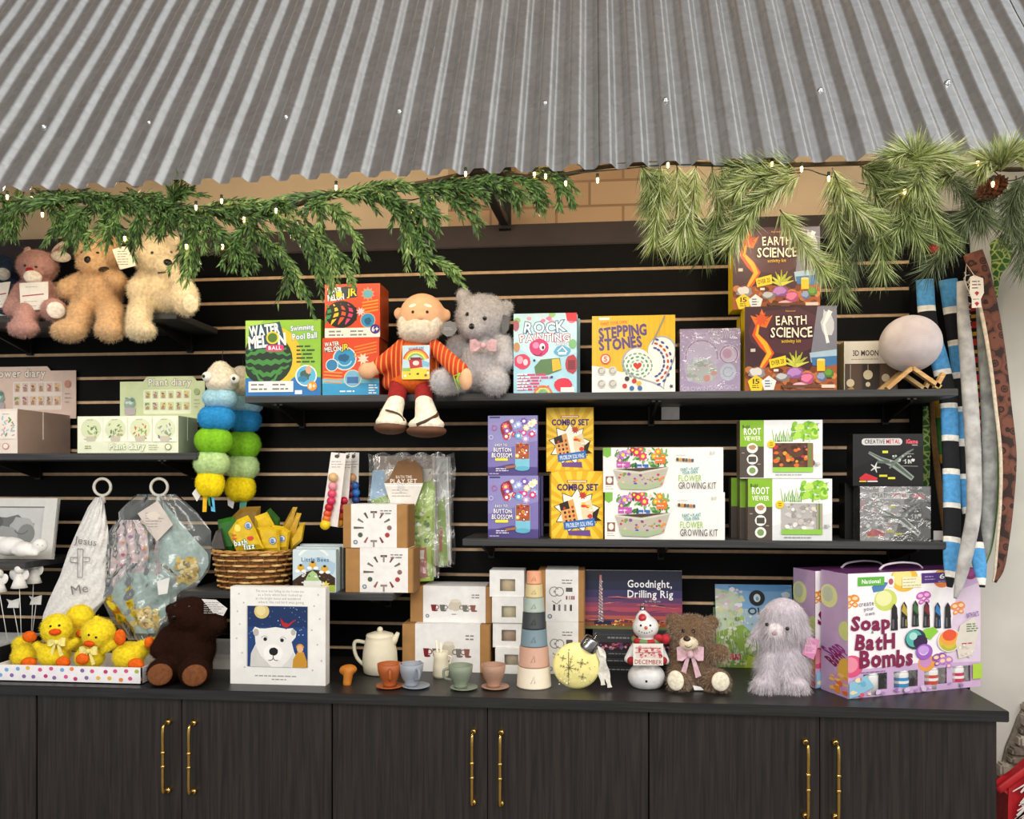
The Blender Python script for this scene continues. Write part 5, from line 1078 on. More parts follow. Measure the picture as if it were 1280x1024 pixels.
pick('tiny white flag pick next to the slim stick by the blanket', 45, 750, 40, 785, 'flag', -.16)
pick('leaning white pick half cut off by the picture edge', -2, 727, 10, 791, 'angel', -.26)
# ------------------------------------------------------------------ blankets on rings
ringm = mat('#d7d3c6', .35, 0, 'plastic', var=.05)
def ring(fr, x, y, r, t, d=0):
    mb = MB(); P = [fr.p(x + r * cos(a), y + r * sin(a), d) for a in (2 * pi * k / 24 for k in range(25))]
    mb.tube(P, 1.9 * fr.m, ringm, 8, cap=False).build('hanging_ring', t)
    MB().lathe(fr.p(x, y + r + 7, d), [(2 * fr.m, -3 * fr.m), (4 * fr.m, -2 * fr.m), (4 * fr.m, 4 * fr.m), (2 * fr.m, 6 * fr.m)], ringm, 10).build('clip', t)
    MB().tube([fr.p(x, y - r + 2, d - 1), at(x, y - r, -.004)], .0015, bk, 6).build('peg', t)
f = Fr(110, -.165); t = thing('baby_blanket', 'fluffy white baby blanket with embroidered cross, hanging from a white ring', 'blanket', at(128, 620, -.165))
ring(f, 128, 609, 10.5, t)
def interp(tab, v):
    for (a, xa, xb), (b, ya, yb) in zip(tab[:-1], tab[1:]):
        if v <= b: q = (v - a) / (b - a); return xa + (ya - xa) * q, xb + (yb - xb) * q
    return tab[-1][1:]
wtab = [(622, 119, 129), (634, 110, 131), (660, 98, 135), (690, 85, 137), (720, 75, 136), (750, 61, 132), (768, 54, 118), (783, 52, 84)]
def wblank(u, v):
    y = 622 + 161 * v; a, b = interp(wtab, y); x = a + (b - a) * u
    d = 9 * sin(pi * u) ** .7 + 14 * v * v + 1.6 * sin(u * 11 + v * 5) * v + .7 * sin(u * 37 + v * 29) + .6 * sin(v * 47 + u * 13)
    return f.p(x, y, d)
bm_ = MB().sheet(wblank, 40, 60, mat('#e2e1df', .95, 0, 'plush', var=.12, scale=150, bump=.9)); bl = bm_.build('blanket', t); hair(bl, 5000, .0035, furm('#d9d8d6', '#f8f7f5'), 21, .5, .2, .45)
def wtext(s, x0, y0, x1, y1, rot, name):
    g = Face(f.p(40, 600, 0), (1, 0, 0), (0, 0, -1), (0, -1, 0), 1, 1, (-1e9, -1e9, 1e9, 1e9)); mb = MB()
    g.P = lambda x, y, l: f.p(x, y, interp_d(x, y) + 4.5)
    if s: g.text(s, x0, y0, x1, y1, '#77777a', 0, rot)
    else:
        for p in ((97, 686), (97, 722)), ((104, 687), (103, 722)), ((97, 686), (104, 687)), ((97, 722), (103, 722)), ((88, 697), (97, 697)), ((88, 703), (97, 704)), ((88, 697), (88, 703)), ((104, 697), (112, 697)), ((104, 703), (112, 702)), ((112, 697), (112, 702)): g.line([(p[0][0], p[0][1]), ((p[0][0] + p[1][0]) / 2, (p[0][1] + p[1][1]) / 2), p[1]], .9, '#6c6c70')
    g.mb.build(name, bl)
def interp_d(x, y):
    v = (y - 622) / 161; a, b = interp(wtab, y); u = min(max((x - a) / (b - a), .02), .98)
    return 9 * sin(pi * u) ** .7 + 14 * v * v + 1.6 * sin(u * 11 + v * 5) * v
wtext('Jesus', 93, 672, 121, 681, -8, 'embroidery'); wtext('', 0, 0, 0, 0, 0, 'embroidery'); wtext('Me', 89, 731, 110, 742, 10, 'embroidery')
# pale teal blankets in clear bags on one ring
def bagged(label, tab, Y, col, n, seed, depth=8, art=None, extra=None, ringxy=None, filmtab=None):
    f = Fr((tab[0][1] + tab[0][2]) / 2, Y); t = thing('bagged_blanket', label, 'blanket', f.p((tab[0][1] + tab[0][2]) / 2, tab[0][0]))
    y0, y1 = tab[0][0], tab[-1][0]
    def S(off, amp, tb, extra=0):
        ya, yb = tb[0][0], tb[-1][0]
        def fn(u, v):
            y = ya + (yb - ya) * v; a, b = interp(tb, y); x = a + (b - a) * u
            return f.p(x, y, off + depth * sin(pi * u) ** .8 + amp * sin(u * n + seed + v * 4) * (.3 + v) + amp * .5 * sin(u * n * 2.3 - v * 6 + seed) + extra * sin(v * 31 + u * 17))
        return fn
    b = MB().sheet(S(0, 2.2, tab), 36, 36, cloth(col) if isinstance(col, str) else col).build('blanket', t)
    if art:
        g = Face((0, 0, 0), (1, 0, 0), (0, 0, -1), (0, -1, 0), 1, 1, (-1e9, -1e9, 1e9, 1e9)); s0 = S(1.4, 2.2, tab)
        def P(x, y, l):
            v = min(max((y - y0) / (y1 - y0), 0), 1); a, b_ = interp(tab, y); return s0(min(max((x - a) / max(b_ - a, 1), 0), 1), v) + V((0, -l * 3e-5, 0))
        g.P = P; art(g); g.mb.build('print', b)
    ft = filmtab or [(y, a - 6, b_ + 6) for y, a, b_ in tab]
    MB().sheet(S(7, 3, ft, 1.1), 48, 48, film(.06, '#dfe9ea', .14, .45, .12, 12)).build('clear_bag', t)
    if ringxy: ring(f, ringxy[0], ringxy[1], 10.5, t, 2)
    return f, t
def gold(x0, y0, x1, y1, s):
    def a(g): g.scatter(x0, y0, x1, y1, 46, 2, 5.5, ['#d9b53a', '#e8cc6a', '#c29a2a', '#efdc96'], s); g.scatter(x0 + 4, y0 + 4, x1 - 4, y1 - 4, 20, 1, 2.5, ['#8a6a1c', '#f6ecc0'], s + 1)
    return a
f, t = bagged('upper pale teal blanket in clear bag with yellow stitching, on second white ring', [(626, 196, 204), (648, 186, 222), (670, 176, 240), (692, 170, 260), (706, 166, 261), (722, 166, 252), (742, 168, 222), (772, 172, 214)], -.165, '#9db5b1', 9, 1, 9, gold(222, 698, 246, 730, 3), None, (199, 609),
    [(618, 170, 222), (640, 148, 246), (664, 150, 264), (690, 152, 264), (712, 156, 262), (740, 160, 240), (776, 166, 218)])
plate(Fr(185, -.165), [(172, 642), (197, 626), (216, 656), (196, 677), (186, 664)], 18, '#cfc6c0', 'swing_tag', t, .8, lambda g: (g.lines(182, 640, 205, 660, 6, '#a89c96', 1), g.blob(192, 645, 8, 6, '#dcd2c8', 2)))
f, t = bagged('pale pink dotted baby blanket in a clear bag, between the white and teal blankets', [(650, 152, 172), (664, 142, 184), (690, 139, 186), (716, 137, 182), (736, 138, 168)], -.205, '#c9b4b8', 11, 4, 6,
    lambda g: g.scatter(140, 658, 184, 732, 26, 2, 2.9, ['#c23a6a', '#d88a3a', '#8a5a9a', '#6a9ab8', '#c8a03c'], 5))
f, t = bagged('lower pale teal baby blanket in a crinkled clear bag, lying over the ducklings', [(716, 158, 190), (734, 142, 214), (752, 138, 212), (772, 146, 206), (792, 166, 196)], -.255, '#8fa8a5', 10, 7, 12, gold(166, 762, 198, 784, 9), None, None,
    [(704, 156, 206), (722, 134, 224), (752, 128, 220), (776, 140, 214), (800, 160, 206)])
f2 = Fr(208, -.255); plate(f2, [(196, 727), (212, 722), (209, 742), (198, 744)], 22, '#e3e2e0', 'care_tag', t)
# ------------------------------------------------------------------ wicker basket of bath sachets
wick = [mat(h, .55, 0, 'willow', var=.25, scale=150, bump=.4) for h in ('#c09050', '#a0703a', '#d8b070', '#6a431f')]
YK = -.165; f = Fr(317, YK); kz = Z4; c = at(317, 733, YK); c.z = kz; mk_ = f.m
t = thing('wicker_basket', 'round woven wicker basket full of yellow bath sachets on the lower shelf', 'basket', c)
R0, R1, HH = 41 * mk_, 50 * mk_, 47 * mk_; asp = .72
mb = MB(); rows = 7; st_n = 17
for r in range(rows):
    z = kz + HH * (r + .5) / rows
    for s_ in range(st_n):
        pts = []
        for q in range(7):
            a = 2 * pi * (s_ + (q - .5) / 6.0 * 1.0 + (r % 2) * .5) / st_n; rad = R0 + (R1 - R0) * (z - kz) / HH
            bulge = sin(pi * q / 6) * .0105 - .0058
            pts.append(V((c.x + (rad + bulge) * cos(a), c.y + (rad + bulge) * asp * sin(a), z + .0008 * sin(s_ * 5 + r))))
        mb.tube(pts, [.0022] + [.0038] * 5 + [.0022], wick[(s_ * 7 + r * 5) % 3], 6, .85, cap=False)
mb.build('woven_side', t)
mb = MB()
for s_ in range(st_n):
    a = 2 * pi * (s_ + .25 ) / st_n; mb.tube([V((c.x + R0 * cos(a), c.y + R0 * asp * sin(a), kz)), V((c.x + R1 * cos(a), c.y + R1 * asp * sin(a), kz + HH))], .0024, wick[3], 6)
mb.lathe(c + V((0, 0, .001)), [(0, 0), (R0 * .98, 0), (R0 * .98, .004), (0, .004)], wick[1], 26, Matrix.Diagonal((1, asp, 1)))
mb.lathe(c, [(R0 * .97, .002), (R1 * .97, HH)], wick[3], 30, Matrix.Diagonal((1, asp, 1)))
mb.build('stakes', t)
mb = MB()
for ph in (0, pi):
    P = [V((c.x + (R1 + .0018 * cos(9 * a + ph)) * cos(a), c.y + (R1 + .0018 * cos(9 * a + ph)) * asp * sin(a), kz + HH + .002 * sin(9 * a + ph))) for a in (2 * pi * k / 120 for k in range(121))]
    mb.tube(P, .0034, wick[0], 6, cap=False)
mb.build('rim', t)
def sachet(label, pts, d, Y, cols, art=None, group='yellow bath sachets in the basket', lift=0):
    """a flat foil bag standing in the basket; px corners"""
    f = Fr(317, Y); cx = sum(p[0] for p in pts) / len(pts); cy = sum(p[1] for p in pts) / len(pts)
    b = f.p(cx, max(p[1] for p in pts), d); t = thing('bath_sachet', label, 'packet', b, group)
    n = len(pts); m = mat(cols, .3, 0, 'foil', var=.15, scale=60, bump=.5, spec=.6); mb = MB()
    vs = [f.p(x, y, d) for x, y in pts] + [f.p(cx + (x - cx) * .72, cy + (y - cy) * .72, d + 5) for x, y in pts] + [f.p(cx + (x - cx) * .72, cy + (y - cy) * .72, d - 5) for x, y in pts]
    fs = [(i, (i + 1) % n, n + (i + 1) % n, n + i) for i in range(n)] + [((i + 1) % n, i, 2 * n + i, 2 * n + (i + 1) % n) for i in range(n)] + [tuple(range(n, 2 * n)), tuple(range(3 * n - 1, 2 * n - 1, -1))]
    mb.add(vs, [tuple(reversed(q)) for q in fs], m, False); o = mb.build('foil_bag', t)
    if art:
        ref = (min(p[0] for p in pts), min(p[1] for p in pts), max(p[0] for p in pts), max(p[1] for p in pts)); a, e = f.p(ref[0], ref[1], d + 5.4), f.p(ref[2], ref[3], d + 5.4)
        g = Face(a, (1, 0, 0), (0, 0, -1), (0, -1, 0), e.x - a.x, a.z - e.z, ref); art(g); g.mb.build('print', o)
def globe(g, x, y, r): g.ell(x, y, r, r, '#3a5a9a'); g.ell(x, y, r * .85, r * .85, '#d0dcea'); g.blob(x - .5, y, r * .5, r * .6, '#6a8ac0', 3); g.arc(x, y, r * .6, 30, 140, 1, '#2a4a8a')
def art_s1(g): globe(g, 310.5, 657, 4.8); g.blob(313, 673, 4, 3, '#d8482a', 2); g.text('bath', 293, 675, 309, 682, '#ffffff', 2, 8, '#3a7a3a'); g.text('fizz', 305, 680, 318, 686.5, '#ffffff', 2, 8, '#3a7a3a'); g.lines(290, 667, 298, 676, 2, '#d8502a', 1.4); g.blob(297, 660, 4, 5, '#f6e06a', 5)
def art_s2(g): globe(g, 341, 676, 4.6)
def art_s3(g): globe(g, 352.5, 673.5, 4.2)
Y1 = YK
sachet('front yellow bath sachet with lettering, leaning out of the basket', [(285, 666), (296, 650), (310, 644), (319, 660), (330, 686), (296, 690)], 34, Y1, '#dcb81c', art_s1)
sachet('yellow bath sachet with small globe, middle of the basket front', [(320, 660), (336, 658), (349, 661), (350, 690), (326, 690)], 24, Y1, '#d8b41e', art_s2)
sachet('yellow bath sachet with globe, next to the fanned ones', [(338, 656), (354, 658), (363, 664), (360, 688), (344, 690)], 14, Y1, '#d8b41e', art_s3)
sachet('yellow sachet standing behind the front ones, orange top edge', [(318, 646), (334, 640), (343, 656), (340, 690), (322, 690)], 4, Y1, '#e0bc2c')
sachet('green sachet with dark top at the basket side by the blankets', [(272, 650), (290, 646), (298, 652), (292, 690), (276, 690)], 10, Y1, '#2c6a22')
sachet('green topped sachet at the back of the basket', [(332, 640), (338, 635), (350, 648), (350, 690), (334, 690)], -10, Y1, '#2f5a24')
sachet('tall thin yellow sachet seen edge-on, first of the fan', [(352, 660), (366, 634), (372, 634), (362, 672), (356, 690)], -6, Y1, '#b8922a')
sachet('thin yellow sachet seen edge-on, middle of the fan', [(358, 668), (371, 641), (377, 642), (368, 676), (360, 690)], 0, Y1, '#c29a28')
sachet('yellow sachet at the outer end of the fan by the board books', [(362, 676), (376, 654), (382, 653), (378, 676), (364, 688)], 8, Y1, '#cfa81e')
sachet('dark multicoloured sachet at the basket edge nearest the blankets', [(264, 680), (270, 664), (277, 660), (284, 690), (268, 690)], 16, Y1, '#4a4440')
sachet('brown backed sachet at the back of the basket under the caterpillar', [(290, 646), (302, 634), (326, 633), (322, 690), (296, 690)], -20, Y1, '#8a6a2a')
# ------------------------------------------------------------------ board books beside the basket
def art_book(g):
    g.rect(366, 684, 419, 735, '#c9dbe2'); g.blob(398, 706, 22, 14, '#a8c4d8', 3, .08); g.poly([(366, 722), (380, 712), (392, 708), (408, 710), (419, 718), (419, 735), (366, 735)], '#3a2a20'); g.arc(392, 703, 22, 215, 325, 3, '#e6eef0'); g.text('Little Bees', 377, 693, 411, 698, '#4a6a8a', 1, 0)
    g.blob(391, 726, 12, 8, '#e9ece8', 4, .05); g.poly([(381, 722), (386, 713), (391, 709), (396, 713), (400, 722)], '#a8cc8a'); g.arc(391, 728, 5, 20, 150, 1, '#6a8a6a')
    for x, y in ((376, 706), (391, 702), (406, 707)): g.blob(x, y, 4.5, 4.5, '#d8a83a', x, .1); g.ell(x, y - 3.4, 2, 1.6, '#2a241e'); g.ell(x - 4, y + 4, 3, 2, '#f4f4f0'); g.ell(x + 4, y + 4, 3, 2, '#f4f4f0')
    g.rect(366, 729, 381, 735, '#6aa83a'); g.rect(401, 727, 419, 735, '#a8b83a'); g.star(407, 727, 6, 3, 7, '#e8d45a'); g.scatter(367, 712, 418, 728, 14, .8, 2, ['#e9ece8', '#5a4030', '#7a5a40'], 4)
for k, lb in enumerate(('front pale blue board book with bees and a white goose shape, beside the basket', 'pale blue board book just behind the bee-covered one', 'pale blue board book at the back of the three')):
    carton('board_book', lb, 'book', (366 + 4.5 * k, 683 - 1.2 * k, 420 + 4.5 * k, 736), -.235 + .034 * k, .022, ('#c9dbe2', '#aebfbe', '#dfe9ea'), Z4, art=art_book if k == 0 else None, body='pages', front='printed_cover')
# ------------------------------------------------------------------ kraft boxes with white sleeves
kraft = mat('#a87c48', .75, 0, 'kraft', var=.1, scale=30); kraftd = mat('#8a6236', .75, 0, 'kraft', var=.1, scale=30); wsl = card('#eceae8')
def kraftbox(label, cat, ref, sx0, sx1, Y, dep, z, art, group='kraft boxes with white sleeves'):
    A = at(ref[0], ref[3], Y); B = at(ref[2], ref[3], Y); H = at((ref[0] + ref[2]) / 2, ref[1], Y).z - at((ref[0] + ref[2]) / 2, ref[3], Y).z
    t = thing('gift_box', label, cat, V(((A.x + B.x) / 2, Y + dep / 2, z)), group)
    mb = MB().obox((A.x, Y, z), (B.x - A.x, 0, 0), (0, dep, 0), (0, 0, H), kraft, (kraft, kraftd, kraft, kraft, kraft, kraft)); mb.obox((B.x - .003, Y - .0006, z + .001), (.0035, 0, 0), (0, .0012, 0), (0, 0, H - .002), kraftd); mb.build('kraft_carton', t)
    a, b = at(sx0, ref[3], Y).x, at(sx1, ref[3], Y).x; e = .0012
    s = MB().obox((a, Y - e, z + .0003), (b - a, 0, 0), (0, dep + 2 * e, 0), (0, 0, H + e), wsl).build('white_sleeve', t)
    g = Face((a, Y - e, z + H + e), (1, 0, 0), (0, 0, -1), (0, -1, 0), b - a, H + e, (sx0, ref[1], sx1, ref[3])); art(g); g.mb.build('print', s)
    return H + e
def art_tools(x0, y0, x1, y1):
    def a(g):
        w, h = x1 - x0, y1 - y0; cx, cy = x0 + w * .5, y0 + h * .54; r = h * .36
        cs = ['#5a4444', '#7a4a48', '#6a6460', '#8a6a66', '#a83a3c', '#7a2c30', '#8a8078', '#9a5a5c', '#4a5a4a', '#6a5a5a', '#7a706a', '#5a4a4a']
        for k in range(12):
            q = 2 * pi * k / 12 - pi / 2; x, y = cx + r * cos(q), cy + r * .92 * sin(q); L = h * (.08 + .05 * (k % 3 == 0))
            if k in (3, 4, 8): g.ell(x, y, h * .055, h * .055, cs[k])
            elif k in (0, 6): g.rect(x - h * .075, y - h * .05, x + h * .075, y - h * .005, cs[k]); g.rect(x - h * .02, y - h * .03, x + h * .02, y + h * .11, '#9a8a80')
            else: g.line([(x - L * cos(q), y - L * sin(q)), (x + L * cos(q) * .8, y + L * sin(q) * .8)], [h * .03, h * .055], cs[k])
        g.lines(x1 - w * .36, y0 + h * .12, x1 - w * .06, y0 + h * .24, 2, '#8a8684', h * .026, 4, 1); g.ell(x0 + w * .1, y1 - h * .13, h * .05, h * .05, '#5a6a7a'); g.ell(x0 + w * .1, y1 - h * .13, h * .03, h * .03, '#c8d0d4')
    return a
h1 = kraftbox('lower kraft box with white sleeve of toy cooking tools, on the basket shelf', 'box', (432, 680, 517, 735), 450, 510, -.225, .085, Z4, art_tools(450, 680, 510, 735))
kraftbox('upper kraft box with white sleeve of toy cooking tools, stacked on its twin', 'box', (429, 626, 510, 680), 439, 496, -.225, .085, Z4 + h1 + .0004, art_tools(439, 626, 496, 680))
def art_tea(x0, y0, x1, y1):
    def a(g):
        w, h = x1 - x0, y1 - y0; y = y0 + h * .58
        g.ell(x0 + w * .52, y - h * .06, w * .1, h * .16, '#cfc6b4'); g.ell(x0 + w * .52, y - h * .18, w * .08, h * .05, '#ddd6c6'); g.line([(x0 + w * .44, y - h * .1), (x0 + w * .4, y), (x0 + w * .45, y + h * .06)], h * .035, '#c6bca8'); g.lines(x0 + w * .46, y + h * .16, x0 + w * .58, y + h * .22, 1, '#a8a09a', h * .03)
        for q, c in ((.17, '#7e2028'), (.31, '#6d6a64'), (.67, '#77726a'), (.8, '#8a5a50')):
            g.poly([(x0 + w * (q - .045), y - h * .07), (x0 + w * (q + .045), y - h * .07), (x0 + w * (q + .03), y + h * .08), (x0 + w * (q - .03), y + h * .08)], c); g.ell(x0 + w * (q + .02), y + h * .09, w * .05, h * .025, c); g.arc(x0 + w * (q + (.055 if q < .5 else -.055)), y, h * .05, 0, 360, h * .02, c)
        g.lines(x1 - w * .22, y0 + h * .2, x1 - w * .07, y0 + h * .34, 2, '#8a8684', h * .03, 4, 1); g.ell(x0 + w * .07, y1 - h * .18, h * .05, h * .05, '#5a6a7a'); g.ell(x0 + w * .07, y1 - h * .18, h * .03, h * .03, '#c8d0d4')
    return a
h2 = kraftbox('lower kraft box with white sleeve showing a toy tea set, standing on the counter', 'box', (503, 782, 613, 841), 519, 600, -.17, .125, CZ, art_tea(519, 782, 600, 841))
kraftbox('upper kraft box with white sleeve showing a toy tea set, stacked on its twin', 'box', (513, 727, 615, 772), 529, 607, -.145, .1, CZ + h2 + .0004, art_tea(529, 727, 607, 772))
def art_doc(x0, y0, x1, y1):
    def a(g):
        w, h = x1 - x0, y1 - y0
        g.arc(x0 + w * .26, y0 + h * .42, w * .14, 30, 330, 1.1, '#8a8a8a'); g.arc(x0 + w * .42, y0 + h * .42, w * .13, 200, 520, 1.1, '#8a8a8a'); g.line([(x0 + w * .2, y0 + h * .6), (x0 + w * .34, y0 + h * .66), (x0 + w * .48, y0 + h * .58)], 1.1, '#8a8a8a'); g.ell(x0 + w * .28, y0 + h * .42, 1.6, 1.6, '#9a9a9a')
        g.rect(x0 + w * .62, y0 + h * .34, x0 + w * .82, y0 + h * .42, '#5a5654')
        for q, c in ((.62, '#7a3a40'), (.71, '#c8a09a'), (.78, '#7a6a70'), (.84, '#a8484c')): g.rect(x0 + w * q, y0 + h * .5, x0 + w * (q + .045), y0 + h * .57, c)
        for q, c in ((.26, '#2c2c2e'), (.42, '#7a7a78'), (.6, '#8a8480'), (.77, '#3a3638')): g.rect(x0 + w * q - 1.2, y0 + h * .67, x0 + w * q + 1.4, y0 + h * .79, c)
        g.lines(x1 - w * .5, y0 + h * .17, x1 - w * .12, y0 + h * .28, 2, '#8a8684', 1.3, 4, 1); g.ell(x0 + w * .13, y1 - h * .1, 2.8, 2.8, '#5a6a7a'); g.ell(x0 + w * .13, y1 - h * .1, 1.8, 1.8, '#c8d0d4')
    return a
h3 = kraftbox('lower kraft box with white sleeve of doctor toys, behind the snowflake ornament', 'box', (674, 776, 731, 841), 683, 723, -.165, .1, CZ, art_doc(683, 776, 723, 841))
kraftbox('upper kraft box with white sleeve of doctor toys, beside the stacking cups', 'box', (673, 711, 731, 775), 682, 723, -.165, .1, CZ + h3 + .0004, art_doc(682, 711, 723, 775))
# ------------------------------------------------------------------ small white window boxes
z = CZ
wb = [((619, 809, 651, 841), (630.5, 817, 648, 830)), ((616, 777, 652, 808), (627, 786, 645, 800)), ((615, 744, 654, 776), (627, 755, 645, 769)), ((612, 711, 655, 744), (625, 722, 644, 737))]
lb = ['bottom white window box of the stack of four, standing on the counter', 'second white window box up, tan inside, in the stack of four', 'third white window box up, pale inside, in the stack of four', 'topmost white window box of the stack of four beside the cups']
ins = ['#b5a58c', '#b59a80', '#cfc19a', '#c8b28a']
for k, (r, w_) in enumerate(wb):
    Y = -.175 + .006 * (k % 2); A = at(r[0], r[3], Y); B = at(r[2], r[3], Y); H = at(r[0], r[1], Y).z - A.z; dep = .075
    t = thing('window_box', lb[k], 'box', V(((A.x + B.x) / 2, Y + dep / 2, z)), 'white window boxes stacked on the counter')
    m = card('#edece9'); W = B.x - A.x; fx = lambda x: A.x + W * (x - r[0]) / (r[2] - r[0]); fz = lambda y: z + H * (r[3] - y) / (r[3] - r[1])
    a, b, zb_, zt = fx(w_[0]), fx(w_[2]), fz(w_[3]), fz(w_[1]); mb = MB()
    mb.box((A.x, Y, z), (a, Y + .001, z + H), m); mb.box((b, Y, z), (B.x, Y + .001, z + H), m); mb.box((a, Y, z), (b, Y + .001, zb_), m); mb.box((a, Y, zt), (b, Y + .001, z + H), m)
    mb.box((A.x, Y + .001, z), (A.x + .001, Y + dep, z + H), m); mb.box((B.x - .001, Y + .001, z), (B.x, Y + dep, z + H), m); mb.box((A.x, Y + .001, z), (B.x, Y + dep, z + .001), m); mb.box((A.x, Y + .001, z + H - .001), (B.x, Y + dep, z + H), m); mb.box((A.x, Y + dep - .001, z), (B.x, Y + dep, z + H), m)
    mb.build('carton', t)
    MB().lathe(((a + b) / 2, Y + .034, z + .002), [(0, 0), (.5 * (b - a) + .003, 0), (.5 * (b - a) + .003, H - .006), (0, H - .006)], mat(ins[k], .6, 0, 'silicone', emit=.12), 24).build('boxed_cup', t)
    MB().box((a, Y + .0012, zb_), (b, Y + .0016, zt), film(.03, rough=.05, bump=.05, milky=.02)).build('window_film', t)
    z += H + .0004
# ------------------------------------------------------------------ stacking cups
cups = [((646, 838.5, 689.5, 864), '#ddd3bf', 'large cream stacking cup at the foot of the tower'), ((648, 813.5, 687, 838.5), '#c49a86', 'dusty rose stacking cup second from the foot of the tower'), ((650, 792, 684, 813.5), '#6f8590', 'slate blue stacking cup in the middle of the tower'),
        ((651.5, 771.5, 682, 792), '#33393c', 'charcoal stacking cup in the middle of the tower'), ((653, 753.5, 679.5, 771.5), '#9fada5', 'sage grey stacking cup above the charcoal one'), ((654.5, 737, 677, 753.5), '#c9b88a', 'sandy yellow stacking cup second from the top of the tower'), ((655.5, 721, 675, 737), '#d89a78', 'small peach stacking cup on top of the tower')]
pc = counter_at(668, 863); YC = pc.y + .045; z = CZ; x = at(667.5, 850, YC).x
for (x0, y0, x1, y1), c, lb_ in cups:
    m = mpp(667, YC); r = (x1 - x0) / 2 * m; H = (y1 - y0) * m
    t = thing('stacking_cup', lb_, 'cup', (x, YC, z), 'tower of silicone stacking cups'); sm = mat(c, .55, 0, 'silicone', var=.03)
    MB().lathe((x, YC, z), [(r * .9, .0), (r, .0006), (r, .004), (r * .985, .0045), (r * .925, H - .002), (r * .9, H - .0004), (0, H - .0004)], sm, 40).build('cup_wall', t)
    w = r * .95
    g = MB()
    for s in (-.5, .5): g.tube([(x - .007 * .8, YC - w - .0004, z + H * .3), (x + .007 * s, YC - w - .001, z + H * (.5 + s * .3)), (x + .006, YC - w - .0004, z + H * .32)], .0006, mat(c, .5, 0, 'silicone', var=.02), 5)
    g.build('embossed_mark', t)
    z += H + .0002
# ------------------------------------------------------------------ toy tea set
def lathe_thing(name, label, cat, px, py, c, group=None):
    p = counter_at(px, py); return p, thing(name, label, cat, p, group), mat(c, .5, 0, 'silicone', var=.04)
p = counter_at(475, 846); p.y += .04; p = V((at(475, 840, p.y).x, p.y, CZ)); m = mpp(475, p.y); t = thing('toy_teapot', 'cream toy teapot with lid and side handle, at the end of the tea set', 'teapot', p); cm = mat('#dfd7be', .5, 0, 'silicone', var=.03)
MB().lathe(p, [(0, 0), (17 * m, 0), (20 * m, 2 * m), (22 * m, 14 * m), (21 * m, 28 * m), (18 * m, 42 * m), (17 * m, 46 * m), (17.5 * m, 47.5 * m), (15 * m, 48 * m)], cm, 36).build('pot', t)
o = MB().lathe(p + V((0, 0, 47.5 * m)), [(17 * m, 0), (16.5 * m, 1.5 * m), (9 * m, 4 * m), (0, 5 * m)], cm, 32).ell(p + V((0, 0, 54.5 * m)), (3.6 * m, 3.6 * m, 3.6 * m), cm).build('lid', t)
MB().tube(smoothpath([p + V((-18 * m, 0, 38 * m)), p + V((-31 * m, 0, 39 * m)), p + V((-33 * m, 0, 30 * m)), p + V((-29 * m, 0, 18 * m)), p + V((-21 * m, 0, 10 * m))]), 2.4 * m, cm, 10).build('handle', t)
MB().tube([p + V((14 * m, 0, 36 * m)), p + V((19 * m, 0, 43 * m)), p + V((23 * m, 0, 51 * m))], [6 * m, 4 * m, 2.2 * m], cm, 12).build('spout', t)
def cupset(label1, label2, px, py, cx, col, hand):
    p = counter_at(px, py - 3); p.y += .012; p = V((at(px, py, p.y).x, p.y, CZ)); m = mpp(px, p.y); sm = mat(col, .5, 0, 'silicone', var=.03)
    t = thing('toy_saucer', label2, 'saucer', p, 'toy saucers on the counter')
    MB().lathe(p, [(0, 0), (11 * m, 0), (17.5 * m, 2.6 * m), (17 * m, 3.4 * m), (11 * m, 1.6 * m), (0, 1.4 * m)], sm, 36).build('dish', t)
    q = p + V(((cx - px) * m, .004, 1.5 * m)); t2 = thing('toy_cup', label1, 'cup', q, 'toy tea cups on the counter')
    MB().lathe(q, [(0, 0), (8 * m, 0), (8.5 * m, 3 * m), (8 * m, 5 * m), (12 * m, 11 * m), (14.5 * m, 19 * m), (15.5 * m, 28 * m), (14.3 * m, 28.3 * m), (13 * m, 19 * m), (9 * m, 9 * m), (0, 6 * m)], sm, 32).build('bowl', t2)
    a = radians(hand); h = V((cos(a), sin(a), 0))
    MB().tube(smoothpath([q + h * (14 * m) + V((0, 0, 24 * m)), q + h * (21 * m) + V((0, 0, 22 * m)), q + h * (20 * m) + V((0, 0, 13 * m)), q + h * (11.5 * m) + V((0, 0, 10 * m))]), 1.7 * m, sm, 8).build('handle', t2)
cupset('terracotta orange toy tea cup in front of the teapot', 'terracotta orange toy saucer under its cup', 487, 864, 486.5, '#a8582a', -75)
cupset('grey blue toy tea cup beside the orange one', 'grey blue toy saucer offset under its cup', 520, 864, 513.5, '#9299a4', -50)
cupset('sage green toy tea cup in front of the tea set boxes', 'sage green toy saucer under its cup', 580, 866, 575.5, '#7f8a78', 195)
cupset('brownish pink toy tea cup beside the stacking tower', 'brownish pink toy saucer under its cup', 619, 865, 616.5, '#a8836f', 60)
p = counter_at(551, 848); p.y += .014; p = V((at(551, 840, p.y).x, p.y, CZ)); m = mpp(551, p.y); t = thing('toy_creamer', 'small cream milk jug with wooden spoons, behind the green cup', 'jug', p)
MB().lathe(p, [(0, 0), (9 * m, 0), (10 * m, 3 * m), (9.5 * m, 14 * m), (8.5 * m, 24 * m), (9.5 * m, 32 * m), (8.5 * m, 32.3 * m), (7.6 * m, 24 * m), (0, 10 * m)], cm, 28).build('jug', t)
MB().tube(smoothpath([p + V((9 * m, 0, 27 * m)), p + V((13.5 * m, 0, 24 * m)), p + V((9.5 * m, 0, 11 * m))]), 1.3 * m, cm, 8).build('handle', t)
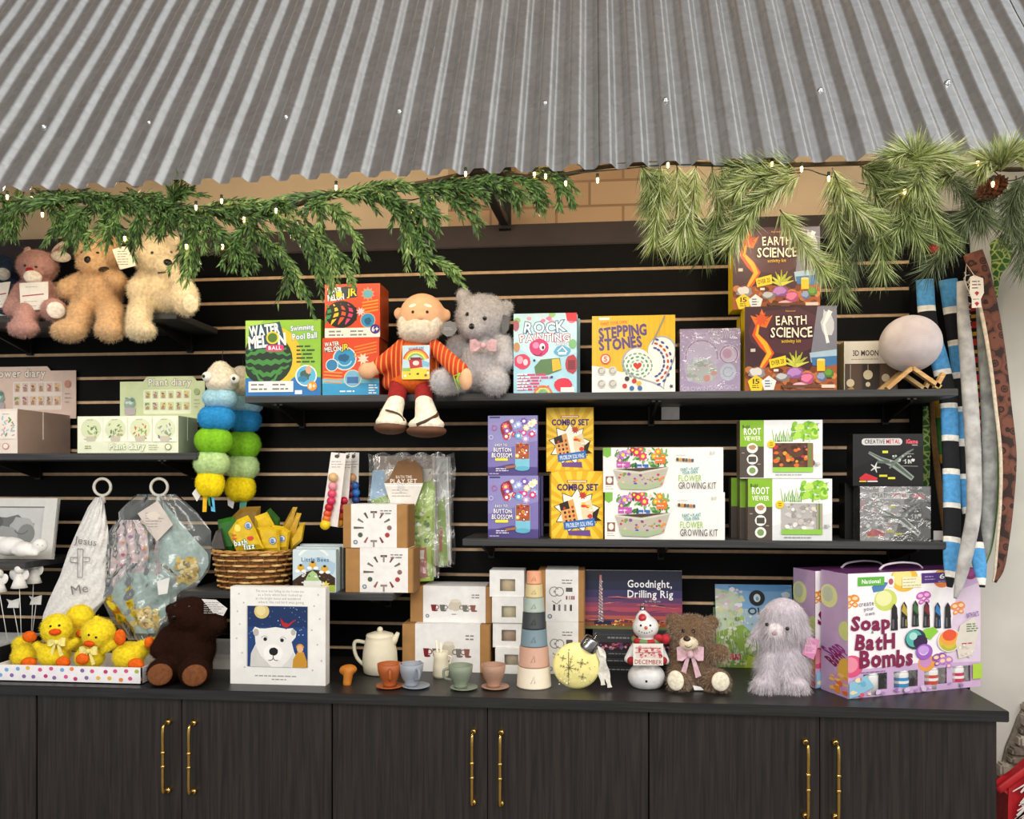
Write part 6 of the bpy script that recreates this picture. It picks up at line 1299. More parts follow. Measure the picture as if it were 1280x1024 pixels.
for dx, tx, hh in ((-2, -6, 46), (1, 0, 43)):
    s = thing('toy_spoon', 'pale spoon handle standing in the cream milk jug', 'spoon', p + V((dx * m, 0, 10.2 * m)), 'spoons in the milk jug'); MB().tube([p + V((dx * m, 0, 10.5 * m)), p + V((tx * m, 0, hh * m))], [1.1 * m, 1.5 * m], mat('#ece6d4', .5, 0, 'silicone', var=.03), 8, .6).build('spoon_handle', s)
p = counter_at(436, 857); p.y += .012; m = mpp(436, p.y); t = thing('toy_mushroom', 'ochre orange silicone toy lying on the counter by the polar bear book', 'toy', V((p.x, p.y, CZ))); om = mat('#b9701e', .5, 0, 'silicone', var=.1)
f = Fr(436, p.y); f.body([('e', 436, 837, -4, 10.5, 6.5, 9), ('e', 430, 838, -3, 6, 6, 6), ('c', 436, 840, 0, 6, 434, 853, 2, 5.5), ('e', 434, 855, 3, 5.5, 4, 5)], om, 'body', t, 1.4)
# ------------------------------------------------------------------ polar bear picture book
pc = counter_at(347, 856)
def art_polar(g):
    g.rect(288, 735, 407, 857, '#edece9')
    for k in range(4): g.text(('The snow was falling on the frozen sea', 'as a little white bear looked up', 'at the bright moon and wondered', 'where the red bird was going')[k], 320 + (k % 2) * 3, 738.5 + k * 4.6, 380 - (k % 3) * 2, 741.6 + k * 4.6, '#8f8d89', 0)
    g.lines(319, 843.5, 381, 849, 1, '#a09d98', 1.5, 4, 1); g.lines(340, 849, 362, 852, 1, '#a09d98', 1.4, 4, 1)
    for x, y in ((297, 766), (305, 755), (300, 782), (296, 800), (303, 818), (306, 836), (393, 758), (400, 774), (390, 788), (397, 806), (402, 826), (391, 838), (299, 744), (398, 744)): g.star(x, y, 1.6, .7, 5, '#b9b4ac')
    g.rect(308.5, 758.5, 385.5, 834.5, '#d0ccc4')
def art_polar_in(g):
    g.rect(309.5, 759.5, 384.5, 834, '#1d3f78'); g.rect(309.5, 759.5, 384.5, 785, '#16305f'); g.scatter(311, 760, 384, 800, 40, .3, .8, ['#c9d4e8', '#8fa6cc'], 3); g.ell(327.5, 766, 9.5, 9, '#d8c37a'); g.ell(326.5, 765, 6, 6, '#e6d79c')
    g.poly([(313, 834), (314, 818), (320, 806), (319, 796), (316, 790), (319, 785), (325, 787), (332, 787), (345, 785), (358, 787), (366, 786), (371, 790), (370, 797), (365, 803), (368, 815), (374, 826), (376, 834)], '#e9e8e6')
    g.poly([(313, 834), (314, 818), (320, 808), (326, 820), (336, 830), (340, 834)], '#cfcecb'); g.poly([(352, 834), (362, 824), (367, 815), (376, 834)], '#d8d7d4'); g.ell(320.5, 792, 3.6, 4.6, '#b8b3ac'); g.ell(367, 791, 3, 4, '#b8b3ac')
    g.ell(342, 817, 12, 11, '#f3f2f0'); g.blob(342.5, 815, 5.6, 5, '#17181b', 3, .06); g.line([(342, 819), (342, 823)], 1, '#3a3a3c'); g.arc(338, 822, 4, 0, 120, 1, '#5a5a5c'); g.arc(346, 822, 4, 60, 180, 1, '#5a5a5c'); g.ell(332, 800, 2.3, 2.3, '#1c1c1e'); g.ell(353, 801, 2.3, 2.3, '#1c1c1e'); g.arc(331, 800, 4, 200, 340, .8, '#b0aeaa'); g.arc(354, 801, 4, 200, 340, .8, '#b0aeaa')
    g.poly([(351, 775), (356, 779), (362, 781), (368, 777), (363, 783), (358, 786), (353, 783)], '#b02430'); g.line([(356, 780), (352, 774)], 1, '#8a1a24'); g.line([(362, 781), (370, 776)], 1.4, '#b02430'); g.line([(358, 785), (358, 788)], .6, '#3a2020')
    g.poly([(366, 834), (367, 824), (373, 814), (380, 815), (384, 826), (384, 834)], '#c8902e'); g.ell(375.5, 811, 4, 4.6, '#e0b08a'); g.arc(375.5, 810, 4.2, 180, 360, 1.8, '#c8902e')
t = carton('picture_book', 'white boxed picture book with a polar bear window picture, standing on the counter', 'book', (288, 735, 407, 857), pc.y, .032, ('#edece9', '#d8d6d2', '#f2f1ee'), CZ, art=art_polar, body='slipcase', front='printed_cover')
A = at(309.5, 834, pc.y - .0012); B = at(384.5, 759.5, pc.y - .0012); k0 = CZ - at(347, 857, pc.y).z
g = Face((A.x, pc.y - .0014, B.z + k0), (1, 0, 0), (0, 0, -1), (0, -1, 0), B.x - A.x, B.z - A.z, (309.5, 759.5, 384.5, 834)); art_polar_in(g); g.mb.build('window_picture', t)
# small plain white boxes behind the brown bear
for k, (y0, y1, lb_) in enumerate(((821, 840, 'lower plain white box in the shadow behind the dark brown bear'), (801, 820, 'upper plain white box in the shadow behind the dark brown bear'))):
    Yb = -.2; hb = (at(280, y0, Yb) - at(280, y1, Yb)).z; a, b = at(266, 830, Yb).x, at(296, 830, Yb).x; zz = CZ + k * (hb + .0004)
    t = thing('small_box', lb_, 'box', V(((a + b) / 2, Yb + .03, zz))); MB().obox((a, Yb, zz), (b - a, 0, 0), (0, .06, 0), (0, 0, hb), card('#c9c7c4')).build('carton', t); MB().obox((a - .0003, Yb - .0005, zz + hb * .8), (b - a + .0006, 0, 0), (0, .061, 0), (0, 0, hb * .2), card('#d6d4d1')).build('lid', t)
# ------------------------------------------------------------------ books at the back: a flat stack with a picture book on it
YB = -.14; z = CZ
stk = [('bottom dark book lying flat under the picture book stack', 12, '#1c1e22', '#3a3c40'), ('second dark book lying flat in the stack', 9, '#22242a', '#4a4c50'), ('third grey-black book lying flat in the stack', 8, '#2b2c30', '#3c3d41'), ('book with a red patterned spine lying flat in the stack', 9, '#3a1c28', '#8a4a5a'), ('topmost dark grey book lying flat under the standing one', 15, '#38393d', '#47484c')]
for k, (lb_, hp, c, c2) in enumerate(stk):
    a = at(738 + (k * 7) % 5, 830, YB).x; b = at(853 + (k * 3) % 4, 830, YB).x; h = hp * mpp(800, YB)
    t = thing('picture_book', lb_, 'book', V(((a + b) / 2, YB + .06, z)), None)
    cv = prt(c); MB().obox((a, YB, z), (b - a, 0, 0), (0, .13, 0), (0, 0, .002), cv).obox((a, YB, z + h - .002), (b - a, 0, 0), (0, .13, 0), (0, 0, .002), cv).obox((a, YB - .0005, z), (b - a, 0, 0), (0, .002, 0), (0, 0, h), cv).build('cover', t)
    MB().obox((a + .003, YB + .002, z + .002), (b - a - .006, 0, 0), (0, .12, 0), (0, 0, h - .004), card('#d8d4c8')).build('pages', t)
    g = Face((a, YB - .0006, z + h), (1, 0, 0), (0, 0, -1), (0, -1, 0), b - a, h, (0, 0, 120, 10)); R = random.Random(k)
    if k == 3: g.scatter(2, 1, 118, 9, 60, 1, 3, ['#a84a5a', '#c87a8a', '#7a3a5a', '#5a6a9a', '#d8a0a8'], 4)
    else: g.rect(0, 3, 120, 4, c2); g.lines(20, 4, 60, 8, 1, '#8a8a8c', 1.4, k)
    g.mb.build('spine_print', t); z += h + .0003
ZB = z
def art_rig(g):
    g.rect(731, 714, 853, 792, '#1b2138')
    for y0, y1, c in ((714, 728, '#161c30'), (728, 740, '#1d2240'), (740, 750, '#35305a'), (750, 757, '#5a3a62'), (757, 763, '#8a3f5c'), (763, 769, '#a8485a'), (769, 774, '#7a3a58'), (774, 779, '#b0564c'), (779, 784, '#5a3044')): g.rect(731, y0, 853, y1, c)
    R = random.Random(3)
    for k in range(26): y = R.uniform(742, 782); x = R.uniform(731, 835); w_ = R.uniform(8, 30); g.line([(x, y), (x + w_ / 2, y - R.uniform(-1.5, 1.5)), (x + w_, y + R.uniform(-2, 2))], [.4, R.uniform(1, 2.4), .4], R.choice(['#8a4a6a', '#c8685a', '#4a3a68', '#2a2a4a', '#d8826a', '#6a3a5c']))
    g.rect(731, 783, 853, 788, '#8a4a2c'); g.scatter(745, 780, 852, 787, 40, .7, 2, ['#e8a03c', '#f0c86a', '#d8602c', '#4a3a3c', '#c83a2c'], 4); g.rect(731, 788, 853, 792, '#6a6a3c')
    g.rect(743, 781, 764, 786, '#1a1c3a'); g.poly([(748, 782), (749.5, 722), (752.5, 722), (755, 782)], '#7a6470')
    for k in range(14): y = 724 + k * 4.2; w_ = 1.4 + k * .14; g.line([(751 - w_, y), (751 + w_, y + 4)], .7, '#d8c4c0'); g.line([(751 + w_, y), (751 - w_, y + 4)], .7, '#a88a90')
    g.rect(749.6, 720, 752.4, 725, '#c06a6a'); g.scatter(749, 724, 754, 780, 16, .4, .9, ['#ffe8d0', '#ffffff'], 6)
    g.text('Goodnight,', 785, 726.5, 840, 736, '#f1eff2', 1, 0); g.text('Drilling Rig', 785, 740, 841.5, 749.5, '#f1eff2', 1, 0); g.text('by the rig side', 807, 753, 826, 755.5, '#c9c4d0', 0)
hb = at(792, 714, -.12).z - ZB
t = carton('picture_book', 'dark blue picture book with a lit drilling rig at dusk, standing on the flat stack', 'book', (731, 714, 853, 792), -.12, .011, ('#1b2138', '#d8d4c8', '#e3dfd4'), ZB, art=art_rig, body='pages', front='printed_cover', H=hb, lean=radians(4))
# owl-eyed letter book leaning to the right
pc = counter_at(940, 835)
def art_ol(g):
    g.rect(896, 729, 993, 834, '#a9c6dc'); g.rect(896, 729, 993, 760, '#7fb0dc'); g.blob(955, 733, 40, 5, '#5f9ad0', 2); g.poly([(896, 734), (925, 740), (932, 790), (915, 815), (896, 812)], '#c8d6c0'); g.scatter(897, 734, 930, 768, 40, 1.5, 4.5, ['#e3d6d8', '#d8d8a8', '#f0eef0', '#b8c8a0', '#d8c0cc'], 3)
    g.poly([(896, 790), (930, 780), (952, 800), (950, 834), (896, 834)], '#8fae4a'); g.scatter(897, 770, 945, 832, 80, 1.4, 4, ['#a8c86a', '#c8dc9a', '#7a9a4a', '#d8e0b0', '#e8ecd8', '#98b87a'], 5); g.poly([(935, 820), (993, 808), (993, 834), (930, 834)], '#b8cc3a'); g.line([(930, 815), (960, 826), (990, 812)], 1, '#7a8a2c'); g.rect(912, 817, 926, 824, '#c83a4a'); g.ell(916, 820, 3.4, 3.4, '#d8485a')
    g.ell(948.6, 746, 10, 10, '#1a1c1e'); g.ell(948.6, 746, 4.4, 5.2, '#cfe0ea'); g.ell(949, 747, 2, 2.6, '#8aa6b8'); g.text('OLIVE', 937, 758.5, 977, 767, '#3a4248', 1, 0, None, .1); g.blob(985, 742, 6, 4, '#d8e6f0', 4)
    for k in range(60): R = random.Random(k); x = R.uniform(898, 935); y = R.uniform(760, 830); g.line([(x, y), (x + R.uniform(-1, 1), y + R.uniform(4, 9))], .5, '#eef2ee')
tt = carton('picture_book', 'shiny pale blue picture book with round black letter, leaning at the back beside the lamb', 'book', (896, 729, 993, 834), pc.y, .01, ('#a9c6dc', '#4a5a5c', '#c8d8e0'), CZ, art=art_ol, body='pages', front='printed_cover', lean=radians(8), H=(at(945, 729, pc.y + .03) - at(945, 834, pc.y)).z)
for k in range(2):
    carton('picture_book', ('green edged picture book directly behind the shiny pale blue one', 'dark edged picture book rearmost behind the shiny pale blue one')[k], 'book', (893 - 4 * k, 731, 985, 834), pc.y + .014 + .013 * k, .009, (('#6a8a5a', '#3a4a3c')[k], '#cfccc0', '#d8d6cc'), CZ, body='pages', lean=radians(8), H=(at(945, 729, pc.y + .03) - at(945, 834, pc.y)).z * .98)
# ------------------------------------------------------------------ snowflake ornament lying against the boxes
pc = counter_at(722, 863); Yo = pc.y + .012; f = Fr(720, Yo); c = f.p(720.5, 833); c.z = CZ + 29.5 * f.m; t = thing('disc_ornament', 'glowing pale yellow snowflake disc ornament with silver cap and white ribbon', 'ornament', V((c.x, Yo, CZ)))
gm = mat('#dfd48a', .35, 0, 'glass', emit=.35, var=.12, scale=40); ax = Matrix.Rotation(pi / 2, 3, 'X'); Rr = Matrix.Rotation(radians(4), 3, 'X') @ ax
MB().lathe(c, [(0, 8.5 * f.m), (18 * f.m, 7.5 * f.m), (26 * f.m, 4.5 * f.m), (29.5 * f.m, 0), (26 * f.m, -4.5 * f.m), (18 * f.m, -7.5 * f.m), (0, -8.5 * f.m)], gm, 40, Rr).build('glass_disc', t)
g = Face(V((c.x - 30 * f.m, Yo - 8.7 * f.m, c.z + 30 * f.m)), (1, 0, 0), (0, 0, -1), (0, -1, 0), 60 * f.m, 60 * f.m, (690.5, 803, 750.5, 863))
def flake(x, y, r, c):
    for k in range(8):
        a = pi * k / 4 + .2; L = r * (1 if k % 2 == 0 else .55); g.line([(x, y), (x + L * cos(a), y + L * sin(a))], [.9, .4], c)
        if k % 2 == 0:
            for q in (.5, .75): px, py = x + L * q * cos(a), y + L * q * sin(a); [g.line([(px, py), (px + r * .2 * cos(a + s), py + r * .2 * sin(a + s))], .5, c) for s in (.8, -.8)]
flake(712, 834, 13, '#6a6446'); flake(727, 828, 6, '#7a7450'); flake(728, 845, 5, '#7a7450'); flake(704, 822, 4, '#8a845c'); g.line([(711, 814), (711, 856)], .8, '#5a5440'); g.scatter(696, 810, 744, 856, 40, .5, 1.2, ['#f6f2d0', '#a89c5c'], 4)
g.mb.build('snowflake_print', t)
sv = mat('#8a8a8c', .22, 1, 'chrome'); q = V((sin(radians(32)), 0, cos(radians(32)))); Rq = q.to_track_quat('Z', 'Y').to_matrix(); ct = c + q * (24 * f.m)
MB().lathe(ct, [(11 * f.m, 0), (11.5 * f.m, 2 * f.m), (11 * f.m, 4 * f.m), (10.5 * f.m, 15 * f.m), (9 * f.m, 16.5 * f.m), (0, 16.5 * f.m)], sv, 24, Rq).build('cap', t)
MB().tube([ct + q * ((16 + 8 * sin(a)) * f.m) + Rq @ V((9 * f.m * cos(a), 0, 0)) for a in (pi * k / 14 for k in range(15))], 1.1 * f.m, sv, 8).build('hanging_loop', t)
rb_ = cloth('#dedad0'); e = ct + q * (18 * f.m); mb = MB()
for off, L in (((0, 0), 0), ((7, 3), 1)):
    P = [f.p(749 + off[0] * .2, 812, 2), f.p(752 + off[0] * .4, 826, 4), f.p(752 + off[0] * .8, 842, 1), f.p(754 + off[0] * 1.2, 857 + off[1], 3)]
    P = smoothpath([tuple(p) for p in P], 4); vs = []
    for k, p in enumerate(P): w_ = (3.5 + 1.2 * sin(k)) * f.m; vs += [p + V((-w_, .001 * sin(k), 0)), p + V((w_, -.001 * sin(k * 1.3), w_ * .3))]
    mb.add(vs, [(2 * k, 2 * k + 2, 2 * k + 3, 2 * k + 1) for k in range(len(P) - 1)], rb_, True)
mb.add([f.p(746, 806, 6), f.p(754, 812, 5), f.p(758, 822, 3), f.p(750, 820, 6)], [(0, 3, 2, 1)], rb_); mb.build('ribbon', t)
# ------------------------------------------------------------------ snowman ornament
pc = counter_at(808, 863); Yo = pc.y + .035; f = Fr(808, Yo); t = thing('snowman_ornament', 'white frosted snowman figure in a red scarf holding a red-lettered December calendar', 'figurine', V((at(808, 860, Yo).x, Yo, CZ)))
sn = mat('#dcdcdc', .3, 0, 'frosted_glass', var=.08, scale=60, bump=.5)
f.body([('e', 808, 846, 0, 23.5, 18, 21), ('e', 809, 815, 0, 22, 20, 18), ('e', 807, 784, 0, 16.5, 15, 15), ('c', 804, 774, 0, 10, 803, 764, 0, 3), ('c', 826, 812, 2, 5, 832, 826, 6, 5), ('c', 791, 812, 2, 5, 785, 824, 6, 5)], sn, 'body', t, 1.5, floor=CZ)
for x, y in ((801, 782), (813, 782)): f.dot(x, y, 1.5, '#16181a', 'eye', t, .7)
f.dot(807.5, 785, 2.2, '#d8602c', 'nose', t, 1.2, .5)
for k in range(6): f.dot(799 + k * 3.2, 789 + 2.6 * sin(pi * k / 5), .8, '#202224', 'coal', t, .6)
f.dot(803, 772, 5, '#b0202c', 'hat_patch', t, .4, .3); f.dot(808, 852, 1.6, '#16181a', 'button', t, .7)
rd = mat('#a81e2a', .7, 0, 'knit', bump=.6, var=.3); gr = mat('#6a8a5a', .7, 0, 'knit', bump=.6)
P = [f.p(808, 799, 0) + V((15.5 * f.m * cos(a), 14.5 * f.m * sin(a), 1.5 * f.m * sin(a))) for a in (2 * pi * k / 24 for k in range(25))]
sc = MB().tube(P, 3.8 * f.m, rd, 8, mats=[(rd if (k // 2) % 2 else gr) for k in range(24)] + [rd], cap=False).build('scarf', t)
MB().ell(f.p(823, 798, 10), (6 * f.m, 4 * f.m, 5 * f.m), rd).ell(f.p(832, 799, 8), (5.5 * f.m, 4 * f.m, 6.5 * f.m), rd).build('bow', sc)
for x in (789, 829): MB().ell(f.p(x, 826, 14), (5 * f.m, 4 * f.m, 5 * f.m), rd).build('mitten', t)
MB().lathe(f.p(803, 763), [(3 * f.m, 0), (3 * f.m, 4 * f.m), (0, 5 * f.m)], sv, 12).tube([f.p(803, 757) + V((2.6 * f.m * cos(a), 0, 2.6 * f.m * sin(a))) for a in (2 * pi * k / 12 for k in range(13))], .0009, sv, 6, cap=False).build('cap', t)
def art_dec(g):
    g.rect(791.5, 805, 829, 832, '#e6e2d8'); g.rect(795, 808, 827, 823, '#e3cfc8'); g.scatter(796, 809, 826, 822, 40, 1, 2.4, ['#c0545a', '#d89a9a', '#e9dad4', '#a83a44', '#c87a7a'], 5); g.text('DECEMBER', 793.5, 825, 827.5, 830.5, '#b0303a', 0); g.line([(794, 810), (826, 810)], .8, '#a83a44'); g.line([(794, 816), (826, 815)], .8, '#b8606a')
plate(f, [(791.5, 805), (829, 805), (829, 832), (791.5, 832)], 25, '#e6e2d8', 'calendar', t, 1.6, art_dec)
# ------------------------------------------------------------------ soap and bath bomb kits, turned towards the left
yaw = radians(22.7); A = counter_at(1060, 874)
def hx(): return 1
def art_soap(g):
    g.rect(1060, 717, 1226, 873, '#c9a8d0'); g.poly([(1060, 717), (1190, 717), (1200, 760), (1188, 820), (1150, 835), (1060, 838)], '#f1edf2'); g.poly([(1195, 745), (1226, 735), (1226, 840), (1180, 838)], '#d9c6dc')
    for x, y, r, c, c2 in ((1105, 752, 14, '#c9d46a', '#e3e6a8'), (1128, 726, 17, '#e8b83c', '#f4dc8a'), (1176, 728, 12, '#e8783c', '#f2c04a'), (1213, 722, 9, '#8a1e6a', '#a83a8a'), (1064, 833, 14, '#d8527a', '#e68aa0'), (1156, 836, 11, '#e89a3c', '#c88ac0')): g.ell(x, y, r, r, c, 24); g.ell(x - r * .15, y - r * .15, r * .7, r * .7, c2)
    g.poly([(1088, 735), (1096, 728), (1108, 730), (1102, 740), (1090, 742)], '#4a7ab0')
    for x, y, c in ((1064, 752, '#e08a2c'), (1152, 752, '#c05ab0'), (1196, 768, '#e8884a'), (1172, 833, '#8a4aa0'), (1180, 838, '#b87ac8')):
        for sx_, sy_, r in ((-4, -3, 6), (4, -4, 6), (-3, 5, 4), (4, 4, 4)): g.ell(x + sx_, y + sy_, r, r * .75, c, 12, 35 * (1 if sx_ > 0 else -1)); g.ell(x + sx_, y + sy_, r * .55, r * .4, '#f0d0a0' if c != '#c05ab0' else '#e8b0e0', 10)
    g.rect(1071, 722, 1103, 733, '#5cae3a'); g.text('National', 1076, 725, 1098, 730, '#ffffff', 1); g.rr(1107, 722, 1115, 736, '#f4f0f0', 2); g.ell(1111, 729, 3, 4, '#b0566a'); g.rect(1125, 724, 1149, 738, '#eae6c0'); g.lines(1126, 725, 1148, 737, 3, '#a8a486', .9); g.rect(1149, 720, 1196, 733, '#4a2a7a')
    for x, s_ in ((1172, '6'), (1184, '10')): g.text(s_, x, 722, x + 6, 728, '#ffffff', 1)
    g.lines(1153, 723, 1168, 730, 2, '#b8a8d8', .9); g.lines(1170, 730, 1194, 733, 1, '#b8a8d8', .9)
    g.text('create', 1072, 752, 1090, 758, '#5a4a62', 0, 4); g.text('your', 1078, 759, 1090, 764, '#5a4a62', 0, 4); g.text('own', 1080, 765.5, 1091, 770, '#5a4a62', 0, 4)
    g.text('Soap', 1064, 771.5, 1109, 788, '#7d1048', 2, -2, None, .1); g.text('&', 1087, 790, 1090, 793, '#5a7a4a', 1); g.text('BatH', 1069, 795, 1115, 813, '#7d1048', 2, -3, None, .1); g.text('Bombs', 1074, 816, 1137, 836, '#7d1048', 2, -2, None, .1); g.lines(1074, 840, 1110, 843, 1, '#8a6a92', 1.2, 3, 1)
    for k, (x, y, c) in enumerate(((1115, 775, '#1c1a1e'), (1127, 773, '#b8a03c'), (1141, 772, '#3a6a3c'), (1155, 774, '#7a1c2c'), (1169, 776, '#2a7ac0'), (1182, 777, '#1c1a1e'))):
        w_ = 4.3; g.poly([(x - w_, y + 16), (x - w_ + 1, y - 12), (x, y - 18), (x + w_ - 1, y - 12), (x + w_, y + 16)], '#151318'); g.poly([(x - w_ + 1, y - 6), (x - 1, y - 16), (x + w_ - 1, y - 8), (x + w_, y + 2)], c); g.rect(x - w_ + 1.5, y + 2, x - .4, y + 14, '#5a5862'); g.rect(x + 1.6, y + 5, x + 2.8, y + 14, c)
    g.poly([(1148, 800), (1160, 806), (1170, 796), (1164, 790), (1152, 792)], '#8ac83a')
    g.ell(1141, 804, 13, 13, '#1f3a44', 24); g.ell(1139, 803, 10, 11, '#4fb0a8'); g.ell(1147, 808, 9, 9, '#2a1440'); g.ell(1138, 800, 5, 5, '#a8dcd4'); g.ell(1152, 821, 10.5, 10, '#9a5ac0', 24); g.ell(1151, 819, 7, 6, '#c49ae0'); g.arc(1151, 820, 5, 20, 160, 1.4, '#e0c8f0')
    g.ell(1184, 809, 15.5, 15, '#e8e0ea', 28); g.ell(1184, 809, 14, 14, '#d8b83c', 28); g.ell(1184, 805, 12.5, 10, '#e8a03c'); g.ell(1184, 802, 9, 7.5, '#e0502c'); g.arc(1184, 811, 10, 20, 160, 3, '#a8b83a')
    g.poly([(1198, 790), (1216, 780), (1222, 800), (1214, 830), (1196, 834), (1192, 812)], '#d8d0c6'); g.lines(1206, 788, 1222, 800, 4, '#5a7a4a', 1.6); g.lines(1200, 812, 1220, 817, 1, '#b83a4a', 1.6); g.scatter(1196, 816, 1216, 834, 24, .8, 2, ['#c9c0b0', '#eae4da'], 4); g.text('BATH SALTS', 1206, 774, 1222, 780, '#6a3a8a', 1, 8); g.rect(1214, 842, 1226, 862, '#a8cc3a'); g.poly([(1060, 853), (1080, 845), (1090, 860), (1070, 870), (1060, 872)], '#8ac0d8'); g.scatter(1062, 846, 1084, 870, 20, 1.5, 3.5, ['#e89a3c', '#6ab0d0', '#d85a7a', '#f0d8b0'], 6); g.scatter(1090, 862, 1200, 870, 30, 1.5, 4, ['#b088c4', '#9a70b4', '#dcc4e4'], 7)
    for x0, x1 in ((1076, 1108), (1113, 1146), (1151, 1183), (1187, 1214)): g.rect(x0 - 1, 843, x1 + 1, 866, '#cbb4d4')
def soapkit(label, A, W, H, dep, jars):
    r = V((cos(yaw), sin(yaw), 0)); n = V((sin(yaw), -cos(yaw), 0)); t = thing('soap_kit_box', label, 'box', A + r * (W / 2) - n * (dep / 2))
    f_, s_, tp = prt('#d6bcdc'), prt('#b79cc0'), prt('#5b2a5e'); up = V((0, 0, 1)); mb = MB()
    # the four little windows are real openings in the front board
    ref = (1060, 717, 1226, 873); X = lambda x: W * (x - 1060) / 166; Z = lambda y: H * (873 - y) / 156
    mb.obox(A - n * .001, r * W, -n * (dep - .001), up * H, f_, (prt('#3a1c3e'), s_, s_, s_, s_, tp)) if not jars else mb.obox(A - n * .055, r * W, -n * (dep - .055), up * H, f_, (prt('#3a1c3e'), s_, s_, s_, s_, tp))
    wins = [(1078, 1107), (1115, 1145), (1153, 1182), (1189, 1213)] if jars else []
    def fbox(x0, x1, y0, y1, m): mb.obox(A + r * X(x0) + up * Z(y1) - n * .001, r * (X(x1) - X(x0)), n * .001, up * (Z(y0) - Z(y1)), m)
    if jars:
        fbox(1060, 1226, 717, 844, f_); fbox(1060, 1226, 865, 873, f_); xs = [1060] + [v for w_ in wins for v in w_] + [1226]
        for k in range(0, len(xs), 2): fbox(xs[k], xs[k + 1], 844, 865, f_)
        mb.obox(A - n * .001, r * .001, -n * .054, up * H, s_); mb.obox(A + r * (W - .001) - n * .001, r * .001, -n * .054, up * H, s_); mb.obox(A - n * .001, r * W, -n * .054, up * .001, s_); mb.obox(A - n * .001 + up * (H - .001), r * W, -n * .054, up * .001, tp)
    mb.build('carton', t)
    g = Face(A + up * H, r, -up, n, W, H, ref); art_soap(g)
    if jars: # cut the print away where the windows are
        keep = MB(); F_ = []
        for f2, m2 in zip(g.mb.f, g.mb.m):
            P = [g.mb.v[i] for i in f2]; cx = sum(((p - A).dot(r) for p in P)) / len(P); cz = sum((p.z - A.z for p in P)) / len(P); px = 1060 + 166 * cx / W; py = 873 - 156 * cz / H
            big = max((p - P[0]).length for p in P) > W * .24
            if not big and any(a - 1 < px < b + 1 and 843 < py < 866 for a, b in wins): continue
            F_.append((f2, m2, big))
        # large backgrounds are rebuilt as strips around the windows
        g2 = MB()
        for f2, m2, big in F_:
            P = [g.mb.v[i] for i in f2]
            if big:
                zs_ = [p.z for p in P]
                if min(zs_) < A.z + Z(844) - 1e-4:
                    lay = (P[0] - A).dot(n)
                    q = lambda x, y: A + r * X(x) + up * Z(y) + n * lay
                    def clipz(P):
                        out = []; zc = A.z + Z(843.5)
                        for a_, b_ in zip(P, P[1:] + P[:1]):
                            ia, ib = a_.z >= zc, b_.z >= zc
                            if ia: out.append(a_)
                            if ia != ib: out.append(a_.lerp(b_, (zc - a_.z) / (b_.z - a_.z)))
                        return out
                    P2 = clipz(P)
                    if len(P2) > 2: g2.add(P2, [list(range(len(P2)))], g.mb.mats[m2])
                    if max(zs_) - min(zs_) > H * .9:
                        xs = [1060] + [v for w_ in wins for v in w_] + [1226]
                        for k in range(0, len(xs), 2): g2.add([q(xs[k], 843.5), q(xs[k], 865), q(xs[k + 1], 865), q(xs[k + 1], 843.5)], [(0, 1, 2, 3)], g.mb.mats[m2])
                        g2.add([q(1060, 865), q(1060, 873), q(1226, 873), q(1226, 865)], [(0, 1, 2, 3)], g.mb.mats[m2])
                    continue
            g2.add(P, [list(range(len(P)))], g.mb.mats[m2])
        g.mb = g2
    g.mb.build('printed_front', t)
    # side print
    gs = Face(A - n * dep + up * H, n, -up, -r, dep, H, (0, 0, 24, 156))
    gs.ell(7, 32, 8, 15, '#d8dc9a'); gs.ell(6, 30, 5, 10, '#c0c8b0'); gs.ell(22, 72, 6, 12, '#c8d080'); gs.text('Soap', 2, 92, 20, 106, '#8a2a7a', 2, 50); gs.text('Bath', 5, 104, 22, 116, '#7d1048', 2, 50); gs.ell(22, 124, 7, 18, '#d8a83c'); gs.scatter(10, 128, 23, 154, 24, 1.5, 3.5, ['#e08a2c', '#d86a3a', '#e8b86a', '#c88ab0'], 3); gs.mb.build('printed_side', t)
    # carry handle
    c = A + r * (W * .5) - n * (dep * .5) + up * H
    MB().tube(smoothpath([c - r * .07, c - r * .05 + up * .012, c + up * .017, c + r * .05 + up * .012, c + r * .07]), .003, mat('#c9bccb', .4, 0, 'plastic'), 8, .6).build('handle', t)
    for k, (w_, c2) in enumerate(zip(wins, ('#c9ccd0', '#3a8ac0', '#c84a3c', '#c0305a'))):
        xm = X(sum(w_) / 2) - .004; p = A + r * xm - n * .027 + up * .004; jr = .0285; u_ = t
        j = MB().lathe(p, [(0, 0), (jr, 0), (jr, .045), (jr * .9, .05), (0, .05)], mat('#dcdcdc', .35, 0, 'plastic', var=.03), 22).build('jar', t)
        if k: MB().lathe(p + up * .012, [(jr + .0004, 0), (jr + .0004, .024)], prt(c2), 22).lathe(p + up * .021, [(jr + .0007, 0), (jr + .0007, .007)], prt('#e9e4e4'), 22).build('jar_label', j)
        MB().lathe(p + up * .05, [(jr * .96, 0), (jr * .96, .011), (0, .011)], mat('#ececec', .35, 0, 'plastic', var=.03), 22).build('jar_lid', j)
    if jars: MB().obox(A + r * X(1077) + up * Z(866) - n * .0025, r * (X(1214) - X(1077)), n * .0004, up * (Z(843) - Z(866)), film(.05, rough=.05, bump=.1, milky=.01)).build('window_film', t)
    return t
Bq = V((0, 0, 0)); W = .418; H = (at(1060, 717.5, A.y) - at(1060, 874, A.y)).z; A.z = CZ
r_ = V((cos(yaw), sin(yaw), 0)); n_ = V((sin(yaw), -cos(yaw), 0))
soapkit('lilac soap making kit box with carry handle, front one at the counter end', A, W, H, .1, True)
A2 = A - n_ * .108 - r_ * .012
A2.z = CZ
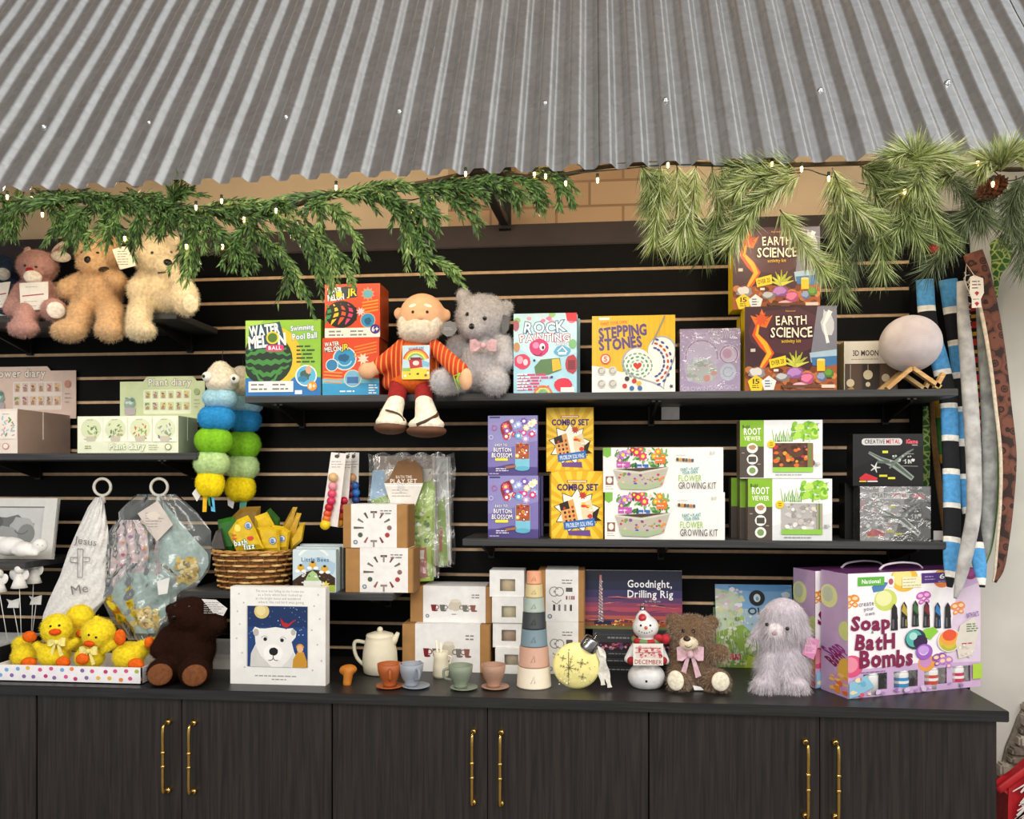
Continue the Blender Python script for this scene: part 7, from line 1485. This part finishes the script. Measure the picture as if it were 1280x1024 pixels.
def soap2():
    return soapkit('lilac soap making kit box, rear one mostly hidden behind its twin', A2, W * .9, H * .985, .09, False)
soap2()
# ------------------------------------------------------------------ hanging bead cards and play set bags
def beadcard(label, q, beads, Y, d=0):
    f = Fr(420, Y); t = thing('bead_toy_card', label, 'toy', f.p((q[0][0] + q[1][0]) / 2, q[0][1], d), 'bead toy cards on one peg')
    o = MB().prism([f.p(x, y, d) for x, y in q][::-1], (0, .0012, 0), card('#e9e6e3')).build('backing_card', t)
    x0, y0 = q[0]; x1, y1 = q[3]; dx = (x1 - x0) / (y1 - y0)
    g = Face(f.p(0, 0, d), (1, 0, 0), (0, 0, -1), (0, -1, 0), 1, 1, (-1e9, -1e9, 1e9, 1e9)); g.P = lambda x, y, l: f.p(x, y, d) + V((0, -4e-4 - l * 2e-5, 0))
    cx = (q[0][0] + q[1][0]) / 2; g.blob(cx - 2, y0 + 5, 3, 2.4, '#4a4644', 3); g.lines(cx - 9, y0 + 10, cx + 7, y0 + 20, 3, '#b0aaa6', 1); g.mb.build('print', o)
    for x, y, r, c in beads: MB().ell(f.p(x, y, d + r * .8), r * f.m, mat(c, .35, 0, 'bead', var=.06)).build('bead', t)
    MB().tube([f.p(b[0], b[1], d + b[2] * .8) for b in beads], .0009, cloth('#c8a0a0'), 5).build('cord', t)
    if d > -8: MB().tube([f.p(cx, y0 + 2, d + 2), at(cx, y0 - 1, -.004)], .0018, bk, 6).build('peg', t) if d == 0 else None
beadcard('front bead toy card with a natural, pink, red and yellow bead string', [(414, 565.5), (433, 567), (422, 659), (401, 656)], [(416.5, 597, 6, '#d8b482'), (416, 608, 5.5, '#e0909c'), (415, 617.5, 5.5, '#d84a6a'), (414, 626.5, 5.5, '#c83058'), (411.5, 634.5, 5.5, '#b81c2c'), (409.5, 642, 5.2, '#d8502c'), (408, 648.5, 5.2, '#e0702c'), (406.5, 656, 6.5, '#ecc81e')], -.2)
beadcard('middle bead toy card with red and orange beads, partly covered', [(432, 566), (440, 566), (433, 660), (421, 659)], [(430, 626, 5, '#b81c3c'), (428, 636, 5, '#c83048'), (426.5, 645, 5, '#d85a2c'), (425, 654, 5, '#e0a02c')], -.163)
beadcard('rear bead toy card with natural, navy and plum beads', [(438, 565.5), (449, 566), (447, 640), (434, 640)], [(440, 597, 5.5, '#c8986a'), (444, 607, 5, '#2a5aa0'), (438, 608, 5, '#7a2a4a'), (445, 616, 5, '#2a6ab8'), (438, 618, 5, '#5a1c3c'), (445, 625, 5, '#1c3a78')], -.125)
def playbag(label, q, Y, art, hdr=None):
    f = Fr(510, Y); t = thing('play_set_bag', label, 'toy set', f.p((q[0][0] + q[1][0]) / 2, q[0][1]), 'play set bags on the peg')
    o = MB().prism([f.p(x, y, 0) for x, y in q][::-1], (0, .002, 0), card('#b9b4aa')).build('felt_contents', t)
    g = Face((0, 0, 0), (1, 0, 0), (0, 0, -1), (0, -1, 0), 1, 1, (-1e9, -1e9, 1e9, 1e9)); g.P = lambda x, y, l: f.p(x, y, 0) + V((0, -4e-4 - l * 3e-5, 0)); art(g); g.mb.build('felt_pieces', o)
    x0, x1 = min(p[0] for p in q) - 3, max(p[0] for p in q) + 3; y0, y1 = min(p[1] for p in q) - 3, max(p[1] for p in q) + 2
    MB().sheet(lambda u, v: f.p(x0 + (x1 - x0) * u + 1.5 * sin(v * 9), y0 + (y1 - y0) * v + (2 * sin(u * 23) if v < .02 else 0), 4 + 2.2 * sin(u * 13 + v * 7) + 1.6 * sin(v * 21 - u * 9)), 30, 40, film(.12, '#e6e8e8', .08, .9, .06)).build('clear_bag', t)
    if hdr:
        h = MB().prism([f.p(x, y, 7) for x, y in ((487, 597), (497, 577), (505, 575), (512, 572), (519, 576), (527, 586), (529, 604), (480, 604))][::-1], (0, .001, 0), card('#86603c')).build('header_card', t)
        MB().prism([f.p(x, y, 7) for x, y in ((480, 604), (529, 604), (519, 632), (489, 632))][::-1], (0, .001, 0), card('#e3e0da')).build('header_card', t)
        g = Face((0, 0, 0), (1, 0, 0), (0, 0, -1), (0, -1, 0), 1, 1, (-1e9, -1e9, 1e9, 1e9)); g.P = lambda x, y, l: f.p(x, y, 7) + V((0, -4e-4 - l * 3e-5, 0)); g.text('BATH TIME', 495, 594.5, 515, 598, '#e8dcc8', 1); g.text('PLAY SET', 488, 599, 521, 604.5, '#f4ece0', 1); g.rect(482, 606.5, 528, 608, '#f6f4f0'); g.lines(490, 611, 518, 622, 3, '#a8a4a0', 1); g.mb.build('print', h)
def artA(g):
    g.poly([(466, 588), (480, 588), (484, 626), (462, 626)], '#8db4d4'); g.poly([(462, 626), (540, 600), (544, 610), (542, 726), (516, 728), (514, 660)], '#8fb04a'); g.poly([(533, 612), (541, 610), (538, 726), (524, 726)], '#a9c85a'); g.scatter(515, 640, 536, 690, 26, 1.5, 4, ['#6a8f34', '#b8cc7a', '#e3e6d8', '#557a2c'], 3); g.poly([(516, 686), (533, 684), (535, 722), (517, 724)], '#b06a48'); g.rect(519, 704, 531, 722, '#a83c30'); g.rect(521, 688, 530, 699, '#e3dfda'); g.poly([(466, 570), (540, 570), (541, 586), (468, 588)], '#8a7a6c')
def artB(g):
    g.poly([(546, 575), (560, 572), (563, 700), (548, 708)], '#d4d6d4'); g.poly([(547, 628), (556, 620), (560, 706), (548, 708)], '#8fae52'); g.rect(549, 660, 553, 690, '#b8604a'); g.line([(559, 572), (563, 706)], 1.4, '#f0f0ee')
playbag('front clear play set bag with kraft header, green and blue felt pieces', [(468, 572), (543, 570), (545, 721), (463, 718)], -.118, artA, True)
playbag('second clear play set bag showing green felt, behind the headed one', [(488, 572), (556, 572), (560, 707), (490, 707)], -.085, artB)
playbag('rear clear play set bag with white edge, last on the peg', [(494, 570), (563, 571), (565, 704), (496, 704)], -.052, artB)
# ------------------------------------------------------------------ plush snakes hanging at the shelf ends
def snake(label, pts, c, Y0, Y1, stripes=None, flat=.45, name='plush_snake', m=None, belly=None, group=None, wav=None, peg=True):
    """pts: (x, y, half width) in photo pixels from the peg down to the tail"""
    f = Fr(1200, Y0); P = []; n = len(pts); ys = [p[1] for p in pts]
    for x, y, w in smoothpath(pts, 7):
        q = (y - ys[0]) / (ys[-1] - ys[0]); P.append((x, y, w, Y0 + (Y1 - Y0) * max(0, q) ** 1.5))
    p3 = [at(x, y, Y) for x, y, w, Y in P]; rad = [w * f.m for x, y, w, Y in P]
    t = thing(name, label, 'stuffed toy', p3[0], group); cl = m or cloth(c or '#888888'); mats = None
    if stripes:
        per = sum(s[0] for s in stripes); mats = []; d = stripes[0][2] if len(stripes[0]) > 2 else 0
        # resample finely so the bands end crisply
        q3 = []; qr = []
        for k in range(len(p3) - 1):
            for j in range(5): q3.append(p3[k].lerp(p3[k + 1], j / 5)); qr.append(rad[k] + (rad[k + 1] - rad[k]) * j / 5)
        p3, rad = q3, qr
        for k in range(len(p3) - 1):
            L = d % per
            for s in stripes:
                if L < s[0]: mats.append(cloth(s[1])); break
                L -= s[0]
            d += (p3[k + 1] - p3[k]).length / f.m
        mats.append(mats[-1])
    MB().tube(p3, rad, cl, 14, flat, mats, up=(1, 0, 0)).build('body', t)
    if belly:
        side, bc, bw = belly; k0 = len(p3) // 6
        MB().tube([p + V((side * r * .86, -.0035, 0)) for p, r in list(zip(p3, rad))[k0:]], [max(r * bw, .001) for r in rad[k0:]], cloth(bc), 8, .5, up=(1, 0, 0)).build('belly', t)
    if peg: MB().tube([p3[0] + V((0, 0, -.004)), V((p3[0].x, -.004, p3[0].z))], .003, bk, 6).build('peg', t)
    return f, t, p3, rad
B = '#4f97cf'; K = '#15171c'; Wh = '#e3e1da'
st1 = [(35, B, 2), (7, Wh), (35, K), (7, Wh)]; st2 = [(35, B, 0), (8, Wh), (35, K), (7, Wh)]
grp = 'plush snakes hung on pegs'
snake('blue, black and white banded plush snake nearer the moon lamp', [(1156, 350, 11), (1160, 400, 11), (1174, 450, 11), (1185, 500, 10.5), (1188, 560, 10), (1190, 640, 10), (1189, 700, 9), (1187, 735, 3)], B, -.1, -.275, st1)
snake('blue, black and white banded plush snake running behind the light grey one', [(1185, 350, 11.5), (1192, 400, 11), (1199, 450, 11), (1205, 520, 9), (1208, 600, 9), (1216, 660, 9), (1224, 705, 8), (1228, 735, 3)], B, -.055, -.262, st2)
greym = mat('#aaa9a8', .8, 0, 'cloth', var=.3, scale=30, bump=.8); grey2 = mat('#9a9d9a', .8, 0, 'cloth', var=.35, scale=35, bump=.8)
snake('light grey velvety plush snake with crumpled folds, hanging in front of the banded ones', [(1202, 352, 6), (1204, 395, 7.5), (1209, 450, 9), (1214, 520, 9.5), (1217, 580, 9), (1217, 640, 8.5), (1208, 690, 8), (1200, 725, 6), (1194, 748, 2)], '', -.14, -.335, m=greym, flat=.6, peg=False)
def giraffe():
    m, nt, b = nodes('black_net_print'); L = nt.links.new; tc = N(nt, 'ShaderNodeTexCoord'); v = N(nt, 'ShaderNodeTexVoronoi', Scale=55.0); v.feature = 'DISTANCE_TO_EDGE'
    r = N(nt, 'ShaderNodeValToRGB'); r.color_ramp.interpolation = 'CONSTANT'; r.color_ramp.elements[0].color = rgb('#d8d0be'); r.color_ramp.elements[1].position = .05; r.color_ramp.elements[1].color = rgb('#141312')
    L(tc.outputs['Object'], v.inputs['Vector']); L(v.outputs['Distance'], r.inputs['Fac']); L(r.outputs[0], b.inputs['Base Color']); b.inputs['Roughness'].default_value = .9; return m
snake('thin black plush snake with white net lines, between the grey ones', [(1212, 340, 8), (1214, 380, 7), (1217, 430, 6), (1221, 480, 6), (1224, 560, 6), (1226, 640, 6), (1222, 690, 5), (1218, 715, 2)], '', -.06, -.1, m=giraffe(), peg=False)
snake('thin red, black and yellow banded coral plush snake beside the net-patterned one', [(1218, 380, 5), (1221, 420, 5.5), (1222, 470, 5), (1223, 520, 4), (1224, 560, 1.5)], '', -.09, -.1, [(8, '#b02620', 0), (5, '#1a1614'), (4, '#c8962c'), (5, '#1a1614')], peg=False)
snake('grey green plush snake with ribbed tail, next to the brown one', [(1226, 372, 6), (1229, 430, 7), (1234, 500, 8), (1237, 570, 9), (1236, 630, 9), (1232, 680, 7), (1229, 705, 3)], '', -.125, -.175, m=grey2, belly=(1, '#55793a', .28), flat=.6, peg=False)
def pyth():
    m, nt, b = nodes('python_print'); L = nt.links.new; tc = N(nt, 'ShaderNodeTexCoord'); v = N(nt, 'ShaderNodeTexVoronoi', Scale=34.0); v.feature = 'F1'; nz = N(nt, 'ShaderNodeTexNoise', Scale=120.0)
    r = N(nt, 'ShaderNodeValToRGB'); r.color_ramp.interpolation = 'CONSTANT'; e = r.color_ramp.elements; e[0].color = rgb('#38231c'); e[1].position = .22; e[1].color = rgb('#59352a')
    for p, c in ((.3, '#2c1c18'), (.4, '#6e4234'), (.62, '#603a2e'), (.75, '#2e1e1a')): q = e.new(p); q.color = rgb(c)
    ad = N(nt, 'ShaderNodeMath', operation='MULTIPLY_ADD'); ad.inputs[1].default_value = .12; L(nz.outputs['Fac'], ad.inputs[0]); L(v.outputs['Distance'], ad.inputs[2])
    L(tc.outputs['Object'], v.inputs['Vector']); L(tc.outputs['Object'], nz.inputs['Vector']); L(ad.outputs[0], r.inputs['Fac']); L(r.outputs[0], b.inputs['Base Color']); b.inputs['Roughness'].default_value = .85; return m
f, t, p3, rad = snake('brown python patterned plush snake with pale belly, outermost by the plaster wall', [(1216, 316, 12), (1226, 345, 12), (1238, 395, 11), (1247, 450, 10.5), (1254, 510, 10), (1260, 570, 10), (1258, 630, 8.5), (1253, 680, 7.5), (1249, 710, 6), (1243, 728, 2.5)], '', -.165, -.19, m=pyth(), belly=(-1, '#cfc3ae', .32), flat=.55)
snake('green and yellow plush snake strip hanging deep behind the shelf end', [(1171, 500, 6), (1174, 520, 7), (1177, 550, 7), (1180, 580, 4)], '', -.035, -.04, [(22, '#c89a2c', 0), (46, '#3c7a34')], peg=True)
def mott():
    m, nt, b = nodes('green_mottle'); L = nt.links.new; tc = N(nt, 'ShaderNodeTexCoord'); v = N(nt, 'ShaderNodeTexVoronoi', Scale=60.0); v.feature = 'DISTANCE_TO_EDGE'
    r = N(nt, 'ShaderNodeValToRGB'); r.color_ramp.elements[0].color = rgb('#a8b86a'); r.color_ramp.elements[1].position = .16; r.color_ramp.elements[1].color = rgb('#2f5a24')
    L(tc.outputs['Object'], v.inputs['Vector']); L(v.outputs['Distance'], r.inputs['Fac']); L(r.outputs[0], b.inputs['Base Color']); b.inputs['Roughness'].default_value = .9; return m
gmm = mott()
snake('mottled green plush snake hanging behind the aeroplane kits', [(1157, 508, 3.5), (1158, 540, 4.5), (1158, 580, 4.5), (1157, 612, 4), (1157, 632, 1.5)], '', -.05, -.05, m=gmm)
snake('slim olive brown plush snake slanting behind the banded one', [(1164, 492, 2.5), (1167, 540, 3.5), (1173, 600, 4), (1180, 655, 3.5), (1182, 672, 1.5)], '#6a4c28', -.055, -.07)
snake('pale green plush snake with mottled green head, peeking over the brown python', [(1243, 300, 8), (1250, 308, 13), (1252, 322, 13), (1247, 337, 8), (1246, 348, 4), (1245, 372, 2)], '', -.115, -.115, m=gmm, peg=False)
f = Fr(1221, -.19); tg = thing('swing_tag', 'white paper tag with red hearts hanging among the plush snakes', 'tag', f.p(1220, 344))
def art_tag(g): g.lines(1215, 350, 1228, 362, 3, '#6a5a58', 1.4); g.poly([(1218, 366), (1221, 364), (1224, 366), (1221, 370)], '#b02630'); g.lines(1216, 372, 1226, 376, 1, '#8a7a78', 1); g.poly([(1218, 379), (1221, 377), (1224, 379), (1221, 383)], '#b02630')
plate(f, [(1213, 346), (1218, 344), (1229, 348), (1230, 366), (1226, 374), (1227, 384), (1215, 385), (1215, 374), (1212, 366)], 0, '#e9e4dc', 'paper', tg, .8, art_tag)
MB().tube([f.p(1219, 346, .4), f.p(1208, 330, -4), f.p(1206, 352, -6), f.p(1216, 376, -2)], .0012, card('#d8d4cc'), 5).build('string', tg)
lbp = at(1175, 669, -.2); lbp.z = Z6; t = thing('shelf_label', 'small clear printed label stand at the end of the middle shelf', 'label', lbp)
MB().box((lbp.x - .016, -.2, Z6), (lbp.x + .012, -.198, Z6 + .026), card('#b9b8b4')).build('label_plate', t); MB().box((lbp.x - .016, -.2, Z6), (lbp.x + .012, -.18, Z6 + .0012), card('#b9b8b4')).build('foot', t)
# ------------------------------------------------------------------ red and white bag at the foot of the wall
xa = at(1241, 1010, -.2).x; t = thing('paper_bag', 'tall red and white striped paper bag standing beside the cabinet end', 'bag', V((xa + .12, -.15, 0)))
rd1 = mat('#b01c24', .5, 0, 'paper', var=.15, bump=.3); wh1 = mat('#d9cfcc', .5, 0, 'paper', var=.1, bump=.3)
ztop = lambda x: .70 + (x - xa) * .75
def bagf(y, sgn):
    def fn(u, v):
        x = xa + .03 + .34 * u; zt = ztop(x) - (.085 if y > -.1 else 0); z = zt * v
        return V((x - .02 * (1 - v) + (-.028 if u < .06 and v > .96 else 0), y + sgn * .006 * sin(u * 19 + v * 7) * v, z))
    return fn
mb = MB().sheet(bagf(-.22, 1), 26, 40, rd1); mb.sheet(bagf(-.06, 1), 26, 40, rd1)
mb.sheet(lambda u, v: V((xa + .03 - .02 * (1 - v), -.22 + .16 * u, (ztop(xa + .03) - .085 * u) * v)), 8, 30, rd1); mb.build('bag_body', t)
mb = MB(); R = random.Random(3)
for k in range(44):
    x0 = xa + .03 + R.uniform(0, .06); z0 = ztop(x0) - .025 - R.uniform(0, .13); L = R.uniform(.04, .12); w_ = R.uniform(.004, .014); a = R.uniform(.45, .9)
    d = V((cos(a), 0, sin(a))); u_ = V((-sin(a), 0, cos(a))); p = V((x0, -.2325, z0)); e = min(L, .1)
    mb.add([p, p + d * e, p + d * e + u_ * w_, p + u_ * w_ * .4], [(0, 1, 2, 3)], wh1)
mb.build('print', t)
MB().tube(smoothpath([(xa + .0, -.223, ztop(xa) - .004), (xa + .06, -.226, ztop(xa + .06) + .002), (xa + .14, -.225, ztop(xa + .14) + .004), (xa + .3, -.222, ztop(xa + .3))]), [.011] * 18 + [.009], rd1, 8, .5).build('folded_top', t)
# ------------------------------------------------------------------ garlands under the awning edge
def blade(mb, p, d, L, w, m, side):
    q = p + d * (L * .45); mb.add([p, q + side * w, p + d * L, q - side * w], [(0, 1, 2, 3)], m)
def sprig(pts, Y, n, L, w, ms, spread, parent, name, seed, twigs=0, stemr=.0016, thick=0, view=True):
    """needles along a drooping stem; pts: (x, y, forward) pixels"""
    R = random.Random(seed); f = Fr(640, Y); P = [V(q) for q in smoothpath([tuple(f.p(*p)) for p in pts], 8)]; mb = MB()
    mb.tube(P, [stemr * (1 - .6 * k / (len(P) - 1)) for k in range(len(P))], stemm, 5)
    axes = [(P, 1.0)]
    for k in range(twigs):
        i = R.randrange(len(P) // 5, len(P) - 1); t = (P[min(i + 1, len(P) - 1)] - P[max(i - 1, 0)]).normalized()
        d = (t * R.uniform(.9, 1.4) + V((R.uniform(-.7, .7), R.uniform(-.5, .4), R.uniform(-.6, .25)))).normalized(); q = P[i]; ln = L * R.uniform(1.6, 3)
        T = [q + d * (ln * j / 4) + V((0, 0, -.012 * (j / 4) ** 2)) for j in range(5)]; mb.tube(T, stemr * .6, stemm, 4); axes.append((T, .8))
    tot = sum(len(a) * s for a, s in axes)
    for A_, s in axes:
        k = int(n * len(A_) * s / tot)
        for j in range(k):
            u = (j + R.random()) / k * (len(A_) - 1); i = min(int(u), len(A_) - 2); p = A_[i].lerp(A_[i + 1], u - i); t = (A_[i + 1] - A_[i]).normalized()
            a = R.uniform(0, 2 * pi); e1 = t.orthogonal().normalized(); e2 = t.cross(e1); rdir = e1 * cos(a) + e2 * sin(a); sp = spread * R.uniform(.7, 1.25)
            d = (t * cos(sp) + rdir * sin(sp) + V((0, 0, -.12))).normalized(); sd = d.cross(V((0, -1, 0)) if R.random() < .6 else rdir)
            if sd.length < 1e-4: sd = e1
            blade(mb, p, d, L * R.uniform(.75, 1.2), w * R.uniform(.8, 1.2), R.choice(ms), sd.normalized())
    return mb.build(name, parent)
stemm = mat('#4a3a24', .8, 0, 'twig', var=.2)
def needle(h): return mat(h, .5, 0, 'needle', var=.15, scale=80, spec=.3)
fir = [needle(h) for h in ('#4d6a34', '#40592c', '#5d7c3c', '#334d26', '#6d8a46')]; firl = [needle(h) for h in ('#6d8a46', '#829c54', '#5d7c3c', '#98ae66')]
YG = -.66; gx = at(330, 260, YG)
gl = thing('fir_garland', 'dark green fir garland drooping under the awning above the plush bears', 'garland', gx)
MB().tube(smoothpath([tuple(at(x, y, YG)) for x, y in ((-60, 254), (20, 250), (110, 252), (200, 262), (290, 268), (370, 256), (450, 240), (530, 228), (600, 216), (680, 224))]), .005, stemm, 8).build('stem', gl)
SP = [  # start, mid, end (pixels), needles, light
    ((-10, 238, 0), (6, 255, 4), (8, 272, 6)), ((30, 240, 0), (20, 258, 3), (14, 268, 6)), ((45, 240, 0), (72, 268, 6), (74, 288, 8)), ((70, 236, 2), (95, 270, 8), (100, 300, 12)), ((85, 238, 4), (130, 262, 12), (146, 288, 18)), ((100, 238, 6), (160, 254, 14), (220, 276, 18)),
    ((120, 240, 4), (170, 258, 16), (168, 294, 20)), ((150, 240, 4), (205, 256, 14), (204, 296, 18)), ((120, 248, 2), (180, 248, 6), (200, 252, 8)), ((190, 250, 4), (240, 280, 16), (236, 330, 20)), ((200, 252, 2), (260, 262, 12), (330, 272, 18)), ((150, 246, 0), (100, 262, 10), (84, 284, 14)),
    ((240, 262, 2), (280, 290, 14), (318, 330, 20)), ((250, 258, 2), (300, 256, 8), (350, 250, 12)), ((280, 266, 2), (330, 300, 16), (386, 366, 22)), ((300, 268, 0), (350, 316, 14), (372, 352, 18)), ((320, 262, 2), (380, 290, 14), (398, 338, 20)), ((350, 258, 0), (400, 300, 16), (438, 344, 22)), ((380, 250, 2), (420, 262, 12), (446, 300, 18)),
    ((400, 250, 0), (400, 300, 8), (412, 350, 12)), ((400, 248, 0), (450, 236, 8), (500, 226, 12)), ((430, 242, 2), (490, 250, 14), (540, 266, 18)), ((460, 238, 0), (500, 262, 10), (520, 300, 14)), ((480, 236, 0), (510, 290, 8), (528, 336, 12)), ((495, 240, 0), (520, 310, 6), (562, 333, 8)), ((500, 230, 2), (550, 236, 10), (598, 232, 14)),
    ((540, 226, 0), (560, 246, 8), (580, 258, 12)), ((560, 222, 0), (590, 228, 8), (612, 222, 10)), ((590, 218, 0), (626, 224, 6), (640, 232, 10)), ((630, 218, 0), (655, 226, 6), (668, 238, 8)), ((660, 218, 0), (690, 220, 4), (698, 230, 6)), ((430, 244, -4), (380, 246, 4), (330, 258, 8)), ((215, 256, 0), (217, 247, 2), (221, 240, 2)),
    ((60, 240, 0), (104, 244, 8), (150, 252, 14)), ((180, 248, 6), (236, 268, 18), (284, 300, 22)), ((330, 262, 4), (300, 290, 14), (290, 318, 18)), ((270, 262, 4), (246, 286, 14), (240, 312, 18)), ((520, 232, 4), (530, 244, 12), (532, 258, 14)), ((150, 250, 8), (140, 280, 18), (132, 290, 22)), ((110, 246, 4), (60, 250, 10), (40, 250, 12))]
for k, (a, b, c) in enumerate(SP):
    if 82 < c[0] < 236: c = (c[0], min(c[1], 284), c[2])
    lt = k in (9, 13, 15, 17, 18, 19, 20, 23, 24, 38)
    R = random.Random(k * 3 + 1)
    sprig([a, b, c], YG, 330, .021, .0021, firl if lt else fir, .5, gl, 'fir_sprig', k, 7)
    j = lambda p, s: (p[0] + R.uniform(-9, 9) * s, p[1] + R.uniform(-7, 5) * s, p[2] - 6)
    sprig([j(a, 1), j(b, 1.4), j((c[0] * .8 + b[0] * .2, c[1] * .8 + b[1] * .2, c[2]), 1.4)], YG, 260, .021, .0021, fir, .5, gl, 'fir_sprig', 300 + k, 5)
pine = [needle(h) for h in ('#74844a', '#8e9a5c', '#56662f', '#b0ba80', '#3c4a26')]; pinel = [needle(h) for h in ('#9aa858', '#b8c07c', '#828f4a', '#d6d8a8', '#5a6834')]; pined = [needle(h) for h in ('#465432', '#36422a', '#5a6642', '#717a54')]
gx = at(1030, 230, YG); gp = thing('pine_garland', 'yellow-green long-needled pine garland with a pine cone, under the awning', 'garland', gx)
MB().tube(smoothpath([tuple(at(x, y, YG)) for x, y in ((690, 222), (760, 208), (830, 204), (910, 206), (1000, 206), (1090, 204), (1180, 204), (1260, 212), (1340, 206))]), .005, stemm, 8).build('stem', gp)
PS = [((826, 204, 0), (824, 250, 6), (818, 300, 8), 1), ((846, 206, 0), (850, 250, 10), (866, 302, 14), 1), ((870, 206, 2), (864, 260, 12), (846, 300, 14), 1), ((890, 208, 0), (898, 260, 4), (880, 314, 8), 0), ((1000, 220, 6), (950, 250, 20), (912, 306, 24), 1), ((1000, 216, 4), (940, 222, 14), (920, 240, 18), 1), ((975, 262, 4), (1000, 300, 16), (1030, 338, 20), 1),
      ((1040, 210, 2), (1060, 250, 16), (1092, 276, 20), 1), ((1040, 215, 0), (1048, 290, 4), (1052, 366, 6), 0), ((1052, 230, 0), (1078, 280, 6), (1058, 350, 8), 2), ((1090, 220, 0), (1100, 280, 8), (1104, 338, 10), 0), ((1120, 215, 2), (1128, 260, 12), (1152, 300, 16), 0), ((1120, 206, 6), (1150, 196, 14), (1182, 194, 16), 1), ((1150, 205, 8), (1140, 190, 18), (1120, 196, 22), 1),
      ((1150, 200, 6), (1150, 222, 18), (1138, 236, 22), 1), ((1150, 215, 2), (1164, 262, 12), (1180, 300, 16), 0), ((1260, 222, 4), (1220, 262, 10), (1162, 336, 12), 2), ((1250, 215, 6), (1256, 196, 16), (1270, 192, 18), 1), ((1252, 208, 6), (1238, 200, 16), (1228, 208, 18), 1), ((1270, 220, 0), (1276, 280, 4), (1282, 330, 6), 2), ((1280, 220, 0), (1266, 250, 6), (1262, 290, 8), 2), ((1200, 212, 0), (1160, 226, 4), (1110, 240, 6), 0),
      ((1000, 206, -4), (960, 206, 0), (915, 210, 4), 0), ((1180, 215, 0), (1215, 250, 6), (1230, 276, 8), 2), ((1075, 208, 0), (1090, 214, 10), (1120, 222, 16), 0), ((940, 206, 0), (952, 236, 6), (930, 262, 10), 0), ((900, 206, 0), (930, 270, 6), (905, 300, 10), 0), ((1240, 240, 0), (1200, 280, 2), (1170, 300, 4), 2), ((800, 206, 0), (812, 226, 4), (812, 258, 6), 0), ((1170, 215, 4), (1140, 262, 14), (1118, 292, 18), 0)]
for k, (a, b, c, s) in enumerate(PS):
    sprig([a, b, c], YG, 520, .06, .0007, (pine, pinel, pined)[s], .68, gp, 'pine_sprig', 50 + k, 0, .0018)
cn = MB(); f = Fr(1240, YG); cb = mat('#6a3f26', .7, 0, 'cone', var=.3, bump=.5); ax0 = f.p(1252, 227, 22); ax1 = f.p(1222, 246, 24); dv = (ax1 - ax0); e1 = dv.orthogonal().normalized(); e2 = dv.normalized().cross(e1)
for r in range(9):
    q = r / 8; c = ax0 + dv * q; rr_ = (5 + 9 * sin(pi * (.15 + .8 * q))) * f.m
    for k in range(9):
        a = 2 * pi * (k + .5 * (r % 2)) / 9; o_ = e1 * cos(a) + e2 * sin(a); s_ = dv.normalized().cross(o_)
        cn.add([c, c + o_ * rr_ * .8 + s_ * rr_ * .34, c + o_ * rr_ - dv.normalized() * .004, c + o_ * rr_ * .8 - s_ * rr_ * .34], [(0, 1, 2, 3)], cb)
cn.tube([ax0, ax1], [4 * f.m, 2 * f.m], cb, 8); cn.build('pine_cone', gp)
br_ = MB(); [br_.ell(Fr(1166, YG).p(x, y, 16), r * Fr(1166, YG).m, mat('#b01622', .35, 0, 'berry', var=.1), None, 12, 8) for x, y, r in ((1167, 311, 6),)]; br_.build('red_berry', gp)
# ------------------------------------------------------------------ warm string lights
bulbm = mat('#ffd080', .3, 0, 'glow', emit=9, var=0)
def lights(label, pts, wire):
    p0 = at(pts[0][0], pts[0][1], YG); t = thing('string_lights', label, 'lights', p0)
    MB().tube(smoothpath([tuple(at(x, y, YG - .012)) for x, y in wire], 5), .0013, mat('#1c2a18', .5, 0, 'wire'), 5).build('wire', t)
    for x, y, d in pts:
        f = Fr(x, YG); c = f.p(x, y, d)
        b = MB().lathe(c, [(0, -.0075), (.0022, -.005), (.0030, 0), (.0026, .004), (0, .005)], bulbm, 10).build('bulb', t)
        MB().lathe(c + V((0, 0, .004)), [(.0032, 0), (.0034, .009), (0, .009)], mat('#22321c', .5, 0, 'wire'), 8).build('socket', b)
lights('warm white string lights woven through the dark fir garland', [(9, 246, 8), (53, 268, 8), (60, 246, 2), (156, 298, 26), (245, 259, 22), (277, 251, 16), (305, 274, 24), (345, 263, 18), (233, 308, 26), (278, 308, 26), (420, 234, 16), (515, 265, 16), (582, 217, 10), (40, 248, 8)],
       [(-20, 252), (40, 250), (60, 246), (110, 254), (156, 286), (200, 270), (245, 258), (290, 262), (345, 262), (420, 240), (515, 250), (582, 222), (640, 226)])
lights('warm white string lights woven through the yellow-green pine garland', [(668, 218, 6), (682, 220, 6), (707, 229, 8), (747, 225, 8), (835, 206, 10), (1002, 211, 14), (1036, 223, 14), (1131, 239, 22), (1222, 204, 18), (1241, 230, 34), (965, 205, 6)],
       [(640, 222), (700, 218), (747, 214), (790, 210), (835, 206), (900, 208), (930, 226), (1002, 212), (1036, 220), (1131, 236), (1222, 206), (1260, 226), (1300, 210)])
for x, y in ((60, 262), (200, 290), (300, 285), (420, 262), (530, 255), (700, 240), (840, 225), (1000, 225), (1130, 245), (1235, 232)):
    l = bpy.data.lights.new('bulb_glow', 'POINT'); l.energy = 1.75; l.color = (1, .8, .56); l.shadow_soft_size = .02
    o = bpy.data.objects.new('bulb_glow', l); COL.objects.link(o); o.location = at(x, y, YG + .14)
